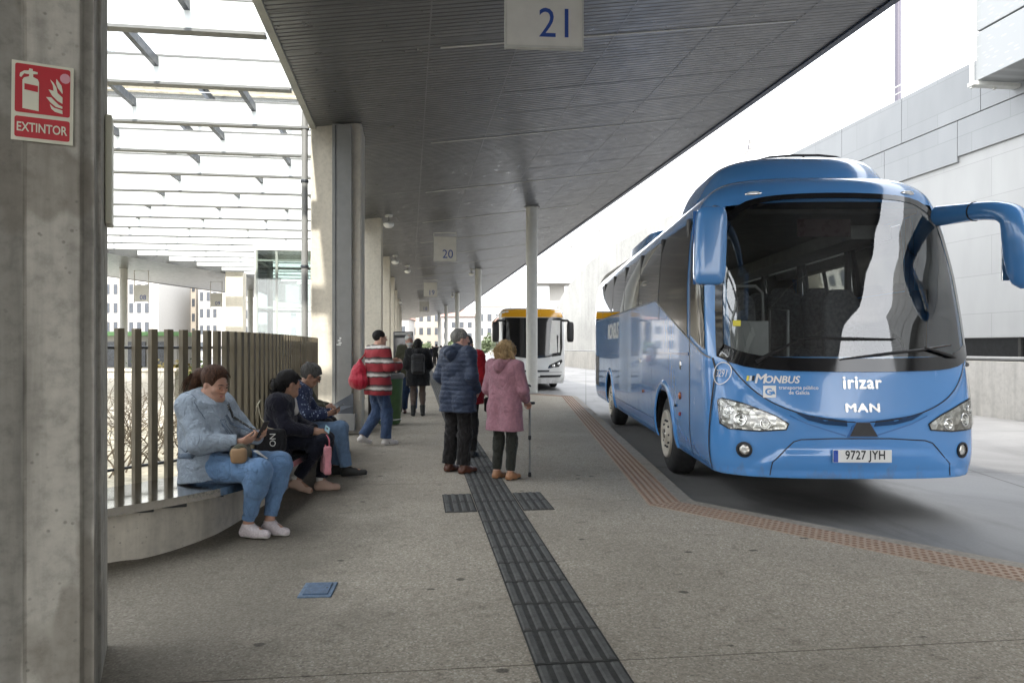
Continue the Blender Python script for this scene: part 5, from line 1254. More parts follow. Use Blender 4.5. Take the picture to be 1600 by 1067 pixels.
M['olive'] = cloth('olive_jacket', srgb(74, 74, 60)); M['black_cloth'] = cloth('black_cloth', srgb(30, 30, 32)); M['brown_leggings'] = cloth('brown_grey_leggings', srgb(92, 80, 74)); M['red_jacket'] = cloth('red_jacket', srgb(150, 24, 34)); M['white_cloth'] = cloth('white_cloth', srgb(205, 202, 198))
M['shoe_white'] = pm('white_shoe', srgb(205, 200, 196), .55, var=.1, ns=30); M['shoe_beige'] = pm('beige_suede_shoe', srgb(190, 162, 146), .85, var=.1); M['shoe_brown'] = pm('brown_leather_shoe', srgb(88, 54, 40), .4, var=.2); M['shoe_tan'] = pm('tan_shoe', srgb(150, 108, 76), .5, var=.2); M['shoe_black'] = pm('black_shoe', srgb(34, 35, 34), .6, var=.2)
M['shoe_floral'] = pm('pale_patterned_shoe', srgb(206, 196, 198), .75, var=.16, ns=70); M['eye'] = pm('eye', (.5, .48, .45), .2); M['iris'] = pm('iris', (.02, .012, .008), .2); M['lip'] = pm('lip', (.36, .14, .12), .45); M['frame_dark'] = pm('spectacle_frame', (.01, .01, .01), .3); M['brow'] = pm('brow_hair', (.035, .022, .015), .8)
def stripes(name):
    m, nt, b = base_mat(name); sx = N(nt, 'ShaderNodeSeparateXYZ'); nt.links.new(coords(nt), sx.inputs[0]); a = N(nt, 'ShaderNodeMath', operation='MULTIPLY_ADD'); nt.links.new(noise(nt, coords(nt), 5, 2), a.inputs[0]); a.inputs[1].default_value = .06; nt.links.new(sx.outputs[2], a.inputs[2])
    q = N(nt, 'ShaderNodeMath', operation='FRACT'); mu = N(nt, 'ShaderNodeMath', operation='MULTIPLY'); nt.links.new(a.outputs[0], mu.inputs[0]); mu.inputs[1].default_value = 1 / .205; nt.links.new(mu.outputs[0], q.inputs[0])
    r = N(nt, 'ShaderNodeValToRGB'); r.color_ramp.interpolation = 'CONSTANT'; el = r.color_ramp.elements
    for p, c in ((.16, srgb(72, 66, 66)), (.24, srgb(196, 190, 184)), (.42, srgb(120, 112, 108)), (.52, srgb(56, 46, 48)), (.62, srgb(140, 40, 48))): e = el.new(p); e.color = (*c, 1)
    el[0].position = 0; el[0].color = (*srgb(140, 40, 48), 1); el[-1].position = 1; el[-1].color = (*srgb(140, 40, 48), 1); nt.links.new(q.outputs[0], r.inputs[0])
    c = mixc(nt, .35, r.outputs[0], ramp(nt, noise(nt, coords(nt, (1, 1, 3)), 60, 3), [(.3, .3), (.7, 1.2)]), 'MULTIPLY'); nt.links.new(c, b.inputs['Base Color']); b.inputs['Roughness'].default_value = .9; bump(nt, b, noise(nt, coords(nt), 150, 2), .35, .002); return m
M['stripes'] = stripes('striped_knit')
def printcloth(name, c1, c2, sc):
    m, nt, b = base_mat(name); vo = N(nt, 'ShaderNodeTexVoronoi', Scale=sc); nt.links.new(coords(nt, (1, 1, .8)), vo.inputs['Vector']); s2 = noise(nt, coords(nt), sc * 1.3, 3)
    c = ramp(nt, vo.outputs['Distance'], [(.22, c2), (.34, c1)]); c = mixc(nt, ramp(nt, s2, [(.5, 0.0), (.58, .8)]), c, c1); nt.links.new(c, b.inputs['Base Color']); b.inputs['Roughness'].default_value = .85; return m
M['print_blue'] = printcloth('blue_leaf_print', srgb(34, 44, 74), srgb(150, 164, 186), 34)

V3 = lambda *a: np.array(a, float)
def rotz(a): return Matrix.Rotation(a, 3, 'Z')
def frame(yaw, pitch=0, roll=0): return Matrix.Rotation(yaw, 3, 'Z') @ Matrix.Rotation(pitch, 3, 'X') @ Matrix.Rotation(roll, 3, 'Y')

STAND = dict(hip=(.095, 0, .90), kn=(.10, .02, .49), an=(.105, -.03, .085), sh=(.185, 0, 1.43), el=(.245, -.03, 1.14), wr=(.25, .06, .90), neck=(0, -.01, 1.475), head=(0, .03, 1.605), waist=(0, 0, 1.06), chest=(0, -.005, 1.27))
def joints(base, over):
    J = {}
    for k, v in base.items():
        if k in ('hip', 'kn', 'an', 'sh', 'el', 'wr'): J[k + 'R'] = np.array(v, float); J[k + 'L'] = np.array((-v[0], v[1], v[2]), float)
        else: J[k] = np.array(v, float)
    for k, v in over.items(): J[k] = np.array(v, float) if not isinstance(v, (Matrix, str, float, int)) else v
    return J

def hand(f, wr, d, n, u, curl=.5, s=1.0, spread=0.0, thumb=.6):
    """palm, four unequal bent fingers and a thumb off the side of the palm; d along the hand, n out of the palm, u towards the thumb"""
    d, n, u = (np.array(Vector(x).normalized()) for x in (d, n, u)); n = n - d * (n @ d); n /= np.linalg.norm(n); u2 = np.cross(d, n); u = u2 if u2 @ u > 0 else -u2
    f.rc(wr - d * .01, wr + d * .03 * s, .026 * s, .025 * s, .02)
    for i, (o, L) in enumerate(((.029, .92), (.010, 1.0), (-.010, .94), (-.028, .76))):
        b0 = wr + d * .085 * s * (1 - .06 * abs(i - 1.3)) + u * o * s; f.rc(wr + d * .02 * s + u * o * .55 * s, b0, .0145 * s, .0125 * s, .018)
        p = b0; dd = d + u * spread * (1.5 - i) * .12; a = 0
        for L0, r in ((.042, .0098), (.027, .0088), (.022, .0078)):
            a += curl * (1.15 if r < .0098 else .8); e = dd * math.cos(a) + n * math.sin(a); q = p + e * L0 * L * s; f.rc(p, q, r * s, (r - .0012) * s, .0045); p = q
    b0 = wr + d * .028 * s + u * .022 * s; dd = d * .62 + u * .62 + n * thumb * .5; dd /= np.linalg.norm(dd); m1 = b0 + dd * .040 * s; d2 = d * .85 + u * .15 + n * thumb * .6; d2 /= np.linalg.norm(d2)
    f.rc(b0, m1, .016 * s, .0115 * s, .014); f.rc(m1, m1 + d2 * .030 * s, .011 * s, .009 * s, .006); f.rc(m1 + d2 * .030 * s, m1 + d2 * .052 * s + n * .008 * thumb, .009 * s, .0075 * s, .005)

def head(f, c, Rm, s=1.0, fat=0.0, female=False):
    P = lambda x, y, z: np.array(Rm @ Vector((x, y, z))) * s + c
    E = lambda x, y, z, r, k=.02, cut=False, R2=None: f.el(P(x, y, z), np.array(r) * s, Rm if R2 is None else Rm @ R2, k, cut)
    Rr = lambda a, b, ra, rb, k=.01, cut=False: f.rc(P(*a), P(*b), ra * s, rb * s, k, cut)
    E(0, -.018, .032, (.074, .095, .086)); E(0, .018, -.030, (.060 + fat * .35, .070, .078), .03); Rr((-.018, .062, -.092), (.018, .062, -.092), .022 + fat * .2, .022 + fat * .2, .03)
    for g in (-1, 1):
        Rr((g * .052, .0, -.055), (g * .030, .055, -.088), .024 + fat * .4, .020 + fat * .25, .03); E(g * .038, .062, -.028, (.026 + fat * .3, .020, .024), .02)
        E(g * .031, .092, .008, (.017, .013, .0105), .012, True); E(g * .031, .0765, .006, (.0135, .0125, .0115), .003); E(g * .076, -.008, -.008, (.010, .020, .031), .006)
        Rr((g * .012, .089, .026), (g * .045, .078, .026), .0085, .008, .014)
    if fat: E(0, .03, -.105, (.055 + fat, .05, .035), .04)
    Rr((0, .090, .014), (0, .111, -.022), .0075, .0115, .012); Rr((-.012, .094, -.028), (.012, .094, -.028), .008, .008, .008)
    Rr((-.017, .084, -.057), (.017, .084, -.057), .0075, .0075, .008); Rr((-.015, .082, -.068), (.015, .082, -.068), .008, .008, .008); Rr((-.022, .0945, -.0622), (.022, .0945, -.0622), .0028, .0028, .003, True)
    return P

def dressed(label, loc, yaw, J, group=None, skin='skin', vox=.010, g=1.0, hs=1.0, hd=(0, 0, 0), fat=0.0, top=None, bottom=None, shoes='shoe_black', hair=None, hands=None, face=True, sc=1.0):
    """one person: skin mesh (top level) with clothing, shoes and hair as children"""
    g *= .86; Rh = frame(*hd); lo = np.min([J[k] for k in J], 0) - .24; hi = np.max([J[k] for k in J], 0) + .24; lo[2] = min(lo[2], -.06)
    f = Fld(lo, hi, vox); hc = J['head']
    for S in 'LR':
        hip, kn, an, sh, el, wr = (J[k + S] for k in ('hip', 'kn', 'an', 'sh', 'el', 'wr'))
        f.rc(hip, kn, .080 * g, .050 * g, .05); f.rc(kn, an, .050 * g, .036, .03); f.rc(J['chest'] + (sh - J['chest']) * .4, sh, .075, .050, .05); f.rc(sh, el, .046 * g, .038 * g, .03); f.rc(el, wr, .037 * g, .026, .02)
        f.rc(J['waist'] + (hip - J['waist']) * .5, J['chest'] + (sh - J['chest']) * .45, .10 * g, .095 * g, .08); f.rc(hip, J['waist'] + (hip - J['waist']) * .4, .10 * g, .10 * g, .06)
        toe = J.get('toe' + S); toe = an + V3(0, .15, -.055) if toe is None else toe; f.rc(an, toe, .034, .026, .03)
        h = (hands or {}).get(S)
        if h is None: d = wr - el; d = d / np.linalg.norm(d); sgn = 1 if S == 'R' else -1; h = dict(d=d + V3(0, .1, 0), n=V3(-sgn, .1, 0), u=V3(0, 1, 0), curl=.28)
        hand(f, wr, h['d'], h['n'], h['u'], h.get('curl', .4), h.get('s', 1.0), thumb=h.get('thumb', .5))
    f.rc(J['neck'], hc + np.array(Rh @ Vector((0, -.025, -.075))), .060 + fat * .5, .052 + fat * .4, .03); f.rc(J['chest'], J['neck'], .10, .06, .06)
    P = head(f, hc, Rh, hs, fat)
    root = f.build('person', M[skin], None); tag(root, label, 'person', group); root.location = loc; root.rotation_euler = (0, 0, yaw); root.scale = (sc, sc, sc)
    if face:
        e = MB(); br = MB(); ir = MB()
        for q in (-1, 1):
            e.sell(P(q * .031, .0785, .006), (.0125, .0115, .0085), 1, 1, 10, 8, Rh.copy()); ir.sell(P(q * .031, .0880, .0035), (.0055, .0035, .006), 1, 1, 8, 6, Rh.copy())
            br.tube([P(q * .014, .0985, .030), P(q * .032, .096, .035), P(q * .050, .084, .029)], [.0035, .0045, .002], 6)
        eo = e.build('eyes', M['eye'], root, True); ir.build('iris', M['iris'], eo, True); br.build('eyebrows', M[face] if isinstance(face, str) else M['brow'], root, True)
        l = MB(); l.tube([P(-.019, .0885, -.0605), P(-.008, .0935, -.0585), (P(0, .0938, -.0592)), P(.008, .0935, -.0585), P(.019, .0885, -.0605)], [.002, .0042, .0042, .0042, .002], 6); l.tube([P(-.016, .0885, -.0665), P(0, .0925, -.068), P(.016, .0885, -.0665)], [.002, .005, .002], 6); l.build('lips', M['lip'], root, True)
    for gname, fn, mt in (('trousers', bottom, None), ('jacket', top, None)):
        if fn: fn(root, J, vox)
    for S in 'LR':
        an = J['an' + S]; toe = J.get('toe' + S); toe = an + V3(0, .155, -.055) if toe is None else toe; shoe(root, an, toe, shoes, vox)
    if hair: hair(root, P, Rh, hs, hc)
    return root
def shoe(root, an, toe, mt, vox, big=1.0):
    d = toe - an; hz = math.hypot(d[0], d[1]); up0 = V3(0, 0, 1); f_ = toe - an; fl = V3(d[0], d[1], d[2] + .058); L = np.linalg.norm(fl); fl = fl / L; sd_ = np.cross(fl, up0); sd_ = sd_ / np.linalg.norm(sd_); up = np.cross(sd_, fl)
    heel = an - up * .052 - fl * .035; tip = an - up * .056 + fl * L; f = Fld(np.minimum(np.minimum(heel, tip), an) - .13, np.maximum(np.maximum(heel, tip), an) + .13, vox * .8)
    mid = heel * .45 + tip * .55; f.rc(heel, mid, .036 * big, .038 * big, .03); f.rc(mid, tip, .040 * big, .034 * big, .03); f.rc(an + up * .012, heel + up * .014 + fl * .012, .042 * big, .038 * big, .03); f.rc(an - up * .01 + fl * .02, mid + up * .012, .040, .032, .04)
    f.cutplane(an - up * .085, -up, .006); f.cutplane(an + up * .022, up, .004); o = f.build('shoe', M[mt], root)
    s = Fld(np.minimum(heel, tip) - .12, np.maximum(heel, tip) + .12, vox * .8); q = up * .030; s.rc(heel - up * .0, mid, .039 * big, .043 * big, .02); s.rc(mid, tip, .043 * big, .037 * big, .02); s.cutplane(an - up * .0865, -up, .003); s.cutplane(an - up * .068, up, .003)
    s.build('sole', M['shoe_white'] if mt in ('shoe_white', 'shoe_floral') else (M['shoe_beige'] if mt == 'shoe_beige' else M['rubber']), o); return o

def trousers(mt, g=1.0, hem=.10, r=(.098, .068, .062), seat=1.0, fold=.008, waist=True, seed=1, zcut=None):
    def fn(root, J, vox):
        pts = [J[k + S] for k in ('hip', 'kn', 'an') for S in 'LR'] + [J['waist']]; f = Fld(np.min(pts, 0) - .27, np.max(pts, 0) + .27, vox)
        for S in 'LR':
            hip, kn, an = (J[k + S] for k in ('hip', 'kn', 'an')); end = an + (kn - an) * hem; f.rc(hip, kn, r[0] * g, r[1] * g, .05); f.rc(kn, end, r[1] * g, r[2] * (g if g < 1.2 else 1.0), .04)
            mid = kn + (an - kn) * .3; d = an - kn; d = d / np.linalg.norm(d); calf = np.cross(d, np.cross(hip - kn, d)); f.rc(kn, mid, r[1] * g * .98, r[1] * g * .98, .04); f.rc(hip, J['waist'] + (hip - J['waist']) * .5, .105 * g * seat, .10 * g * seat, .07)
        f.rc(J['hipL'], J['hipR'], .105 * g * seat, .105 * g * seat, .07)
        if fold: f.folds(fold, seed, 20)
        for S in 'LR':
            an, kn = J['an' + S], J['kn' + S]; d = an - kn; d = d / np.linalg.norm(d); e = an - d * np.linalg.norm(an - kn) * (hem - .02); sl, G = f.sub(e + d * .1 - .115, e + d * .1 + .115)
            if sl: f.carve(sl, (.0 - ((G[0] - e[0]) * d[0] + (G[1] - e[1]) * d[1] + (G[2] - e[2]) * d[2])).astype(np.float32), .004)
        f.build('trousers', M[mt], root)
    return fn
def jacket(mt, g=1.0, infl=.03, hem=.30, flare=0.0, name='jacket', fold=.012, seed=2, sleeve=.93, collar=.05, hood=False, seated=False, belly=0.0, quilt=0.0, bust=0.0, down=None, cuff=True, wz=None, open_v=None):
    def fn(root, J, vox):
        pts = [J[k + S] for k in ('hip', 'sh', 'el', 'wr') for S in 'LR'] + [J['neck'], J['waist']]; lo = np.min(pts, 0) - .26 - belly; hi = np.max(pts, 0) + .22; lo[2] -= hem; f = Fld(lo, hi, vox)
        hc_ = (J['hipL'] + J['hipR']) / 2; dn = J['waist'] - hc_; dn = -dn / np.linalg.norm(dn)
        if down is not None: dn = np.array(down, float)
        for S in 'LR':
            hip, sh, el, wr = (J[k + S] for k in ('hip', 'sh', 'el', 'wr')); ch = J['chest'] + (sh - J['chest']) * .52; wa = J['waist'] + (hip - hc_) * .80
            f.rc(ch, wa, .105 * g + infl, .098 * g + infl, .08); f.rc(wa, hip + (hip - hc_) * .1, .098 * g + infl, .108 * g + infl, .06); f.rc(ch, sh, .085 + infl, .058 + infl, .06)
            if hem > 0: e = hip + dn * hem + (hip - hc_) * flare * 1.5; f.rc(hip + (hip - hc_) * .1, e, .108 * g + infl, .108 * g + infl + flare, .05)
            f.rc(sh, el, .054 * g + infl, .046 * g + infl, .04); e = el + (wr - el) * sleeve; f.rc(el, e, .046 * g + infl, .036 + infl * .75, .03)
        f.rc(J['chest'], J['neck'] + V3(0, -.005, .01), .11 + infl, .062 + infl * .6, .06)
        if belly: f.el(J['waist'] + V3(0, .07, .03), (.18 * g, .12 + belly, .15), None, .08)
        if bust: f.el(J['chest'] + V3(0, .10, -.04), (.17 * g, .06 + bust, .10), None, .07)
        if quilt:
            G2 = f.lo[2] + f.vox * np.arange(f.n[2]); f.d = f.d + (quilt * np.abs(np.sin(G2 * PI / .055)) ** .5 * -1 + quilt * .6)[None, None, :].astype(np.float32)
        if fold: f.folds(fold, seed, 16, .7)
        nk = J['neck']; nd = J['head'] - J['neck']; nd = nd / np.linalg.norm(nd); f.cutplane(nk + nd * collar, nd, .006); f.rc(nk + nd * .02, nk + nd * .16 + V3(0, .01, 0), .058, .062, .008, True)
        if hem > 0: f.cutplane(hc_ + dn * hem, dn, .006)
        for S in 'LR':
            el, wr = J['el' + S], J['wr' + S]; d = wr - el; d = d / np.linalg.norm(d); e = el + (wr - el) * sleeve; sl, G = f.sub(e + d * .07 - .10, e + d * .07 + .10)
            if sl: pl_ = -((G[0] - e[0]) * d[0] + (G[1] - e[1]) * d[1] + (G[2] - e[2]) * d[2]); rr_ = np.sqrt((G[0] - wr[0]) ** 2 + (G[1] - wr[1]) ** 2 + (G[2] - wr[2]) ** 2) - .095; f.carve(sl, np.maximum(pl_, rr_).astype(np.float32), .004)
        o = f.build(name, M[mt], root)
        if cuff:
            for S in 'LR':
                el, wr = J['el' + S], J['wr' + S]; d = wr - el; d = d / np.linalg.norm(d); e = el + (wr - el) * sleeve; b = MB(); r0 = .036 + infl * .75 + .004; b.tube([e - d * .045, e - d * .04, e - d * .004, e + d * .002], [r0 * .95, r0 + .004, r0 + .003, r0 * .9], 16); b.build('cuff', M[mt], o, True)
        if hood:
            h = Fld(nk - .26, nk + .26, vox); b0 = nk + V3(0, -.075, -.015)
            h.rc(b0 + V3(-.075, .05, .02), b0 + V3(0, -.055, -.035), .050, .062, .03); h.rc(b0 + V3(.075, .05, .02), b0 + V3(0, -.055, -.035), .050, .062, .03); h.rc(b0 + V3(0, -.05, -.02), b0 + V3(0, -.03, -.12), .075, .03, .05); h.rc(nk + V3(0, .0, .03), nk + V3(0, .02, .2), .065, .08, .01, True); h.folds(.010, seed + 4, 24); h.build('hood', M[mt], o)
        return o
    return fn
def hair_cap(mt, extra=None, line=.0, thick=.012, noise_=.006, seed=5, f_=60, sides=0.0, bald=False):
    def fn(root, P, Rh, s, hc):
        vx = .006 if s <= 1.2 else .007; f = Fld(hc - .24 * s, hc + .24 * s, vx)
        f.el(P(0, -.022, .036), (np.array((.076, .097, .088)) + thick) * s, Rh, .01)
        if sides: 
            for q in (-1, 1): f.rc(P(q * .07, -.02, .02), P(q * .072, -.03, -.03 - sides), .02 * s, .018 * s, .02)
            f.rc(P(0, -.08, .0), P(0, -.085, -.05 - sides), .05 * s, .045 * s, .04)
        if extra: extra(f, P, s, Rh)
        r = np.random.default_rng(seed)
        G = np.meshgrid(*[f.lo[i] + f.vox * np.arange(f.n[i], dtype=np.float32) for i in range(3)], indexing='ij'); o = 0
        for _ in range(5): v = r.normal(size=3) * f_; o = o + np.sin(G[0] * v[0] + G[1] * v[1] + G[2] * v[2] + r.uniform(0, 6) + 1.2 * np.sin(G[2] * f_ * .5 + r.uniform(0, 6)))
        f.d += (o * noise_ / 3).astype(np.float32)
        f.el(P(0, .098, -.030 + line), np.array((.068, .070, .085)) * s, Rh, .030, True)
        for q in (-1, 1): f.el(P(q * .078, .012, -.035), np.array((.030, .038, .050)) * s, Rh, .01, True) if not sides else None
        if bald: f.el(P(0, .0, .150), np.array((.06, .075, .062)) * s, Rh, .01, True)
        if not sides: f.rc(P(0, -.03, -.125), P(0, -.10, -.13), .062 * s, .055 * s, .015, True)
        f.build('hair', M[mt], root)
    return fn
def sol(name, label, cat, mat, build, loc, yaw, lo, hi, vox=.008, group=None):
    """a belonging modelled as one blended solid"""
    f = Fld(lo, hi, vox); build(f); o = f.build(name, M[mat], None); tag(o, label, cat, group); o.location = loc; o.rotation_euler = (0, 0, yaw); return o
def phone(label, loc, rot, group='phones in hands'):
    o = thing('phone', label, 'phone', loc, 0, group); o.rotation_euler = rot; MB().bbox((0, 0, 0), (.074, .15, .009), .004).build('case', M['black'], o); MB().box((0, 0, .0052), (.066, .138, .001)).build('screen', M['gloss_black'], o); return o
def w(loc, yaw, p, sc=1.0): v = rotz(yaw) @ Vector(p) * sc; return Vector(loc) + v

from mathutils.bvhtree import BVHTree
def on_surface(o, lines, r, name, mat, off=.0, closed=False, n=10, flat=None):
    """seams and straps laid on a garment: each line follows the nearest surface"""
    me = o.data; bv = BVHTree.FromPolygons([v.co for v in me.vertices], [p.vertices for p in me.polygons]); b = MB()
    for L in lines:
        P_ = [Vector(p) for p in L]; pts = []; up = []
        for a, c in zip(P_, P_[1:]): pts += [a.lerp(c, k / n) for k in range(n)]
        pts.append(P_[-1]); q = []
        for p in pts: co, nr, _, _ = bv.find_nearest(p); q.append(co + nr * off)
        if flat:
            vs = []
            for i, p in enumerate(q):
                d = (q[min(i + 1, len(q) - 1)] - q[max(i - 1, 0)]).normalized(); _, nr, _, _ = bv.find_nearest(p); s_ = d.cross(nr).normalized() * flat
                vs += [p + s_ + nr * .003, p - s_ + nr * .003, p - s_ - nr * .004, p + s_ - nr * .004]
            b.add(vs, [(4 * i + j, 4 * i + (j + 1) % 4, 4 * i + 4 + (j + 1) % 4, 4 * i + 4 + j) for i in range(len(q) - 1) for j in range(4)])
        else: b.tube(q, r, 6)
    return b.build(name, mat, o if o.parent is None or True else None, True)
def garment(person, kind='jacket'): return [c for c in person.children if c.name.startswith(kind)][0]

def strands(person, rows, r, mat, name='hair_strands'):
    hair = [c for c in person.children if c.name.startswith('hair')][0]; b = MB()
    for L in rows: b.tube(L, [r * .7] + [r] * (len(L) - 2) + [r * .3], 4, False)
    return b.build(name, M[mat], hair, True)
# ---------------------------------------------------------------- the people
D2 = lambda *a: V3(*a)
# 1 seated woman in denim
L1 = (-2.45, 6.0, 0); Y1 = R(-104)
J1 = joints(STAND, dict(hipR=(.12, 0, .555), hipL=(-.12, 0, .555), knR=(.14, .53, .535), knL=(-.13, .54, .55), anR=(.10, .40, .095), anL=(-.03, .51, .095), toeR=(.11, .57, .040), toeL=(-.01, .67, .035),
    waist=(0, -.03, .78), chest=(0, -.06, .97), neck=(0, -.035, 1.10), head=(0, .035, 1.205), shR=(.20, -.06, 1.04), shL=(-.20, -.06, 1.04), elR=(.285, .10, .755), elL=(-.285, .12, .77), wrR=(.11, .345, .755), wrL=(-.075, .375, .77)))
def pony(f, P, s, Rh): f.rc(P(0, -.10, .03), P(0, -.165, .0), .036 * s, .050 * s, .02); f.rc(P(0, -.165, .0), P(.04, -.175, -.10), .056 * s, .030 * s, .02)
H1 = dict(R=dict(d=(-.62, .75, .18), n=(-.5, -.25, .75), u=(.1, .35, .9), curl=.62, s=1.02), L=dict(d=(.45, .80, .2), n=(.4, -.3, .8), u=(0, .3, .9), curl=.6, s=1.0))
dressed('woman in a light denim jacket and pale jeans seated looking at a phone', L1, Y1, J1, None, 'skin', .0075, 1.22, 1.10, (-.22, -.38, .05), .012,
    jacket('denim_light', 1.24, .028, .11, .03, fold=.009, seed=3, belly=.04, bust=.035, collar=.03, sleeve=.90, down=(0, .12, -1)), trousers('jeans_pale', 1.28, .14, (.105, .072, .052), fold=.007, seed=5), 'shoe_floral', hair_cap('hair_brown', pony, thick=.009, noise_=.003, line=.03), H1)
collar = Fld((-.2, -.25, .95), (.2, .2, 1.25), .007)
for q in (-1, 1): collar.rc((q * .10, -.05, 1.125), (q * .065, .085, 1.035), .032, .026, .01); collar.rc((q * .095, -.06, 1.115), (q * .02, -.115, 1.13), .026, .026, .02)
sv = {o['label'][:20]: o for o in bpy.data.objects if o.get('category') == 'person'}
denim = [o for o in bpy.data.objects if o.get('category') == 'person'][-1]
collar.build('collar', M['denim_light'], denim)
tq = Fld((-.15, -.05, .9), (.15, .2, 1.15), .007); tq.rc((-.03, .035, 1.045), (0, .065, .97), .038, .038, .02); tq.rc((.03, .035, 1.045), (0, .065, .97), .038, .038, .02); tq.build('shirt', M['white_cloth'], denim)
pk = MB()
for q in (-1, 1): pk.bbox((q * .12, .135, .93), (.11, .012, .012), .004, rz=q * -.5)
dj = garment(denim); M['seam_thread'] = cloth('denim_seam', srgb(92, 106, 122)); M['strap_check'] = printcloth('chequered_strap', (.02, .02, .02), (.6, .6, .58), 60)
on_surface(dj, [[(.02, .3, 1.04), (.0, .3, .95), (-.01, .35, .85), (-.01, .35, .72)]], .005, 'placket', M['seam_thread'], .001, flat=.016)
on_surface(dj, [[(.07, .3, .99), (.15, .3, .98), (.155, .3, .955), (.11, .3, .94), (.072, .3, .955), (.07, .3, .99)], [(-.07, .3, .99), (-.15, .3, .98), (-.155, .3, .955), (-.11, .3, .94), (-.072, .3, .955), (-.07, .3, .99)]], .0035, 'pocket_flap', M['seam_thread'])
on_surface(dj, [[(.19, -.12, 1.10), (.215, -.02, 1.07), (.23, .05, 1.0), (.21, .08, .93)], [(.30, -.14, .72), (.32, 0, .69), (.28, .15, .68), (.15, .28, .68)], [(.12, -.2, 1.0), (.2, -.18, .85), (.22, -.16, .68)], [(.12, .25, .92), (.13, .28, .82), (.14, .3, .72)]], .0035, 'seam', M['seam_thread'])
on_surface(dj, [[(.0, .3, .86), (.12, .26, .85), (.24, .1, .84)], [(-.02, .3, .86), (-.12, .26, .85), (-.24, .1, .84)], [(.22, -.2, 1.03), (.1, -.25, 1.03), (-.1, -.25, 1.03)]], .003, 'yoke_seam', M['seam_thread'])
on_surface(dj, [[(.24, .2, .66), (.15, .3, .66), (.05, .33, .66)], [(.30, .05, .66), (.3, -.1, .66), (.2, -.2, .66)]], .01, 'waistband', M['seam_thread'], .0, flat=.02)
on_surface(dj, [[(-.07, .05, 1.10), (-.06, .3, 1.0), (-.09, .35, .92), (-.14, .35, .82)]], .01, 'bag_cross_strap', M['strap_check'], .003, flat=.013)
phone('black phone held in both hands by the woman in denim', w(L1, Y1, (.005, .475, .845)), (R(62), 0, Y1))
def bag1(f): f.rc((-.10, 0, 0), (.11, .0, .02), .075, .065, .02); f.rc((-.10, 0, -.02), (.11, 0, -.01), .075, .06, .02); f.folds(.008, 3, 24)
hb = thing('handbag', 'small olive handbag with a tan end on the lap of the woman in denim', 'handbag', w(L1, Y1, (.09, .33, .665)), Y1 + .5)
f = Fld((-.25, -.15, -.15), (.25, .15, .15), .008); bag1(f); f.build('bag_body', cloth('olive_bag', srgb(72, 70, 50), rough=.6), hb)
MB().sell((.125, 0, .0), (.055, .062, .062), .5, .6, 16, 10).build('bag_end', pm('tan_leather', srgb(150, 120, 88), .6), hb, True)
b = MB(); b.tube([(-.10, .02, .07), (-.06, -.10, .10), (.05, -.12, .06), (.12, .0, .07)], .009, 6); b.build('bag_strap', M['strap_check'], hb, True)
pp = thing('folded_paper', 'white folded paper lying on the thigh of the woman in denim', 'paper', w(L1, Y1, (-.06, .42, .66)), Y1 + .3)
b = MB(); b.add([(-.06, -.05, .0), (.06, -.05, .012), (.065, .06, -.05), (-.055, .06, -.062), (-.06, -.05, .003), (.06, -.05, .015), (.065, .06, -.047), (-.055, .06, -.059)], [(0, 3, 2, 1), (4, 5, 6, 7), (0, 1, 5, 4), (1, 2, 6, 5), (2, 3, 7, 6), (3, 0, 4, 7)]); b.build('sheet', M['paper'], pp)

def Ph(J, hd, s): Rm = frame(*hd); return lambda x, y, z: Vector(np.array(Rm @ Vector((x, y, z))) * s + J['head'])
rs = random.Random(3); q1 = Ph(J1, (-.22, -.38, .05), 1.10); rows = []
for k in range(150):       # hair combed back from the hairline into the ponytail
    u = rs.uniform(-1.25, 1.25); st = []
    for i in range(8):
        t = i / 7; a = .50 - 2.0 * t; wd = 1 - t * .9; x = .085 * math.sin(u) * (1 if t < .5 else wd / .55); yy = .108 * math.sin(a + .25) - .022; zz = .036 + .099 * math.cos(u * (1 - t * .6)) * max(.1, math.cos(a + .25))
        st.append(q1(x + rs.gauss(0, .0015), yy, zz + rs.gauss(0, .002)))
    rows.append(st)
for k in range(60):
    o_ = (rs.gauss(0, .018), rs.gauss(0, .014)); rows.append([q1(o_[0] * .4, -.11 + o_[1], .03), q1(o_[0] * 1.6, -.178 + o_[1] * 2, .0), q1(.025 + o_[0] * 2, -.195 + o_[1] * 2, -.07), q1(.05 + o_[0] * 2, -.185 + o_[1] * 2, -.14 + rs.uniform(-.03, .02))])
strands(denim, rows, .0035, 'hair_brown')
# 2 seated woman in navy
L2 = (-2.43, 7.68, 0); Y2 = R(-84)
J2 = joints(STAND, dict(hipR=(.10, 0, .535), hipL=(-.10, 0, .535), knR=(.14, .46, .535), knL=(-.09, .47, .53), anR=(.17, .20, .14), anL=(-.04, .42, .085), toeR=(.22, .355, .045), toeL=(-.03, .59, .030),
    waist=(0, .01, .70), chest=(0, .02, .875), neck=(0, .065, .995), head=(0, .105, 1.125), shR=(.17, .02, .935), shL=(-.17, .02, .935), elR=(.235, .12, .69), elL=(-.24, .13, .69), wrR=(.15, .40, .625), wrL=(-.10, .37, .62)))
def bun(f, P, s, Rh): f.el(P(0, -.115, -.035), np.array((.075, .062, .070)) * s, None, .03); f.rc(P(0, -.10, -.09), P(0, -.09, -.12), .05 * s, .03 * s, .03)
H2 = dict(R=dict(d=(-.15, .95, -.25), n=(-.8, 0, -.3), u=(.2, .3, .9), curl=.75), L=dict(d=(.3, .9, -.1), n=(.2, -.1, -1), u=(.8, .3, 0), curl=.4))
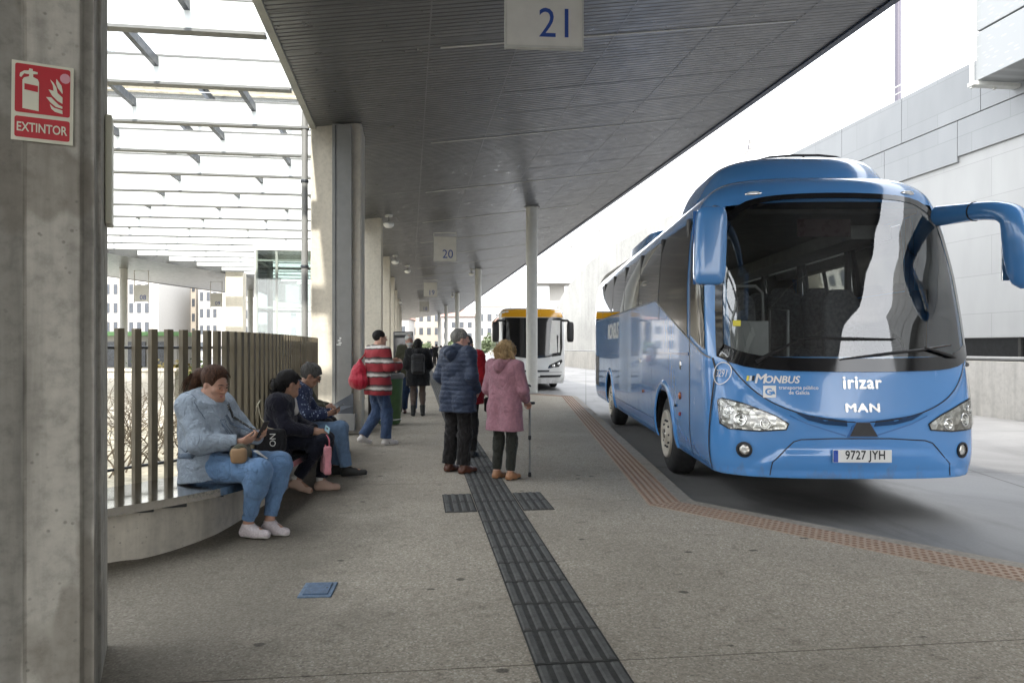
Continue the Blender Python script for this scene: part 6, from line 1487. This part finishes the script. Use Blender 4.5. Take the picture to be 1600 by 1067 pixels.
dressed('woman in a navy jacket with a black hair bun, seated next to the denim jacket', L2, Y2, J2, None, 'skin_dark', .008, 1.06, 1.08, (.55, -.12, 0), .004,
    jacket('navy', 1.12, .026, .20, .025, fold=.008, seed=8, collar=.035, sleeve=.88), trousers('navy_trousers', 1.05, .12, (.095, .068, .058), seed=9), 'shoe_beige', hair_cap('hair_black', bun, thick=.014, noise_=.004), H2)
nv = [o for o in bpy.data.objects if o.get('category') == 'person'][-1]
f = Fld((-.12, -.02, .78), (.12, .25, 1.0), .008); f.rc((-.03, .115, .95), (0, .15, .84), .055, .05, .02); f.build('shirt', M['white_cloth'], nv)
MB().sell((.03, -.035, 1.165), (.012, .035, .010), .8, .8, 10, 6).build('hair_clip', M['white'], nv, True)
for S, q in (('R', 1), ('L', -1)):
    an = J2['an' + S]; b = MB(); b.tube([an + V3(0, -.0, -.02), an + V3(0, -.005, .035), an + V3(0, -.008, .055)], [.045, .043, .042], 14); b.build('sock', M['white_cloth'], nv, True)
tb = thing('tote_bag', 'small pink tote bag hanging from the hand of the navy jacket woman', 'bag', w(L2, Y2, (.15, .50, .60)), Y2 + .4)
f = Fld((-.16, -.14, -.42), (.16, .14, .02), .008); f.box((0, 0, -.25), (.095, .035, .145), Matrix.Rotation(.04, 3, 'Y'), .02); f.folds(.010, 4, 18); f.build('bag_body', cloth('pink_fabric', srgb(222, 150, 160), rough=.6), tb)
b = MB()
for y in (-.02, .02): b.tube([(-.05, y, -.115), (-.035, y, -.04), (-.01, 0, .0), (.015, 0, .0), (.04, y, -.04), (.055, y, -.115)], .008, 6)
b.build('handle', cloth('pink_strap', srgb(226, 120, 136)), tb, True)
cdn = thing('ticket_card', 'pale blue card held by the navy jacket woman', 'card', w(L2, Y2, (.16, .515, .66)), Y2 + .7); MB().bbox((0, 0, 0), (.085, .006, .06), .001, M=Matrix.Rotation(.35, 3, 'Y')).build('card', pm('pale_blue_card', srgb(176, 214, 226), .5), cdn); MB().box((0.004, -.0042, .008), (.022, .002, .016), M=Matrix.Rotation(.35, 3, 'Y')).build('card_print', M['black'], cdn)
q2 = Ph(J2, (.55, -.12, 0), 1.08); rows = []
for k in range(110):
    u = rs.uniform(-1.3, 1.3); st = []
    for i in range(7):
        t = i / 6; a = .95 - 2.5 * t; st.append(q2(.092 * math.sin(u) * (1 - .6 * t), .118 * math.sin(a + .25) - .024, .034 + .106 * math.cos(u) * max(.05, math.cos(a + .25)) - .03 * t))
    rows.append(st)
for k in range(70):
    a, e_ = rs.uniform(0, 6.28), rs.uniform(-1.2, 1.2); ph = rs.uniform(0, 6); rows.append([q2(.078 * math.cos(a + .35 * i) * math.cos(e_), -.115 - .065 * math.cos(ph + .3 * i) * .9, -.035 + .074 * math.sin(a + .35 * i) * math.cos(e_ * .5)) for i in range(6)])
strands(nv, rows, .0035, 'hair_black')
sb2 = thing('shoulder_bag', 'black shoulder bag with a pale chain strap beside the navy jacket woman', 'bag', w(L2, Y2, (.30, -.02, .60)), Y2)
f = Fld((-.16, -.25, -.22), (.16, .25, .2), .008); f.box((0, 0, -.03), (.05, .15, .115), None, .03); f.folds(.006, 6, 20); f.build('bag_body', cloth('black_bag', srgb(26, 26, 30), rough=.6), sb2)
text_on('lettering', 'NO', .085, M['letter_white'], sb2, lambda u, v: (.056, .03 + v, -.02 - u))
b = MB(); b.tube([(.0, -.12, .08), (.02, -.15, .22), (.00, -.14, .30), (-.02, -.10, .38)], .007, 6); b.tube([(.0, .10, .06), (.03, -.02, .10), (.03, -.09, .20), (-.01, -.13, .34)], .006, 6); b.build('chain_strap', pm('pale_chain', srgb(200, 192, 168), .35, metal=.6), sb2, True)

# 3 seated man in printed shirt
L3 = (-2.50, 8.55, 0); Y3 = R(-82)
J3 = joints(STAND, dict(hipR=(.10, 0, .535), hipL=(-.10, 0, .535), knR=(.13, .50, .575), knL=(-.11, .50, .55), anR=(.10, .57, .10), anL=(-.09, .44, .09), toeR=(.13, .775, .055), toeL=(-.08, .62, .034),
    waist=(0, .0, .73), chest=(0, .03, .93), neck=(0, .085, 1.06), head=(0, .165, 1.175), shR=(.19, .03, 1.0), shL=(-.19, .03, 1.0), elR=(.27, .14, .735), elL=(-.27, .16, .735), wrR=(.12, .345, .73), wrL=(-.04, .385, .73)))
H3 = dict(R=dict(d=(-.45, .85, .15), n=(-.5, -.2, .8), u=(.1, .4, .9), curl=.6), L=dict(d=(.5, .8, .1), n=(.3, -.3, .8), u=(0, .4, .9), curl=.6))
dressed('man with grey curly hair in a blue leaf print shirt, seated, reading a phone', L3, Y3, J3, None, 'skin_dark', .009, 1.05, 1.05, (0, -.5, 0), .0,
    jacket('print_blue', 1.05, .020, .10, .02, fold=.006, seed=11, collar=.03, sleeve=.96, name='shirt'), trousers('jeans_mid', 1.08, .08, (.095, .068, .066), seed=12), 'shoe_black', hair_cap('hair_dgrey', None, thick=.016, noise_=.012, f_=42), H3, 'hair_dgrey')
m3_ = [o for o in bpy.data.objects if o.get('category') == 'person'][-1]
def spectacles(root, hc, hd, s):
    Rm = frame(*hd); Pp = lambda x, y, z: np.array(Rm @ Vector((x, y, z))) * s + hc; b = MB()
    for q in (-1, 1):
        b.tube([Pp(q * .034 + .023 * math.cos(2 * PI * k / 14), .104, .004 + .017 * math.sin(2 * PI * k / 14)) for k in range(15)], .003, 5, False); b.tube([Pp(q * .057, .104, .008), Pp(q * .078, .06, .010), Pp(q * .08, -.005, .006)], .003, 5)
    b.tube([Pp(-.011, .106, .008), Pp(.011, .106, .008)], .003, 5); b.build('spectacles', M['frame_dark'], root, True)
spectacles(m3_, J3['head'], (0, -.5, 0), 1.05)
phone('dark phone held by the man in the printed shirt', w(L3, Y3, (.02, .475, .80)), (R(35), 0, Y3))

# 4 seated man in olive jacket behind him
L4 = (-2.80, 9.30, 0); Y4 = R(-86)
J4 = joints(STAND, dict(hipR=(.10, 0, .535), hipL=(-.10, 0, .535), knR=(.12, .48, .54), knL=(-.12, .48, .54), anR=(.10, .48, .085), anL=(-.10, .42, .085),
    waist=(0, .03, .74), chest=(0, .11, .95), neck=(0, .19, 1.08), head=(0, .26, 1.17), shR=(.19, .10, 1.02), shL=(-.19, .10, 1.02), elR=(.26, .24, .76), elL=(-.26, .24, .76), wrR=(.10, .45, .74), wrL=(-.06, .46, .74)))
dressed('man in an olive jacket seated farthest along the bench, mostly hidden', L4, Y4, J4, None, 'skin', .011, 1.08, 1.05, (0, -.3, 0), .0, jacket('olive', 1.1, .028, .12, .02, seed=14), trousers('dark_trousers', 1.05, .08, seed=15), 'shoe_black', hair_cap('hair_brown', None, thick=.014, noise_=.006))

# 5 man in striped knit walking away
L5 = (-2.07, 11.35, 0); Y5 = R(-48)
J5 = joints(STAND, dict(hipR=(.095, .0, .90), hipL=(-.095, 0, .90), knR=(.10, .10, .49), knL=(-.10, .06, .48), anR=(.10, .08, .085), anL=(-.11, -.20, .13), toeR=(.12, .245, .03), toeL=(-.10, -.06, .04), elR=(.295, .02, 1.17), wrR=(.20, .27, 1.20), elL=(-.29, .06, 1.16), wrL=(-.14, .29, 1.25), head=(0, .04, 1.61)))
dressed('man in a red and grey striped knit and blue jeans walking away from the bench', L5, Y5, J5, None, 'skin', .009, 1.06, 1.0, (-.25, -.05, 0), 0, jacket('stripes', 1.08, .030, .14, .01, fold=.008, seed=20, collar=.02, sleeve=.95), trousers('jeans', 1.05, .06, (.098, .074, .074), fold=.014, seed=21), 'shoe_white', hair_cap('hair_black', None, thick=.004, noise_=.002, bald=False), dict(R=dict(d=(-.5, .6, .5), n=(-.8, -.3, .2), u=(0, -.3, .9), curl=.6), L=None), sc=1.02)
m5 = [o for o in bpy.data.objects if o.get('category') == 'person'][-1]
for S in 'R':
    an = J5['anR']; b = MB()
    for k in range(3): b.tube([an + V3(.044, .02 + .03 * k, -.03), an + V3(.046, .045 + .03 * k, -.062)], .006, 5)
    b.build('shoe_stripes', M['black'], [c for c in m5.children if c.name.startswith('shoe')][-1])
bp5 = thing('drawstring_bag', 'red drawstring bag slung on the back of the man in stripes', 'bag', w(L5, Y5, (-.16, -.235, 1.07), 1.02), Y5 + .2)
f = Fld((-.25, -.2, -.3), (.25, .2, .35), .009); f.rc((0, 0, -.08), (0, .01, .05), .145, .11, .05); f.rc((0, .01, .05), (0, .02, .21), .11, .025, .04); f.el((0, .0, -.12), (.17, .10, .11), None, .05); f.folds(.014, 7, 17); f.build('bag_body', cloth('red_fabric', srgb(176, 24, 52), rough=.5, spec=.4), bp5)
b = MB(); b.tube([(.0, .03, .20), (.06, .09, .33), (.13, .16, .42), (.20, .26, .40)], .010, 6); b.tube([(.06, .10, -.16), (.14, .22, .05), (.20, .28, .3)], .008, 6); b.build('cord', M['red_jacket'], bp5, True)
sp = w(L5, Y5, (.0, -.05, 1.50)); 

# 6 white haired man facing us
L6 = (-2.36, 16.9, 0); Y6 = R(192)
J6 = joints(STAND, dict(elR=(.27, .0, 1.15), wrR=(.28, .10, .92), elL=(-.26, -.02, 1.15), wrL=(-.25, .06, .92)))
def beard(f, P, s, Rh): pass
dressed('white haired man in an olive jacket and jeans facing the camera', L6, Y6, J6, None, 'skin_old', .010, 1.06, 1.05, (.1, -.05, 0), .004, jacket('olive', 1.08, .028, .10, .01, seed=24), trousers('jeans', 1.05, .06, (.098, .074, .07), seed=25), 'shoe_brown', hair_cap('hair_white', None, thick=.010, noise_=.006, bald=True), None, 'hair_white', sc=1.035)
m6 = [o for o in bpy.data.objects if o.get('category') == 'person'][-1]
f = Fld(J6['head'] + V3(-.12, -.02, -.16), J6['head'] + V3(.12, .16, .04), .007); hc6 = J6['head']; f.rc(hc6 + V3(-.045, .06, -.075), hc6 + V3(0, .085, -.10), .030, .032, .02); f.rc(hc6 + V3(.045, .06, -.075), hc6 + V3(0, .085, -.10), .030, .032, .02); f.rc(hc6 + V3(-.022, .098, -.05), hc6 + V3(.022, .098, -.05), .009, .009, .01); f.build('beard', M['hair_white'], m6)
f = Fld((-.12, .0, 1.25), (.12, .25, 1.52), .008); f.rc((0, .06, 1.46), (0, .12, 1.30), .06, .055, .02); f.build('shirt', M['white_cloth'], m6)
su = thing('suitcase', 'black suitcase standing between the green bin and the white haired man', 'suitcase', (-2.66, 16.4, 0), .15)
b = MB(); b.bbox((0, 0, .36), (.42, .25, .60), .04); b.build('case', pm('black_suitcase', (.014, .014, .015), .5, var=.2, bs=.2), su, ang=40)
b = MB(); b.tube([(-.10, .09, .64), (-.10, .09, 1.0), (.10, .09, 1.0), (.10, .09, .64)], .012, 8); b.build('pull_handle', M['steel_dark'], su)
for x in (-.16, .16): MB().lathe([(.035, -.02), (.035, .02)], (x, -.08, .036), 14, 'X').build('wheel', M['rubber'], su)
for z in (.25, .48): MB().box((0, -.127, z), (.36, .01, .012)).build('rib', M['steel_dark'], su)

# 7 woman in black with a backpack
L7 = (-2.07, 16.2, 0); Y7 = R(8)
J7 = joints(STAND, dict(elR=(.265, -.02, 1.13), wrR=(.22, .16, 1.02), elL=(-.265, -.02, 1.13), wrL=(-.20, .14, 1.02), toeR=(.13, .10, .03), toeL=(-.12, .10, .03)))
dressed('woman in a black jacket seen from behind, facing the white haired man', L7, Y7, J7, None, 'skin', .010, 1.04, 1.02, (-.1, 0, 0), 0, jacket('black_cloth', 1.12, .035, .22, .02, seed=30, collar=.06, hood=True), trousers('brown_leggings', .98, .22, (.095, .064, .05), seed=31), 'shoe_black', hair_cap('hair_black', None, thick=.016, noise_=.005, sides=.02), sc=.975)
m7 = [o for o in bpy.data.objects if o.get('category') == 'person'][-1]
for S in 'LR': an = J7['an' + S]; kn = J7['kn' + S]; f = Fld(np.minimum(an, kn) - .12, np.maximum(an, kn) + .12, .01); f.rc(an, an + (kn - an) * .42, .052, .064, .02); f.cutplane(an + (kn - an) * .40, kn - an, .005); f.build('boot_shaft', M['shoe_black'], m7)
bk7 = thing('backpack', 'black backpack worn by the woman in the black jacket', 'backpack', w(L7, Y7, (0, -.225, 1.17), .975), Y7)
f = Fld((-.25, -.2, -.32), (.25, .2, .32), .009); f.box((0, 0, 0), (.145, .075, .22), None, .06, .02); f.box((0, -.07, -.07), (.115, .04, .11), None, .035, .03); f.folds(.008, 5, 18); f.build('bag_body', cloth('black_nylon', srgb(24, 24, 27), rough=.55, spec=.4), bk7)
b = MB()
for q in (-1, 1): b.tube([(q * .09, .04, .20), (q * .11, .12, .30), (q * .12, .24, .30), (q * .12, .34, .18)], .016, 6)
b.tube([(-.03, .0, .22), (0, -.01, .26), (.03, 0, .22)], .008, 6); b.build('strap', M['black_cloth'], bk7, True)
MB().tube([(-.11, -.095, .0), (-.10, -.112, .04), (.10, -.112, .04), (.11, -.095, .0)], .004, 5).build('zip', M['steel_dark'], bk7)

# 8 man in blue puffer jacket
L8 = (-.655, 8.88, 0); Y8 = R(-36)
J8 = joints(STAND, dict(elR=(.255, -.04, 1.16), wrR=(.20, .12, .985), elL=(-.255, -.04, 1.16), wrL=(-.20, .11, .985), shR=(.175, 0, 1.43), shL=(-.175, 0, 1.43), toeR=(.16, .125, .03), toeL=(-.13, .125, .03), head=(.01, .045, 1.60), anR=(.12, -.04, .085), anL=(-.12, -.03, .085)))
dressed('grey haired man in a blue padded jacket standing with his back to us', L8, Y8, J8, None, 'skin_old', .008, 1.10, 1.0, (-.55, -.05, 0), .006, jacket('puffer', .96, .030, .17, .015, fold=.010, seed=33, collar=.06, hood=True, quilt=.007, sleeve=1.0), trousers('dark_trousers', 1.0, .05, (.092, .080, .082), seat=.78, fold=.012, seed=34), 'shoe_brown', hair_cap('hair_grey', None, thick=.012, noise_=.007, f_=45), dict(R=dict(d=(-.3, .5, -.8), n=(-1, 0, 0), u=(0, 1, .3), curl=.3, s=.9), L=None), 'hair_grey')

# 9 person in red beyond him
L9 = (-.63, 10.1, 0); Y9 = R(-20)
J9 = joints(STAND, dict(elR=(.26, .0, 1.14), wrR=(.22, .14, .95)))
dressed('person in a red jacket half hidden beyond the man in the blue padded jacket', L9, Y9, J9, None, 'skin_old', .010, 1.04, 1.0, (-.3, 0, 0), 0, jacket('red_jacket', 1.10, .034, .14, .01, seed=37), trousers('dark_trousers', 1.04, .06, seed=38), 'shoe_black', hair_cap('hair_dgrey', None, thick=.012, noise_=.005), sc=.965)
sol('handbag', 'black bag hanging at the side of the person in red', 'handbag', 'black_cloth', lambda f: (f.box((0, 0, 0), (.06, .12, .10), None, .03), f.rc((0, -.08, .1), (0, 0, .25), .01, .01, .01), f.rc((0, .08, .1), (0, 0, .25), .01, .01, .01)), w(L9, Y9, (.30, .16, .72)), Y9, (-.12, -.2, -.18), (.12, .2, .32))

# 10 woman in pink coat with crutch
L10 = (-.085, 8.42, 0); Y10 = R(-34); S10 = .905
J10 = joints(STAND, dict(elR=(.265, .03, 1.13), wrR=(.185, .215, .975), elL=(-.26, -.01, 1.13), wrL=(-.21, .15, .98), toeR=(.12, .13, .03), toeL=(-.10, .13, .03), head=(.015, .05, 1.60), neck=(0, .005, 1.47)))
def bob(f, P, s, Rh):
    f.el(P(0, -.035, .02), np.array((.108, .118, .105)) * s, None, .03)
    for q in (-1, 1): f.rc(P(q * .085, -.02, .0), P(q * .088, -.01, -.075), .036 * s, .030 * s, .03)
    f.rc(P(-.04, -.10, -.03), P(.04, -.10, -.03), .05 * s, .05 * s, .04); f.rc(P(-.03, -.10, -.09), P(.03, -.10, -.09), .035 * s, .035 * s, .03)
dressed('woman with blond curls in a dusty pink coat leaning on a crutch', L10, Y10, J10, None, 'skin_old', .008, 1.08, 1.06, (-.35, 0, 0), .006, jacket('pink_coat', .94, .028, .285, .032, fold=.008, seed=40, collar=.05, hood=True, sleeve=.80), trousers('olive_trousers', .98, .10, (.088, .066, .062), seat=.78, seed=41), 'shoe_tan', hair_cap('hair_blond', bob, thick=.018, noise_=.016, f_=44, sides=.03), dict(R=dict(d=(0, .75, -.5), n=(0, -.5, -.9), u=(-1, 0, 0), curl=.95), L=None), sc=S10)
m10 = [o for o in bpy.data.objects if o.get('category') == 'person'][-1]
q10 = Ph(J10, (-.35, 0, 0), 1.06); rows = []
for k in range(330):       # loose curls
    a = rs.uniform(0, 2 * PI); e_ = rs.uniform(-.75, 1.45); dx, dy, dz = math.cos(a) * math.cos(e_), math.sin(a) * math.cos(e_), math.sin(e_)
    if dy > .62 and dz < .55: continue
    base = Vector((dx * .108, dy * .122 - .035, .02 + dz * .108 - (0.02 if dz < 0 else 0))); tn_ = Vector((-dy, dx, 0)).normalized(); dn_ = Vector((-dx * dz, -dy * dz, math.cos(e_))) * -1; R0 = rs.uniform(.012, .022); ph = rs.uniform(0, 6); L_ = rs.uniform(.04, .085); st = []
    for i in range(9):
        t = i / 8; p_ = base + dn_ * L_ * t + (tn_ * math.cos(ph + t * 6.5) + Vector((dx, dy, dz)) * math.sin(ph + t * 6.5)) * R0 * (1 - .3 * t) + Vector((dx, dy, dz)) * .006; st.append(q10(*p_))
    rows.append(st)
strands(m10, rows, .0050, 'hair_blond')
f = Fld(np.minimum(J10['elR'], J10['wrR']) - .1, np.maximum(J10['elR'], J10['wrR']) + .1, .009); f.rc(J10['elR'] + (J10['wrR'] - J10['elR']) * .68, J10['wrR'], .052, .044, .01); f.cutplane(J10['wrR'] - (J10['wrR'] - J10['elR']) * .03, J10['wrR'] - J10['elR'], .004); f.build('inner_sleeve', cloth('blue_sleeve', srgb(58, 62, 104)), m10)
b = MB(); qd = [J10['waist'] + V3(.19 * math.cos(a), .155 * math.sin(a) - .0, .0) for a in np.linspace(0, 2 * PI, 25)]
cr = thing('crutch', 'thin grey forearm crutch held by the woman in pink', 'crutch', w(L10, Y10, (.185, .30, 0), S10), Y10)
b = MB(); b.tube([(0, 0, .03), (0, 0, .45)], .011, 10); b.tube([(0, 0, .42), (0, 0, .84), (0, -.01, .88), (0, -.10, 1.06)], .0135, 10); b.build('shaft', M['steel_grey'], cr, ang=40)
MB().lathe([(.016, 0), (.020, .01), (.016, .05), (.012, .055)], seg=14).build('ferrule', M['rubber'], cr, ang=40)
b = MB(); b.tube([(0, -.02, .855), (0, .09, .85)], .017, 10); b.build('hand_grip', M['rubber'], cr); b = MB(); b.tube([(.05, -.06, 1.06), (.035, -.11, 1.075), (0, -.125, 1.075), (-.035, -.11, 1.075), (-.05, -.06, 1.06)], [(.006, .022)] * 5, 8); b.build('arm_cuff', M['steel_dark'], cr)
MB().lathe([(.015, .43), (.019, .44), (.019, .47), (.015, .48)], seg=12).build('collar', M['black'], cr)

# far group
for k, (px, Y, jk, tr, l, hgt) in enumerate(((676, 66, 'navy', 'dark_trousers', 'tiny far person in dark clothes, leftmost of the distant group', .95), (682, 61, 'black_cloth', 'dark_trousers', 'tiny far person in black standing in the middle of the distant group', 1.03), (689, 60, 'white_cloth', 'navy_trousers', 'tiny far person in a pale top, rightmost of the distant group', .97))):
    dressed(l, (X(px, Y), Y, 0), R(20 - 30 * k), joints(STAND, {}), None, 'skin', .022, 1.0, 1.0, (0, 0, 0), 0, jacket(jk, 1.1, .03, .2, .01, seed=50 + k, cuff=False), trousers(tr, 1.0, .06, seed=60 + k), 'shoe_black', hair_cap('hair_black'), face=False, sc=hgt)
fb = thing('holdall', 'dark red bag beside the pale topped far person', 'bag', (X(691.5, 59.5), 59.5, .45)); MB().bbox((0, 0, .18), (.34, .25, .5), .06).build('bag_body', M['red_jacket'], fb); MB().tube([(-.1, 0, .4), (-.05, 0, .62), (.05, 0, .62), (.1, 0, .4)], .014, 6).build('handle', M['black'], fb)

# green litter bin by the pillar
gb = thing('litter_bin', 'green litter bin with a grey rim beside the man in stripes', 'bin', (-2.40, 14.35, 0), YAW)
M['green'] = pm('bin_green', srgb(74, 104, 62), .5, var=.15, stain=.3)
MB().lathe([(.20, .02), (.225, .06), (.275, .88), (.28, .92)], seg=28).build('body', M['green'], gb, ang=40)
MB().lathe([(.285, .90), (.30, .92), (.30, .98), (.27, 1.0), (.24, .98), (.24, .90)], seg=28).build('rim', M['steel_grey'], gb, ang=40)
b = MB(); b.tube([(.235 * math.cos(a), .235 * math.sin(a), .11) for a in np.linspace(0, 2 * PI, 29)], .012, 8, False); b.build('foot_ring', M['white_steel'], gb, True)
MB().lathe([(.255, .97), (.20, 1.005), (.05, 1.02), (.002, 1.02)], seg=24).build('lid', M['steel_dark'], gb, True)
b = MB(); b.bbox((-.34, -.10, .62), (.10, .12, 1.24), .01); b.build('back_post', M['black'], gb)
